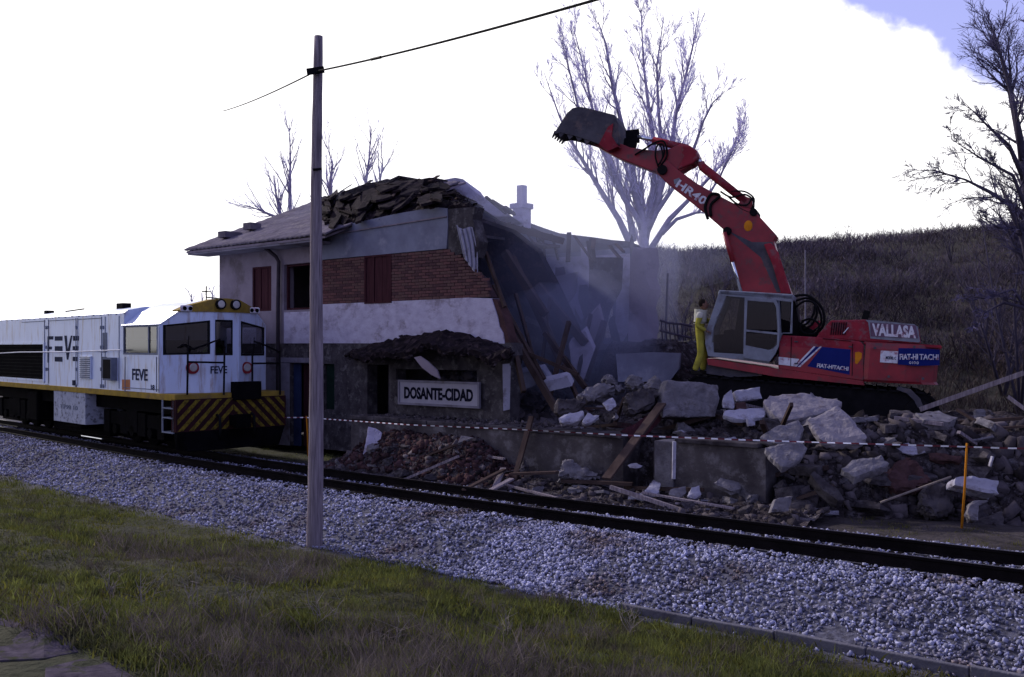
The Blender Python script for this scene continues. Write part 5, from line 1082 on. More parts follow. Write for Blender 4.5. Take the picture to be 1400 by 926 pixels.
m2 = MB(); ps = [e(a, b, yF+.0) for a, b in ((1066, 404), (1082, 405), (1080, 456), (1062, 456))]; m2.prism(ps, (0, .02, 0)); m2.build('rear_wall', M['steel_dark'], cabo)
m2 = MB(); ps = [e(a, b, yN-.08) for a, b in ((976, 477), (1050, 484), (1046, 492), (976, 486))]; m2.prism(ps, (0, yF-yN+.08, 0)); m2.build('cab_floor', M['steel_dark'], cabo)
# sliding door, standing proud of the cab side
dr = MB(); do = [(1018, 406), (1061, 410), (1065, 420), (1066, 452), (1065, 473), (1060, 484), (1052, 495), (1016, 490)]
di = [(1022, 411), (1058, 414), (1061, 421), (1063, 452), (1062, 471), (1057, 478), (1050, 479), (1019, 473)]
dr.ring([e(a, b, 1.36) for a, b in do], [e(a, b, 1.36) for a, b in di], (0, -.05, 0))
dr.prism([e(a, b, 1.36) for a, b in ((1019, 450.5), (1063, 455), (1063, 458), (1019, 453.5))], (0, -.05, 0))
door = dr.build('door', cabm, ex, bevel=.008)
m2 = MB(); m2.prism([e(a, b, 1.357) for a, b in ((1018.5, 472), (1050, 478.5), (1058, 477.5), (1060, 483), (1052, 494), (1016.5, 489.5))], (0, -.045, 0)); m2.build('door_panel', cabm, door, bevel=.01)
m2 = MB(); m2.prism([e(a, b, 1.33) for a, b in ((1021, 410), (1060, 413), (1063, 452), (1019, 450))], (0, -.01, 0)); m2.prism([e(a, b, 1.33) for a, b in ((1019, 455), (1063, 458), (1062, 472), (1050, 480), (1019, 474))], (0, -.01, 0)); m2.build('window', M['glass_dark'], door)
# interior
MB().prism([e(a, b, yF+.03) for a, b in ((1012, 406), (1066, 410), (1064, 484), (976, 481), (976, 458), (1004, 456))], (0, -.04, 0)).build('inner_wall', M['steel_dark'], cabo)
m2 = MB(); m2.prism([e(a, b, 1.0) for a, b in ((1030, 462), (1052, 464), (1062, 425), (1068, 412), (1056, 412), (1044, 455), (1030, 456))], (0, -.5, 0)); m2.prism([e(a, b, .95) for a, b in ((1026, 462), (1056, 464), (1056, 484), (1030, 484))], (0, -.4, 0)); m2.build('seat', M['steel_dark'], ex, bevel=.03)
m2 = MB(); m2.prism([e(a, b, .9) for a, b in ((984, 480), (990, 452), (1002, 450), (1004, 456), (996, 482))], (0, -.3, 0)); m2.beam(e(1003, 470, .8), e(1013, 428, .8), .035); m2.build('control_console', M['steel_dark'], ex, bevel=.01)
# boom
bm_ = MB(); bpoly = [(1012, 402), (1006, 372), (994, 338), (988, 313), (965, 293), (935, 269), (912, 251), (897, 236), (900, 224), (912, 219), (928, 233), (942, 243), (978, 265), (1003, 280), (1031, 286), (1050, 306), (1062, 322), (1053, 333), (1066, 368), (1084, 404), (1080, 425), (1030, 425)]
bpoly = [(1012, 402), (1006, 372), (994, 338), (988, 313), (965, 293), (935, 269), (912, 251), (897, 236), (900, 224), (912, 219), (928, 233), (953, 251), (978, 265), (1003, 278), (1030, 287), (1062, 322), (1058, 330), (1066, 360), (1083, 404), (1080, 425), (1020, 425)]
eprism(bm_, bpoly, .30, -.30); boom = bm_.build('boom', M['red'], ex, bevel=.025)
m2 = MB(); eprism(m2, [(996, 316), (1028, 331), (1056, 331), (1078, 400), (1062, 400), (1040, 352)], .308, .28); m2.build('boom_dark_face', M['steel_grey'], boom)  # boom's second face, laid on as a darker grey wedge
m2 = MB(); eprism(m2, [(1044, 334), (1054, 332), (1064, 345), (1082, 402), (1068, 402), (1056, 362)], .42, .30); m2.build('boom_face_strip', M['red_dull'], boom, bevel=.03)  # right strip of the boom's faces, laid on in dull red
m2 = MB().tube([e(990, 318, .44), e(1002, 358, .44)], .055, 14); m2.build('boom_cylinder', M['red'], boom, smooth=True)
m2 = MB().tube([e(998, 345, .44), e(1014, 402, .44)], .042, 14); m2.tube([e(998, 345, -.44), e(1014, 402, -.44)], .042, 14); m2.build('boom_cylinder_rod', M['chrome'], boom, smooth=True)
for a, b, r_ in ((905, 232, .12), (994, 316, .10), (1030, 290, .09)): MB().tube([(e(a, b, .38)), (e(a, b, .38) + Vector((0, -.76, 0)))], r_, 18).build('pivot_pin', M['steel_dark'], boom)
etext('lettering', 'HR40', M['white_paint'], boom, 926, 965, 250, 276.5, 12.5, .312)
m2 = MB(); m2.prism([e(a, b, .312) for a, b in ((921, 246), (929, 243), (930, 250), (922, 252))], (0, -.01, 0)); m2.build('sticker', M['grey_paint'], boom)
arc([(968, 300), (964, 283), (972, 266), (984, 268), (972, 280), (972, 296)], .035, y=.34, par=boom)
ellipsoid('warning_mark', e(1023, 309, .30), (.10, .012, .13), M['orange'], boom, seg=12)
# stick cylinder on the boom back
m2 = MB().tube([e(958, 222, .12), e(960, 228, .12), e(1020, 276, .12)], [.085, .105, .095], 18).build('stick_cylinder', M['red_dull'], boom, smooth=True)
MB().tube([e(952, 217, .12), e(960, 224, .12)], [.05, .05], 12).build('cylinder_rod', M['chrome'], boom, smooth=True)
MB().prism([e(a, b, .2) for a, b in ((1008, 280), (1018, 268), (1028, 272), (1030, 288))], (0, -.35, 0)).build('cylinder_bracket', M['red'], boom)
arc([(985, 262), (1000, 270), (1018, 266), (1030, 275), (1028, 290), (1014, 286), (1004, 278)], .022, y=.28, par=boom)
arc([(1000, 262), (1018, 262), (1031, 272), (1026, 286), (1010, 284)], .02, y=.2, par=boom)
arc([(995, 268), (1008, 279), (1022, 280), (1028, 270)], .022, y=.33, par=boom)
# stick
sk = MB(); eprism(sk, [(812, 198), (822, 204), (846, 216.5), (875, 227.5), (892, 234), (903, 238), (918, 240), (931, 234), (950, 222), (956, 215), (952, 205), (943, 199), (930, 197), (914, 204), (895, 206), (862, 202), (838, 192)], .24, -.24); stick_ = sk.build('stick', M['red'], ex, bevel=.02)
m2 = MB(); eprism(m2, [(930, 199), (944, 200), (954, 210), (955, 216), (946, 224), (926, 232), (934, 214)], .30, -.30); m2.build('stick_head', M['red_dull'], stick_, bevel=.03)
MB().tube([e(893, 192, .1), e(940, 203, .1)], .09, 16).build('bucket_cylinder', M['red_dull'], stick_, smooth=True)
MB().tube([e(872, 187, .1), e(895, 192, .1)], .05, 12).build('cylinder_rod', M['chrome'], stick_, smooth=True)
MB().beam(e(856, 188, .1), e(874, 186, .1), .07, .34).beam(e(863, 190, .1), e(860, 205, .1), .06, .34).build('bucket_link', M['steel_dark'], stick_, bevel=.01)
arc([(868, 212), (884, 202), (896, 195), (908, 194), (912, 212), (904, 226)], .024, y=.3, par=stick_)
arc([(900, 228), (896, 214), (898, 200), (906, 198), (908, 210), (902, 224)], .022, y=.34, par=stick_)
arc([(880, 206), (890, 198), (902, 199), (906, 214), (900, 226)], .02, y=.36, par=stick_)
# bucket: side plates, curved shell, teeth
bk0, bk1 = .48, -.48; side_ = [(764, 189), (770, 180), (777, 169), (783, 160), (790, 154), (798, 152), (808, 153.5), (838, 161), (846, 163), (851, 174), (852, 190), (851, 202), (832, 205), (814, 198), (792, 191), (774, 187)]
sp = [e(a, b, 0) for a, b in side_]
def at_y(p, y): return Vector((p.x, y, p.z))
bkt = MB(); bkt.prism([at_y(p, bk0) for p in sp], (0, -.045, 0)); bkt.prism([at_y(p, bk1) for p in sp], (0, .045, 0))
bucket = bkt.build('bucket', M['steel_grey'], ex, bevel=.008)
sh = MB(); outl_ = sp[0:12]
inn = []
cen = sum(sp, Vector()) / len(sp)
for p in outl_: inn.append(p + (cen-p).normalized() * .05)
n = len(outl_)
sh.v = [tuple(at_y(p, bk0-.01)) for p in outl_] + [tuple(at_y(p, bk1+.01)) for p in outl_] + [tuple(at_y(p, bk0-.01)) for p in inn] + [tuple(at_y(p, bk1+.01)) for p in inn]
for i in range(n-1): sh.f += [(i, i+1, n+i+1, n+i), (2*n+i, 3*n+i, 3*n+i+1, 2*n+i+1)]
sh.f += [(0, n, 3*n, 2*n), (n-1, 2*n+n-1, 3*n+n-1, n+n-1)]
sh.build('bucket_shell', M['steel_grey'], bucket)
MB().prism([at_y(e(a, b, 0), .52) for a, b in ((826, 203), (838, 180), (845, 175), (843, 192), (852, 206), (838, 212))], (0, -1.04, 0)).build('bucket_bracket', M['red_dull'], bucket)
tip, tin = sp[0], sp[2]; dd = (tip - tin).normalized(); dn = Vector((dd.z, 0, -dd.x))
for k in range(5):
    y = bk0 - .08 - k * (bk0-bk1-.16)/4; a = at_y(tip, y)
    MB().hull8([a - dd*.10 - Vector((0, .06, 0)) - dn*.035, a - dd*.10 + Vector((0, .06, 0)) - dn*.035, a - dd*.10 + Vector((0, .06, 0)) + dn*.035, a - dd*.10 - Vector((0, .06, 0)) + dn*.035,
               a + dd*.09 - Vector((0, .02, 0)) - dn*.01, a + dd*.09 + Vector((0, .02, 0)) - dn*.01, a + dd*.09 + Vector((0, .02, 0)) + dn*.01, a + dd*.09 - Vector((0, .02, 0)) + dn*.01]).build('tooth', M['steel_grey'], bucket)
# side cutters along the lower lip of the near plate
for k, (a, b) in enumerate(((777, 190), (789, 193), (801, 196), (812, 200))):
    q = at_y(e(a, b, 0), bk0 - .02); MB().prism([q + Vector((.14, 0, .07)), q + Vector((-.08, 0, .09)), q + Vector((.07, 0, -.06))], (0, -.06, 0)).build('tooth', M['steel_grey'], bucket)

# ------------------------------------------------------------------ locomotive
lo = thing('locomotive', 'pale blue diesel locomotive with yellow sill and striped buffer beam on the curved track', 'locomotive', LOC.M)
W2 = 1.5
def l(px, py, y=-1.5): return LOC.on(px, py, 1, y)
def lx(px, x=0., py=500): return LOC.on(px, py, 0, x)
ZS0, ZS1, ZD = 1.39, 1.54, 1.54
LEN = -16.5
# underframe sill
MB().box(LEN, -.05, -W2-.03, W2+.03, ZS0, ZS1).build('sill', M['loco_yellow'], lo, bevel=.008)
MB().box(LEN, -.1, -1.2, 1.2, 1.0, ZS0-.002).build('underframe', M['loco_dark'], lo)
# long hood
xh0, xh1 = LEN + .1, l(168.5, 460).x
hp = [(-W2+.02, ZD), (-W2+.02, 3.62), (-W2+.12, 3.70), (-.9, 3.80), (0, 3.84), (.9, 3.80), (W2-.12, 3.70), (W2-.02, 3.62), (W2-.02, ZD)]
hood_ = MB().prism([Vector((xh0, y, z)) for y, z in hp], (xh1-xh0, 0, 0)).build('engine_hood', M['loco'], lo)
xcb = l(168, 460).x; xcf = l(218, 460).x                     # cab side, rear and front edge
# fill between hood end and cab (hood is cut diagonally at the cab roof)
# cab side walls with window openings
def vring(mb, plane_pts, hole_pts, vec): mb.ring(plane_pts, hole_pts, vec)
zs0, zs1, zst = l(190, 484).z, l(190, 446).z, 3.29
mbc = MB()
for sgn in (-1, 1):
    y = sgn * W2; o4 = [Vector((xcb, y, ZD)), Vector((xcf, y, ZD)), Vector((xcf, y, zst)), Vector((xcb, y, zst))]; h4 = [Vector((xcb+.05, y, zs0)), Vector((xcf-.12, y, zs0)), Vector((xcf-.12, y, zs1)), Vector((xcb+.05, y, zs1))]
    mbc.ring(o4, h4, (0, -sgn*.06, 0))
xf = -.35; yc = .36
def fx_(y): return xf - max(0, abs(y)-yc) * ((xf - xcf) / (W2-yc))
# front facets: corner facets with windows and centre facet with the narrow window
def facet(y0, y1, wy0, wy1, wz0a, wz0b, wz1a, wz1b, zt=3.45):
    top = lambda y: 3.285 if abs(y) > W2-.01 else zt
    o = [Vector((fx_(y0), y0, ZD)), Vector((fx_(y1), y1, ZD)), Vector((fx_(y1), y1, top(y1))), Vector((fx_(y0), y0, top(y0)))]
    h = [Vector((fx_(wy0), wy0, wz0a)), Vector((fx_(wy1), wy1, wz0b)), Vector((fx_(wy1), wy1, wz1b)), Vector((fx_(wy0), wy0, wz1a))]
    mbc.ring(o, h, (-.05, 0, 0)); return h
hA = facet(-W2, -yc, -1.40, -.46, 2.53, 2.55, 3.24, 3.36)
hB = facet(-yc, yc, -.30, .16, 2.52, 2.52, 3.38, 3.38)
hC = facet(yc, W2, .46, 1.40, 2.50, 2.50, 3.36, 3.22)
mbc.box(xcb, xcb+.05, -W2+.06, W2-.06, ZD, 3.28)
cabl = mbc.build('cab', M['loco'], lo, bevel=.006)
# front top band following the facets, then roof
roof = MB(); prof2 = [(-W2, 3.29), (-1.05, 3.66), (-.8, 3.78), (-.36, 3.90), (0, 3.93), (.36, 3.90), (.8, 3.78), (1.05, 3.66), (W2, 3.29)]
nP = len(prof2)
for x in ('r', 'f'):
    for y, z in prof2: roof.v.append((xcb - .12 if x == 'r' else fx_(y) + .02, y, z))
for i in range(nP-1): roof.f.append((i, i+1, nP+i+1, nP+i))
rl_ = roof.build('cab_roof', M['loco'], lo); md = rl_.modifiers.new('t', 'SOLIDIFY'); md.thickness = .05; md.offset = -1
tb = MB()
ysb = [-W2, -1.05, -.36, .36, 1.05, W2]
def zbot(y): return 3.288 + .165 * (W2-abs(y)) / (W2-yc) if abs(y) > yc else 3.452
for a, b in zip(ysb, ysb[1:]):
    za = 3.29 if abs(a) == W2 else 3.64; zb_ = 3.29 if abs(b) == W2 else 3.64
    if abs(a) == W2 or abs(b) == W2:
        tb.prism([Vector((fx_(a)+.0, a, zbot(a))), Vector((fx_(b)+.0, b, zbot(b))), Vector((fx_(b), b, zb_-.01)), Vector((fx_(a), a, za+.005))][:4], (-.05, 0, 0))
    else:
        tb.prism([Vector((fx_(a), a, zbot(a))), Vector((fx_(b), b, zbot(b))), Vector((fx_(b), b, 3.63)), Vector((fx_(a), a, 3.63))], (-.05, 0, 0))
tb.build('cab_brow', M['loco'], lo)
# yellow visor above the windows
vz = MB(); top2 = {-1.12: 3.64, -.9: 3.76, -.36: 3.93, 0: 3.96, .36: 3.93, .9: 3.76, 1.12: 3.64}
ks = list(top2); 
for a, b in zip(ks, ks[1:]): vz.prism([Vector((fx_(a)+.03, a, 3.60)), Vector((fx_(b)+.03, b, 3.60)), Vector((fx_(b)+.03, b, max(top2[b], 3.61))), Vector((fx_(a)+.03, a, max(top2[a], 3.61)))], (-.35, 0, 0))
vis = vz.build('visor', M['loco_yellow'], lo)
for y in (-.20, .22): 
    MB().tube([(xf+.03, y, 3.80), (xf+.12, y, 3.80)], [.13, .135], 20).build('headlight', M['steel_dark'], lo, smooth=False)
    MB().tube([(xf+.115, y, 3.80), (xf+.13, y, 3.80)], [.105, .08], 20).build('lens', M['lamp_glass'], lo)
for y, px_n in ((-.95, 1), (.92, 1)):
    b_ = MB().box(fx_(y)+.02, fx_(y)+.10, y-.17, y+.17, 3.60, 3.76).build('marker_light', M['white_paint'], lo, bevel=.03)
    for dy in (-.075, .075): MB().tube([(fx_(y)+.09, y+dy, 3.68), (fx_(y)+.112, y+dy, 3.68)], .052, 14).build('lens', M['black'], b_)
# glass and rubber frames
for h in (hA, hB, hC):
    c = sum(h, Vector())/4; o6 = [c + (p-c)*1.06 + Vector((.012, 0, 0)) for p in h]; i6 = [c + (p-c)*.94 + Vector((.012, 0, 0)) for p in h]
    w_ = MB().ring(o6, i6, (-.03, 0, 0)).build('window_seal', M['rubber'], lo, bevel=.01)
    MB().prism([p + Vector((-.02, 0, 0)) for p in h], (-.008, 0, 0)).build('pane', M['glass'], w_)
wx0, wx1 = xcb+.05, xcf-.12
w_ = MB().ring([Vector((a, -W2-.008, b)) for a, b in rect(wx0-.02, zs0-.02, wx1+.02, zs1+.02)], [Vector((a, -W2-.008, b)) for a, b in rect(wx0+.025, zs0+.025, wx1-.025, zs1-.025)], (0, .03, 0))
xm_ = l(203, 460).x; w_.box(xm_-.02, xm_+.02, -W2-.006, -W2+.02, zs0, zs1)
w_ = w_.build('window_frame', M['louvre'], lo); MB().box(wx0, wx1, -W2+.02, -W2+.026, zs0, zs1).build('pane', M['glass'], w_)
# cab interior
MB().box(xcb+.07, xcf, -W2+.1, W2-.1, ZD, ZD+.04).box(xcb+.06, xcb+.1, -W2+.1, W2-.1, ZD, 2.9).build('cab_floor', M['steel_dark'], lo)
MB().box(-1.5, -1.0, -.95, -.1, 2.0, 2.5).build('driving_desk', M['steel_dark'], lo, bevel=.03)
# rails, grille windows, doors and boxes on the hood side
yS = -W2 + .02
def lbox(name, px0, px1, py0, py1, m, th=.04, inset=0., par=None):
    a = l((px0+px1)/2, (py0+py1)/2, yS); x0 = l(px0, (py0+py1)/2, yS).x; x1 = l(px1, (py0+py1)/2, yS).x; z0 = l((px0+px1)/2, py1, yS).z; z1 = l((px0+px1)/2, py0, yS).z
    return MB().box(x0, x1, yS-th, yS+.03, z0, z1).build(name, m, par or hood_, bevel=.004), (x0, x1, z0, z1)
xw0, xw1 = xh0+.8, l(60, 500, yS).x; zw0 = l(45, 518, yS).z; zw1 = l(45, 471, yS).z
gr = MB().ring([Vector((a, yS-.03, b)) for a, b in rect(xw0-.08, zw0-.06, xw1+.08, zw1+.06)], [Vector((a, yS-.03, b)) for a, b in rect(xw0, zw0, xw1, zw1)], (0, .04, 0)).build('intake_grille', M['loco'], hood_)
MB().box(xw0, xw1, yS-.006, yS+.01, zw0, zw1).build('opening', M['black'], gr)
for k in range(10):
    z = zw0 + (zw1-zw0)*(k+.5)/10; MB().box(xw0, xw1, yS-.02, yS-.007, z-.008, z+.008).build('slat', M['steel_dark'], gr)
# logo F E V E made of bars
def bar(x0, x1, z0, z1, par): return MB().box(x0, x1, yS-.006, yS+.01, z0, z1).build('lettering', M['loco_line'], par)
lg = [(65, 67.2, 462, 496), (65, 73, 460, 464.5), (65, 71, 474, 478), (75, 85.5, 460, 466), (75, 85.5, 473.5, 480), (75, 85.5, 488, 494.5), (100, 108, 459.5, 466), (99.5, 107.5, 473.5, 479), (99.5, 106.5, 488, 494)]
for a, b, c, d in lg:
    x0, x1 = l(a, c, yS).x, l(b, c, yS).x; bar(x0, x1, l(a, d, yS).z, l(a, c, yS).z, hood_)
v_ = MB(); v_.prism([l(a, b, yS) for a, b in ((88, 459), (91.5, 459), (93.5, 492), (91.5, 492))], (0, -.006, 0)); v_.prism([l(a, b, yS) for a, b in ((97, 459), (99, 459), (93.5, 492), (92.8, 478))], (0, -.006, 0)); v_.build('lettering', M['loco_line'], hood_)
# doors: thin raised seams
for px in (61, 66.5, 104, 106.5, 139, 144, 163):
    x = l(px, 480, yS).x; MB().box(x-.012, x+.012, yS-.012, yS+.01, ZD+.05, 3.55).build('door_seam', M['louvre'], hood_)
for px0, px1 in ((30, 62), (66, 103), (106, 138)):
    x0, x1 = l(px0, 480, yS).x, l(px1, 480, yS).x; MB().box(x0, x1, yS-.01, yS+.01, 3.50, 3.52).build('door_seam', M['louvre'], hood_)
lv, (a, b, c, d) = lbox('louvre', 111, 126, 487, 518, M['loco'], .05)
for k in range(11):
    z = c + .04 + (d-c-.08)*k/10; MB().hull8([(a+.03, yS-.075, z-.012), (b-.03, yS-.075, z-.012), (b-.03, yS-.05, z-.012), (a+.03, yS-.05, z-.012), (a+.03, yS-.052, z+.016), (b-.03, yS-.052, z+.016), (b-.03, yS-.05, z+.02), (a+.03, yS-.05, z+.02)]).build('slat', M['louvre'], lv)
lbox('side_window', 140.5, 146.5, 455, 481, M['louvre'], .012); lbox('side_window', 139, 146, 488, 517, mat('grille_blue_grey', (.08, .09, .12), rough=.6), .012)
bx_, (a, b, c, d) = lbox('sand_box', 148, 160, 489, 520, M['louvre'], .16); MB().box(a+.05, b-.05, yS-.17, yS-.158, c+.05, d-.05).build('opening', M['steel_dark'], bx_)
lbox('door_handle', 100, 103, 520, 527, M['loco_line'], .03)
# handrail along the side
pr = [l(x_, y_, yS-.16) for x_, y_ in ((-60, 486.5), (27, 481.6), (100, 481.2), (165, 478.5))]; MB().tube(pr, .016, 8).build('handrail', M['tape_w'], lo)
for px in (35, 85, 135): q = l(px, 481, yS-.16); MB().tube([q, (q.x, yS, q.z-.03)], .012, 6).build('rail_bracket', M['tape_w'], lo)
# roof fittings
for px, w, h_, x in ((66, .2, .09, 0), (168, .42, .14, 0)):
    q = l(px, 425 if px < 100 else 419, -.9); MB().box(q.x-w/2, q.x+w/2, -1.0, -.75, 3.78, 3.80 + h_).build('roof_fitting', M['steel_dark'], lo, bevel=.01)
MB().tube([l(90, 426, -.8), l(115, 422.5, -.8)], .02, 6).build('roof_pipe', M['steel_dark'], lo)
# underframe boxes, bogies
q0, q1 = l(74, 560).x, l(117, 560).x; MB().box(q0, q1, -W2-.01, W2, l(95, 578).z, ZS0-.003).build('fuel_tank', mat('tank_pale', (.36, .38, .46), (.24, .25, .3), scale=4, bump=.2, stain=(.1, .1, .12), stain_scale=7), lo, bevel=.01)
text('lettering', 'TP99 10', M['louvre'], lo, ((q0+q1)/2, -W2-.018, (l(95, 578).z + ZS0)/2), RX, (q1-q0)*.55, .13)
for xc in (-3.3, -12.4):
    bg = MB().box(xc-1.55, xc+1.55, -1.05, -.95, .42, .78).box(xc-1.55, xc+1.55, .95, 1.05, .42, .78).box(xc-.35, xc+.35, -1.2, 1.2, .4, 1.0).box(xc-1.95, xc+1.95, -1.14, -1.06, .55, .92).box(xc-1.9, xc-1.5, -1.18, -.95, .30, .95).box(xc+1.5, xc+1.9, -1.18, -.95, .30, .95).box(xc-.8, xc-.3, -1.18, -.95, .32, .95).box(xc+.3, xc+.8, -1.18, -.95, .32, .95).build('bogie', M['loco_dark'], lo, bevel=.02)
    for dx in (-1.1, 0, 1.1):
        for y in (-.535, .535): MB().tube([(xc+dx, y-.07, .44), (xc+dx, y-.05, .44), (xc+dx, y+.06, .44)], [.36, .44, .44], 30).build('wheel', M['loco_dark'], bg)
        for y in (-1.1, 1.1): MB().tube([(xc+dx, y-.1, .44), (xc+dx, y+.1, .44)], .14, 14).build('axle_box', M['loco_dark'], bg)
        MB().tube([(xc+dx, -.5, .44), (xc+dx, .5, .44)], .07, 10).build('axle', M['loco_dark'], bg)
    for dx in (-.55, .55):
        pts = [(xc+dx+.09*math.cos(a*.9), -1.08+.09*math.sin(a*.9), .5+.3*a/40) for a in range(40)]; MB().tube(pts, .018, 6).build('coil_spring', M['loco_dark'], bg)
MB().box(-7.3, -6.4, -1.35, 1.35, .30, 1.3).build('air_tank_box', M['loco_dark'], lo, bevel=.05)
MB().box(-10.9, -10.0, -1.35, 1.35, .35, 1.3).build('battery_box', M['loco_dark'], lo, bevel=.05)
MB().box(-5.6, -.5, -.45, .45, .07, 1.1).box(LEN+.3, -10.2, -.45, .45, .07, 1.1).box(-10.1, -5.7, -.8, .8, .1, 1.1).build('underframe_fill', M['loco_dark'], lo)  # dark fill boxes, added to black out the bright ground beneath the body
MB().tube([l(112, 596, -1.3), l(140, 600.5, -1.3)], .025, 8).build('brake_pipe', M['chrome'], lo)
# steps at the front corner
sx0, sx1 = l(223, 600).x, l(238, 600).x
st = MB(); st.box(sx0-.02, sx0+.03, -W2-.03, -W2+.0, .58, ZS0); st.box(sx1-.03, sx1+.02, -W2-.03, -W2, .58, ZS0)
for z in (.58, .94, 1.18): st.box(sx0, sx1, -W2-.04, -W2+.25, z, z+.03)
st.build('steps', M['louvre'], lo)
# buffer beam with chevron stripes (thin plates laid on a dark beam)
ZB1, ZB0 = 1.42, .45
bb = MB().hull8([(-.25, -W2-.03, .62), (0, -W2-.03, .62), (0, W2+.03, .62), (-.25, W2+.03, .62), (-.25, -W2-.03, ZB1), (0, -W2-.03, ZB1), (0, W2+.03, ZB1), (-.25, W2+.03, ZB1)]).build('buffer_beam', mat('beam_dark_red', (.035, .012, .014), (.015, .008, .01), scale=3), lo)
MB().hull8([(-.2, -1.45, .18), (.12, -1.25, .14), (.12, 1.25, .14), (-.2, 1.45, .18), (-.2, -1.5, .62), (.02, -1.5, .62), (.02, 1.5, .62), (-.2, 1.5, .62)]).build('snow_plough', M['loco_dark'], lo, bevel=.02)
stripem = mat('stripe_worn_yellow', (.20, .15, .02), (.05, .035, .012), scale=7, bump=.1, contrast=1.3, stain=(.03, .02, .01), stain_scale=9)
def clip_rect(poly, y0, y1, z0, z1):
    for ax, lim, sg_ in ((0, y0, 1), (0, y1, -1), (1, z0, 1), (1, z1, -1)):
        out = []
        for i in range(len(poly)):
            a, b = poly[i], poly[(i+1) % len(poly)]; ia = (a[ax]-lim)*sg_ >= 0; ib = (b[ax]-lim)*sg_ >= 0
            if ia: out.append(a)
            if ia != ib: t = (lim-a[ax])/(b[ax]-a[ax]); out.append((a[0]+(b[0]-a[0])*t, a[1]+(b[1]-a[1])*t))
        poly = out
        if len(poly) < 3: return None
    return poly
for sgn in (-1, 1):
    for k in range(-1, 9):
        c = k*.29; w = .13; lo_, hi_ = .64, ZB1-.02
        # stripes run down and outwards from the middle
        p = [(c, 1.75), (c + w, 1.75), (c + w + 1.4, .35), (c + 1.4, .35)]
        p = [(y - .62, z) for y, z in p]; p = clip_rect(p, 0.01, 1.49, lo_, hi_)
        if p: MB().prism([Vector((.004, sgn*y, z)) for y, z in p], (.006, 0, 0)).build('stripe', stripem, bb)
# coupler box, hoses
MB().box(-.1, .10, -.12+.1, .75, 1.36, 1.82).build('gangway_plate', M['black'], lo, bevel=.01)
MB().box(.0, .45, -.12, .12, .72, .98).box(.38, .55, -.2, .2, .68, 1.02).build('coupler', M['loco_dark'], lo, bevel=.02)
for y in (-.45, .5): MB().tube([(.02, y, 1.0), (.15, y, .95), (.18, y, .6), (.1, y+.05, .4)], .035, 8).build('air_hose', M['rubber'], lo, smooth=True)
# handrails on the nose
def lr(px, py, x=.02): return LOC.on(px, py, 0, x)
for a, b in (((256, 540), (257, 474)), ((306, 540), (307, 474)), ((345, 538), (345, 478)), ((383, 540), (382, 480))):
    MB().tube([lr(*a), lr(*b)], .026, 8).build('handrail', M['steel_dark'], lo)
for pts in ([(257, 495), (306, 496)], [(257, 474), (263, 478), (290, 468), (300, 464), (307, 476)], [(345, 497), (383, 497)], [(347, 467), (360, 471), (375, 478), (382, 482)], [(243, 476), (249, 471), (256, 474)]):
    MB().tube([lr(*p) for p in pts], .024, 8).build('handrail', M['steel_dark'], lo, smooth=True)
for px, yy in ((263, -.86), (335, .80)):
    q = LOC.on(px, 503, 0, fx_(yy) + .04); y = q.y; x = fx_(y)
    MB().tube([(x-.02, y, q.z), (x+.08, y, q.z)], [.16, .155], 20).build('lamp_housing', M['lamp_red'], lo)
    MB().tube([(x+.075, y, q.z+.01), (x+.10, y, q.z+.01)], [.11, .09], 20).build('lens', M['lamp_glass'], lo)
a, b = LOC.on(287, 506, 0, xf+.02), LOC.on(312, 506, 0, xf+.02)
text('lettering', 'FEVE', M['loco_line'], lo, (xf+.008, (a.y+b.y)/2, a.z), Matrix.Rotation(math.pi/2, 4, 'Z') @ RX, .46, .19)
a, b = l(181, 512), l(202, 512); text('lettering', 'FEVE', M['loco_line'], lo, ((a.x+b.x)/2, -W2-.006, a.z), RX, b.x-a.x, .30)
text('lettering', '18', M['loco_line'], lo, (l(209, 530).x, -W2-.006, l(209, 530).z), RX, .2, .14)
q = [l(a, b) for a, b in ((167, 519), (178, 519), (178, 533), (167, 533))]; MB().prism([p + Vector((0, -.006, 0)) for p in q], (0, .01, 0)).build('orange_plate', mat('faded_orange', (.42, .17, .07), (.3, .15, .09), scale=9), lo)
# wipers, hinges, grab irons and rivet strips
for h in (hA, hC):
    a = (h[0]+h[1])/2 + Vector((.03, 0, -.03)); b = h[2].lerp(h[3], .45)*.6 + a*.4; MB().beam(a, b + Vector((.03, 0, 0)), .018).build('wiper', M['rubber'], lo)
for px in (63.5, 66, 104.5, 138.5, 141.5):
    for py in (448, 475, 505, 528): q = l(px, py, yS); MB().box(q.x-.03, q.x+.03, yS-.025, yS, q.z-.05, q.z+.05).build('hinge', M['louvre'], hood_)
for px in (171, 214): MB().tube([l(px, 488, -W2-.05), l(px, 536, -W2-.05)], .014, 6).build('grab_iron', M['louvre'], lo)
for z in (1.62, 3.24): MB().box(xcb+.02, xcf-.02, -W2-.008, -W2, z, z+.02).build('body_seam', M['louvre'], lo)
for k in range(26): MB().box(xh0+.3+k*.52, xh0+.34+k*.52, yS-.02, yS+.01, 3.585, 3.615).build('rivet', M['louvre'], hood_)
# antenna and grab on the roof
q = LOC.on(282, 408, 1, .2); MB().tube([(q.x, q.y, 3.9), (q.x, q.y, 4.35)], .018, 6).beam((q.x, q.y-.12, 4.2), (q.x, q.y+.12, 4.2), .03).beam((q.x, q.y, 4.05), (q.x, q.y+.45, 4.02), .03).build('antenna', M['steel_dark'], lo)
# vertical door seam lines at the cab corner
for px in (221.5,): x = xcf; MB().box(x-.03, x-.01, -W2-.006, -W2+.01, ZD+.02, 3.2).build('door_seam', M['louvre'], lo)
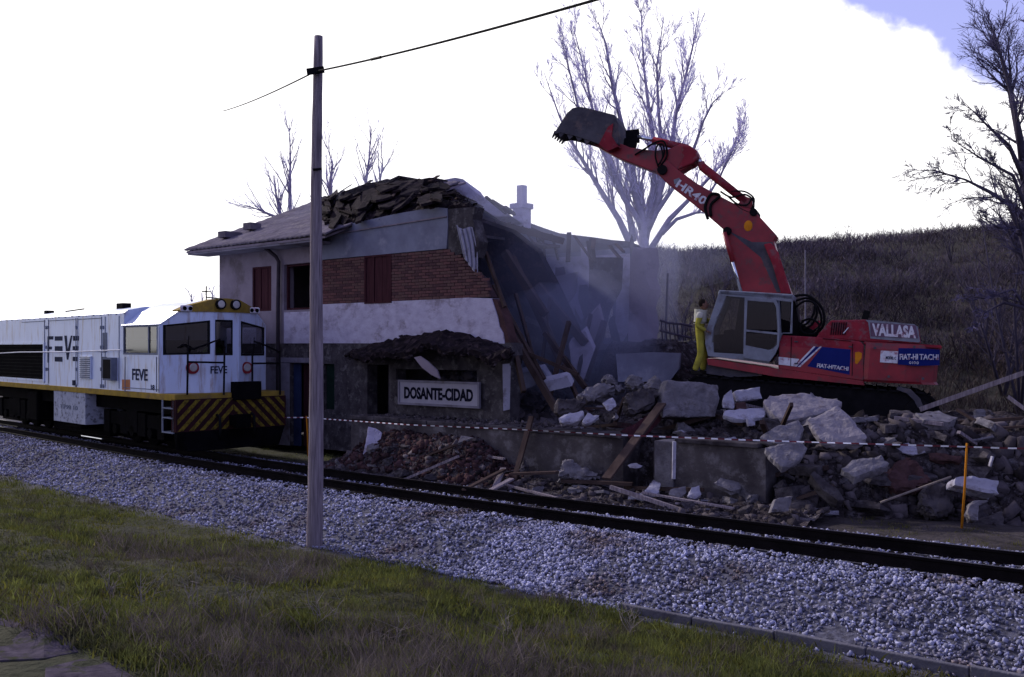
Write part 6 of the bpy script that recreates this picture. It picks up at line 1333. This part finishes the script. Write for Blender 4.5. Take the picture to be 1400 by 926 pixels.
# driver behind the middle window
dvp = LOC.w(-.95, -.08, ZD + .04)
dv = thing('person', 'driver in green vest and pale cap seen through the narrow middle cab window', 'person', Matrix.Translation(dvp) @ LOC.M.to_3x3().to_4x4())
J = {'pelvis': ((0, 0, .62), .15, .17), 'chest': ((.02, 0, .95), .14, .19), 'neckb': ((.02, 0, 1.10), .09, .13), 'neck': ((.03, 0, 1.19), .05, .05), 'hn': ((.05, -.1, .58), .09, .09), 'kn': ((.40, -.12, .60), .07, .07), 'an': ((.40, -.12, .12), .05, .05), 'hf': ((.05, .1, .58), .09, .09), 'kf': ((.40, .12, .60), .07, .07), 'af': ((.40, .12, .12), .05, .05),
     'sn': ((.02, -.2, 1.05), .07, .07), 'en': ((.08, -.26, .80), .055, .055), 'wn': ((.30, -.2, .82), .04, .04), 'sf': ((.02, .2, 1.05), .07, .07), 'ef': ((.08, .26, .80), .055, .055), 'wf': ((.30, .2, .82), .04, .04)}
person_mesh('body', J, [('pelvis', 'chest'), ('chest', 'neckb'), ('neckb', 'neck'), ('pelvis', 'hn'), ('hn', 'kn'), ('kn', 'an'), ('pelvis', 'hf'), ('hf', 'kf'), ('kf', 'af'), ('neckb', 'sn'), ('sn', 'en'), ('en', 'wn'), ('neckb', 'sf'), ('sf', 'ef'), ('ef', 'wf')], M['green_cloth'], dv)
ellipsoid('head', (.05, 0, 1.32), (.095, .075, .12), M['skin'], dv, squash=headshape); ellipsoid('cap', (.045, 0, 1.38), (.105, .085, .075), M['white_cloth'], dv)
ellipsoid('cap_peak', (.13, 0, 1.37), (.06, .07, .012), M['white_cloth'], dv); ellipsoid('nose', (.145, 0, 1.32), (.02, .013, .02), M['skin'], dv, seg=8)
hand(dv, (.34, -.2, .82), Matrix.Identity(3), M['skin']); hand(dv, (.34, .2, .82), Matrix.Identity(3), M['skin'])
MB().box(-.25, .2, -.25, .25, .38, .48).box(-.28, -.18, -.25, .25, .45, 1.1).build('seat', M['steel_dark'], lo).matrix_local = LOC.I @ dv.matrix_world

# ------------------------------------------------------------------ timber pole with its cable
pb = P(430, 741, 15.9); pt = P(435, 50, 15.9)
tp_ = thing('utility_pole', 'tall weathered timber pole standing at the foot of the ballast', 'pole', T(*pb))
mb = MB(); pts = []; rad = []
for i in range(25):
    t = i/24; q = (pt-pb)*t; pts.append(q + Vector((.012*math.sin(t*7), .01*math.sin(t*5), 0))); rad.append(.135 - .062*t + .003*math.sin(i*2.3))
mb.tube([Vector((0, 0, -.4)) + pts[0]] + pts, [.137] + rad, 14); mb.build('shaft', M['wood_grey'], tp_, smooth=True)
br = P(430, 99, 15.75) - pb
MB().beam(br + Vector((-.12, -.02, 0)), br + Vector((.16, -.02, .04)), .05, .10).build('bracket', M['steel_dark'], tp_)
MB().tube([P(428, 232, 15.78)-pb, P(440, 231, 15.78)-pb], .02, 6).build('band', M['steel_dark'], tp_)
cA, cB, cC = P(305, 152, 31), P(431, 98, 15.78), P(842, -8, 8.8)
kab = thing('overhead_cable', 'thin black overhead cable carried by the timber pole', 'cable', T(*cB))
def sag(a, b, s, n=24): return [a.lerp(b, i/n) - Vector((0, 0, s*4*(i/n)*(1-i/n))) - cB for i in range(n+1)]
far_ = cB + (cA-cB)*1.0; MB().tube(sag(cB, far_, .06), .014, 6).build('wire', M['rubber'], kab)
MB().tube(sag(cB, cC, .04), .014, 6).build('wire', M['rubber'], kab)
sg_ = sag(cB, cC, .04); MB().tube([sg_[7], sg_[8]], .022, 8).build('splice', M['rubber'], kab)

# ------------------------------------------------------------------ barrier tape and stakes
def stake(px0, px1, y0, y1, D, lab):
    a, b = P(px0, y0, D), P(px1, y1, D); a.z -= .15; o = MB().tube([a-a, (b-a)*.5 + Vector((.01, 0, 0)), b-a], [.022, .020, .018], 8).build('stake', M['stake'], smooth=True); o.location = a; tag(o, lab, 'stake', 'orange stakes of the barrier tape'); return b
s1 = stake(1314, 1322, 720, 606, 15.6, 'orange stake at the right end of the tape')
s0 = stake(421, 419, 616, 569, 24.6, 'orange stake at the left end of the tape beside the timber pole')
tape = thing('barrier_tape', 'red and white barrier tape stretched across the rubble between the orange stakes', 'barrier tape', T(*s0))
tp_pts = [(388, 571, 25.2), (419, 571, 24.6), (446, 573, 24.0), (560, 581, 21.2), (700, 587, 19.6), (850, 595, 18.2), (1000, 601, 17.2), (1120, 605, 16.6), (1220, 608, 16.1), (1320, 611, 15.6), (1378, 613, 15.2), (1440, 614, 14.8)]
ps = [P(a, b, D) for a, b, D in tp_pts]; seq = []
for a, b in zip(ps, ps[1:]):
    k = max(2, int((b-a).length / .12)); seq += [a.lerp(b, i/k) for i in range(k)]
ra = random.Random(4); W_, R_2 = MB(), MB()
for i, (a, b) in enumerate(zip(seq, seq[1:])):
    tw = .25*math.sin(i*.23) + .5*math.sin(i*.071); wv = Vector((0, math.sin(tw)*.016, math.cos(tw)*.013))
    if i == 0: W_.v += [tuple(a-s0-wv), tuple(a-s0+wv)]
    W_.v += [tuple(b-s0-wv), tuple(b-s0+wv)]; W_.f.append((2*i, 2*i+2, 2*i+3, 2*i+1))
o = W_.build('ribbon', M['tape_w'], tape, recalc=False); o.data.materials.append(M['tape_r']); o.data.polygons.foreach_set('material_index', [(k+1) % 2 for k in range(len(o.data.polygons))])

# ------------------------------------------------------------------ bare trees
def bare_tree(name, label, base, stems, m_b, m_t, seed, twig_r=.006, levels=3, kids=(5, 5, 6), spread=.6, group=None, upt=.12, lenf=(.42, .42, .4), cat='tree', dense=1.9):
    r = random.Random(seed); root = thing(name, label, cat, T(*base), group); tb, cb, tw = MB(), MB(), MB()
    def path(p, d, L_, n, wob, up):
        pts = [p]; q = p.copy(); d = d.normalized()
        for i in range(n):
            d = (d + Vector((r.gauss(0, wob), r.gauss(0, wob), r.gauss(0, wob) + up))).normalized(); q = q + d * (L_/n); pts.append(q.copy())
        return pts
    def grow(p, d, L_, rad, lev):
        n = 6 if lev < 2 else 3 if lev == 2 else 2
        pts = path(p, d, L_, n, .10 if lev else .05, upt); tgt = (cb if lev < 2 else tw); rads = [max(twig_r*.6, rad*(1-.8*i/n)) for i in range(n+1)]
        tgt.tube(pts, rads, 6 if lev < 2 else 3, cap=False)
        if lev < levels:
            for k in range(kids[lev]):
                t = r.uniform(.22, 1.0); i = min(int(t*n), n-1); q = pts[i].lerp(pts[i+1], t*n-i); dd = (pts[i+1]-pts[i]).normalized()
                o = Vector((r.gauss(0, 1), r.gauss(0, 1), r.gauss(0, 1))); o = (o - dd*o.dot(dd)).normalized(); nd = dd + o * r.uniform(spread*.5, spread*1.2)
                grow(q, nd, L_ * lenf[min(lev, 2)] * r.uniform(.6, 1.2), max(twig_r, rads[i]*.55), lev+1)
    for pts, r0, r1 in stems:
        ps = [Vector(p) - Vector(base) for p in pts]; n = len(ps); rads = [r0 + (r1-r0)*i/(n-1) for i in range(n)]; tb.tube(ps, rads, 9, cap=True)
        Ltot = sum((b-a).length for a, b in zip(ps, ps[1:]))
        for k in range(max(3, int(Ltot * dense))):
            t = r.uniform(.18, .99) * (n-1); i = min(int(t), n-2); q = ps[i].lerp(ps[i+1], t-i); dd = (ps[i+1]-ps[i]).normalized()
            o = Vector((r.gauss(0, 1), r.gauss(0, 1), r.gauss(0, .5))); o = (o - dd*o.dot(dd)).normalized(); nd = dd + o*r.uniform(spread*.6, spread*1.2)
            grow(q, nd, r.uniform(.16, .34) * min(Ltot, 7) * (1.05 - .5*t/(n-1)), max(.012, rads[min(i, n-1)]*.4), 1)
    tb.build('trunk', m_b, root, smooth=True, recalc=False); cb.build('branches', m_b, root, recalc=False)
    if tw.v: tw.build('twigs', m_t, root, recalc=False)
    return root
DT = 34.
def st_(pts, D=DT, dj=0.): return [P(a, b, D + dj*i) for i, (a, b) in enumerate(pts)]
bt = P(884, 470, DT); bt.z = gz(bt.x, bt.y) - .2
stems = [(st_([(884, 470), (882, 400), (880, 320), (876, 290), (868, 255), (862, 215), (850, 170), (838, 120), (828, 60), (818, 30)]),   .22, .015),
         (st_([(881, 330), (890, 280), (896, 240), (893, 190), (886, 140), (880, 90), (876, 10)], dj=.1), .16, .015),
         (st_([(880, 320), (872, 300), (852, 270), (838, 235), (815, 190), (790, 145), (778, 95), (772, 60)], dj=-.1), .12, .012),
         (st_([(888, 300), (905, 255), (918, 200), (925, 150), (936, 110), (948, 60), (956, 10)], dj=.15), .12, .012),
         (st_([(884, 320), (898, 290), (925, 250), (948, 205), (962, 165), (975, 140), (992, 124)], dj=-.15), .10, .010),
         (st_([(860, 330), (846, 300), (822, 262), (800, 225), (785, 200), (765, 160), (744, 100)], dj=.1), .13, .012),
         (st_([(892, 300), (902, 270), (906, 210), (900, 150), (898, 90), (908, 20)], dj=-.1), .12, .012),
         (st_([(890, 340), (915, 300), (940, 275), (968, 245), (995, 215), (1014, 180)], dj=.2), .12, .012),
         (st_([(866, 330), (858, 280), (836, 220), (812, 160), (800, 100), (782, 30)], dj=.2), .12, .012),
         (st_([(905, 320), (925, 300), (955, 290), (985, 240), (1004, 200), (1018, 160)], dj=.1), .08, .01)]
bare_tree('bare_poplar', 'large bare many-stemmed tree behind the ruin and the raised boom', bt, stems, M['bark'], M['twig'], 3, twig_r=.0075, kids=(7, 8, 9), spread=.62, levels=3, upt=.13, dense=2.9)
# small trees above the left roof
for (pts, sd, lab) in (([(397, 300), (396, 260), (397, 220), (396, 170)], 5, 'thin bare sapling above the roof left of the timber pole'), ([(503, 280), (500, 250), (505, 215), (507, 172)], 6, 'thin bare sapling above the torn roof right of the timber pole'),
                       ([(385, 300), (378, 270), (374, 240)], 7, 'short bare shoot beside the left sapling'), ([(456, 280), (450, 260), (455, 225), (447, 200)], 8, 'bare shoot seen just right of the timber pole'), ([(400, 310), (375, 296), (356, 288), (341, 282)], 10, 'crooked bare branch tip above the left roof slope'), ([(520, 275), (519, 250), (524, 225)], 12, 'short bare shoot beside the torn roof sapling')):
    st3 = [P(a, b, 38) for a, b in pts]; base = P(pts[0][0], 470, 38); base.z = gz(base.x, base.y) - .2; st3 = [base] + st3
    bare_tree('bare_sapling', lab, base, [(st3, .11, .012)], M['bark'], M['twig'], sd, twig_r=.009, levels=2, kids=(4, 4, 5), spread=.6, group='bare saplings behind the station')
# dark tree at the right edge
DR = 24.
base = P(1432, 560, DR); base.z = gz(base.x, base.y) - .2
stR = [(st_([(1432, 560), (1424, 480), (1416, 400), (1408, 300), (1396, 200), (1378, 110), (1358, 40)], DR, .2), .26, .02),
       (st_([(1418, 420), (1400, 330), (1380, 280), (1352, 262), (1320, 246), (1276, 232)], DR), .10, .008),
       (st_([(1412, 340), (1396, 310), (1366, 312), (1340, 296)], DR), .07, .008),
       (st_([(1420, 440), (1398, 420), (1372, 414), (1345, 428), (1338, 446)], DR), .06, .008),
       (st_([(1415, 440), (1385, 396), (1345, 408), (1318, 404)], DR), .05, .006),
       (st_([(1402, 250), (1380, 200), (1350, 172), (1318, 140)], DR), .07, .006),
       (st_([(1408, 300), (1385, 240), (1340, 216), (1300, 190)], DR), .06, .006),
       (st_([(1428, 480), (1440, 380), (1450, 250), (1440, 120), (1450, 20)], DR, .3), .2, .02),
       (st_([(1398, 220), (1388, 150), (1372, 90), (1352, 30)], DR), .07, .006)]
bare_tree('bare_tree', 'dark bare tree reaching in from the right edge above the slope', base, stR, M['bark_dark'], M['twig_dark'], 21, twig_r=.0075, kids=(8, 9, 8), spread=.9, levels=3, upt=.03, dense=3.5, lenf=(.4, .45, .45))
M['brushtwig'] = mat('shrub_twig', (.10, .08, .10), (.05, .04, .05), bump=0)
for k, (px, py, h_, D, lab) in enumerate(((1395, 520, 6.5, 27, 'dense dark thicket tree beside the bare tree at the right edge'), (1372, 500, 4.6, 30, 'lower dark thicket tree left of the right-edge bare tree'), (1345, 480, 3.6, 36, 'small dark tree on the slope left of the thicket'), (1230, 400, 2.2, 60, 'small bare shrub on the skyline above the engine hood'), (1160, 400, 2.0, 62, 'small bare shrub on the skyline left of the hood shrub'), (1300, 395, 2.6, 58, 'taller bare shrub on the skyline near the right tree'), (1200, 420, 2.0, 48, 'bare shrub halfway up the slope above the counterweight'), (1120, 420, 2.0, 50, 'bare shrub on the slope right of the boom'), (930, 430, 2.6, 44, 'bare shrub on the slope above the worker'), (980, 420, 2.4, 50, 'bare shrub on the slope left of the boom foot'))):
    base = P(px, py, D); base.z = gz(base.x, base.y) - .15; r = random.Random(k+80); sts = []
    for i in range(5 if D < 45 else 4):
        a = Vector((r.gauss(0, .28), r.gauss(0, .28), 1)).normalized(); sts.append(([base, base + a*h_*.5, base + a*h_*r.uniform(.8, 1.05) + Vector((r.gauss(0, .2), 0, 0))], .05 if D < 45 else .03, .008))
    bare_tree('bare_tree' if D < 45 else 'bare_shrub', lab, base, sts, M['bark_dark'], M['brushtwig'], 90+k, twig_r=.008 if D < 40 else .012, levels=2, kids=(4, 6, 6), spread=.8, upt=.05, dense=2.6, cat='tree' if D < 45 else 'shrub')
# thin upright posts and poles behind
for a, b, D, r_, lab, m_ in (((908, 447), (913, 374), 27, .03, 'thin dark stick standing behind the worker', 'bark_dark'), ((878, 462), (878, 352), 29, .045, 'thin pale post in front of the tree trunk', 'plaster_white'), ((1101, 440), (1101, 342), 40, .03, 'slim grey post on the hillside behind the boom', 'plaster')):
    p, q = P(*a, D), P(*b, D); p.z -= 1.2; o = MB().tube([(0, 0, 0), q-p], r_, 8).build('post', M[m_]); o.location = p; tag(o, lab, 'post')
# bent iron railing behind the worker
rlg = thing('railing', 'bent dark iron railing behind the worker in yellow', 'railing', T(*P(925, 470, 25)))
o_ = P(925, 470, 25); mb = MB(); mb.tube([P(a, b, 25)-o_ for a, b in ((902, 438), (915, 442), (930, 443), (946, 446))], .03, 6); mb.tube([P(a, b, 25)-o_ for a, b in ((902, 452), (918, 456), (934, 460), (946, 462))], .03, 6); mb.build('rail_bar', M['bark_dark'], rlg)
for k in range(8): MB().tube([P(904+k*5.5, 438+k, 25)-o_, P(906+k*5.5+2*math.sin(k*3), 466, 25)-o_], .018, 5).build('baluster', M['bark_dark'], rlg)
# pale blank wall segment and bank behind the platform
sheet('wall_block', 'pale blue blank low wall behind the rubble left of the worker', 'wall', [(842, 484), (888, 482), (930, 483), (928, 505), (915, 522), (845, 522)], 23.6, M['plaster_blue'], depth=(.1, .4, 0))
bk = MB(); rb = random.Random(2)
def hbank(A, B): return .9 + 1.9 * sm(3.2, 4.6, B) * sm(fu(820, 5), fu(850, 5), A) * sm(fu(1010, 5), fu(930, 5), A) + .4*fbm(A, B, 1.2, 71)
heap('earth_bank', fu(815, 5), fu(1015, 5), 3.0, 9, hbank, M['soil_rubble'])

# ------------------------------------------------------------------ brush on the hillside
def brush_proto(seed, n, h, lean=.35, w=.02):
    r = random.Random(seed); v = []; f = []
    def tw(p, d, L_, wd, lev):
        q = p + d*L_; s = Vector((r.gauss(0, 1), r.gauss(0, 1), 0)).normalized()*wd; k = len(v); v.extend([tuple(p-s), tuple(p+s), tuple(q)]); f.append((k, k+1, k+2))
        if lev: 
            for _ in range(3): t = r.uniform(.3, .9); tw(p+d*L_*t, (d + Vector((r.gauss(0, .5), r.gauss(0, .5), r.gauss(.1, .3)))).normalized(), L_*r.uniform(.3, .55), wd*.6, lev-1)
    for _ in range(n): tw(Vector((r.gauss(0, .4), r.gauss(0, .4), 0)), Vector((r.gauss(0, lean), r.gauss(0, lean), 1)).normalized(), h*r.uniform(.5, 1.1), w, 2)
    return np.array(v), np.array(f)
def brushcol(name, c1, c2): m = mat(name, c1, c2, scale=.35, bump=0, island=.3, contrast=1.3, stain=tuple(c*.3 for c in c1), stain_scale=.07); return m
def brush(name, n, pr, x0, x1, y0, y1, smin, smax, m, seed, test=None):
    rng = np.random.default_rng(seed); Y = y0 + (y1-y0)*rng.random(n)**1.2; X = x0 + (x1-x0)*rng.random(n); X = X * (Y/y1*.75+.25) if test is None else X
    k = (X/Y > .02) & (X/Y < .62); 
    if test is not None: k &= test(X, Y)
    X, Y = X[k], Y[k]; p = np.stack([X, Y, ground_z(X, Y)-.1], 1); sc = rng.uniform(smin, smax, len(X)) * (.6 + .9*vnoise(X, Y, .25, 31)); v, q = replicate(pr, p, sc, rng, tilt=.15); o = fast_mesh(name, v, q, m); o['kind'] = 'stuff'; return o
bp_ = [brush_proto(i, 9, .6, .8, .02) for i in range(6)]
brush('hillside_brush', 3300, bp_, 0, 62, 33, 86, .7, 1.3, brushcol('brush_brown_grey', (.10, .078, .10), (.05, .041, .055)), 1)
brush('hillside_brush', 2400, [brush_proto(20+i, 7, .8, .7, .022) for i in range(5)], 0, 62, 50, 90, .6, 1.3, brushcol('brush_hazed_violet', (.135, .112, .15), (.075, .062, .088)), 2)  # haze over the upper slope is put into this paler violet
brush('low_brush', 900, [brush_proto(40+i, 7, .7, .6, .01) for i in range(5)], 4, 20, 24, 36, .6, 1.3, brushcol('brush_near', (.075, .055, .048), (.03, .024, .024)), 3, test=lambda X, Y: X/Y > .15)
scatter = None
ghp = [blade_proto(90+i, 14, .35, .16, .012, .8) for i in range(6)]
def hill_grass(n, seed):
    rng = np.random.default_rng(seed); Y = 24 + 60*rng.random(n)**1.1; X = rng.uniform(.02, .62, n)*Y; p = np.stack([X, Y, ground_z(X, Y)-.02], 1); v, q = replicate(ghp, p, rng.uniform(.6, 1.6, n), rng, tilt=.3); o = fast_mesh('hillside_grass', v, q, brushcol('hill_dry_grass', (.085, .066, .062), (.045, .036, .038))); o['kind'] = 'stuff'
hill_grass(3000, 5)
# distant greenery left of the station, seen above the locomotive
for k, (px, D) in enumerate(((262, 60), (276, 62), (290, 58))):
    base = P(px, 470, D); base.z = gz(base.x, base.y) - .2
    bare_tree('distant_tree', ('leftmost', 'middle', 'rightmost')[k] + ' of three faint distant bare trees above the locomotive cab', base, [([base, P(px+1, 430, D), P(px, 402-2*k, D)], .10, .03)], M['bark'], M['twig'], 50+k, twig_r=.014, levels=2, kids=(4, 4, 5), group='distant bare trees beyond the locomotive')
scatter_grass('trackside_weeds', 1600, gp, 3, 12, 13, 19, lambda s, t, X, Y, r: (t > 1.9) & (t < 3.4) & (s < 3) & (fbm(X, Y, 1.5, 77) > -.02), .4, .9, M['moss'], 14, ybias=1)
# stone slabs in the lower left corner
def gslab(lab, pts):
    q = [Pg(a, b) + Vector((0, 0, .012)) for a, b in pts]; c = sum(q, Vector())/len(q); o = MB().prism([p-c for p in q], (0, 0, -.16)).build('stone_slab', mat('slab_stone', (.085, .07, .09), (.03, .025, .033), scale=7, bump=.9, bscale=16, stain=(.035, .038, .02), stain_scale=5), bevel=.006); o.location = c; tag(o, lab, 'stone slab')
gslab('mossy flat stone slab in the lower left corner of the grass', [(-60, 880), (-60, 846), (30, 848), (62, 858), (96, 878), (108, 893), (60, 902), (0, 905)])
gslab('second flat stone slab touching the bottom edge of the picture', [(62, 915), (110, 903), (150, 908), (186, 928), (200, 960), (60, 960)])
for k, (px, py, s_z) in enumerate(((533, 768, .10), (300, 690, .08), (958, 834, .09))):
    q = Pz(px, py, -.6); q.z = gz(q.x, q.y) + .03
    o = bpy.data.objects.new('field_stone', lm[1]); COL.objects.link(o); o.location = q; o.scale = (s_z*1.7, s_z, s_z*.5); tag(o, ('flat pale stone in the grass just right of the timber pole', 'small pale stone at the ballast edge left of the timber pole', 'small stone at the kerb in front of the hole in the ballast')[k], 'stone')
# loose dry weeds in the foreground
def weed(px, py, h, lab, seed):
    q = Pz(px, py, -.2); q.z = gz(q.x, q.y); r = random.Random(seed); mb = MB()
    for i in range(7):
        d = Vector((r.gauss(0, .35), r.gauss(0, .35), 1)).normalized(); L_ = h*r.uniform(.5, 1.1); b = Vector((r.gauss(0, .04), r.gauss(0, .04), 0)); c = b + d*L_*.5; mb.tube([b, c, c + (d + Vector((r.gauss(0, .3), r.gauss(0, .3), 0))).normalized()*L_*.5], [.0045, .0035, .002], 4)
        for _ in range(4): t = c.lerp(b, r.uniform(-.8, .6)); mb.tube([t, t + Vector((r.gauss(0, .08), r.gauss(0, .08), r.uniform(.02, .1)))], [.002, .001], 3)
    o = mb.build('dry_weed', M['pale_stalk']); o.location = q; tag(o, lab, 'weed')
for a in ((388, 800, .45, 'pale dry weed below the timber pole', 1), (200, 865, .4, 'dry weed among the brush at the lower left', 2), (262, 890, .5, 'tall dry weed in the lower left brush', 3), (862, 845, .5, 'dark thin weed beside the kerb', 4), (525, 905, .4, 'dry weed at the bottom centre', 5), (690, 890, .3, 'small dry weed right of the bottom centre', 6), (330, 875, .45, 'dry weed above the left part of the bottom edge', 7), (150, 845, .35, 'dry weed above the stone slab', 8), (440, 880, .4, 'dry weed directly below the pole near the bottom', 9)): weed(*a)

# ------------------------------------------------------------------ dust hanging over the demolition
def volume(name, dens, col, aniso=.3):
    m = bpy.data.materials.new(name); m.use_nodes = True; t = m.node_tree; t.nodes.clear(); o = t.nodes.new('ShaderNodeOutputMaterial'); v = t.nodes.new('ShaderNodeVolumePrincipled'); v.inputs['Density'].default_value = dens; v.inputs['Color'].default_value = (*col, 1); v.inputs['Anisotropy'].default_value = aniso; t.links.new(v.outputs[0], o.inputs['Volume']); return m
def puff(name, c, r, dens, seed):
    bm = bmesh.new(); bmesh.ops.create_icosphere(bm, subdivisions=4, radius=1)
    for v in bm.verts:
        n = mnoise.fractal(v.co*1.4 + Vector((seed, 0, 0)), 1, 2, 3); v.co *= 1 + .28*n; v.co = Vector((v.co.x*r[0], v.co.y*r[1], v.co.z*r[2]))
    me = bpy.data.meshes.new(name); bm.to_mesh(me); bm.free(); me.materials.append(volume(name, dens, (.66, .70, 1.0))); me.polygons.foreach_set('use_smooth', [True]*len(me.polygons)); o = bpy.data.objects.new(name, me); COL.objects.link(o); o.location = c; o['kind'] = 'stuff'; return o
puff('dust_cloud', P(745, 415, 26.5), (3.7, 3.6, 3.6), .05, 1)
puff('dust_cloud', P(700, 330, 31), (7.0, 3.5, 3.2), .03, 4)
puff('dust_cloud', P(785, 470, 24.6), (2.0, 1.3, 1.7), .22, 7)
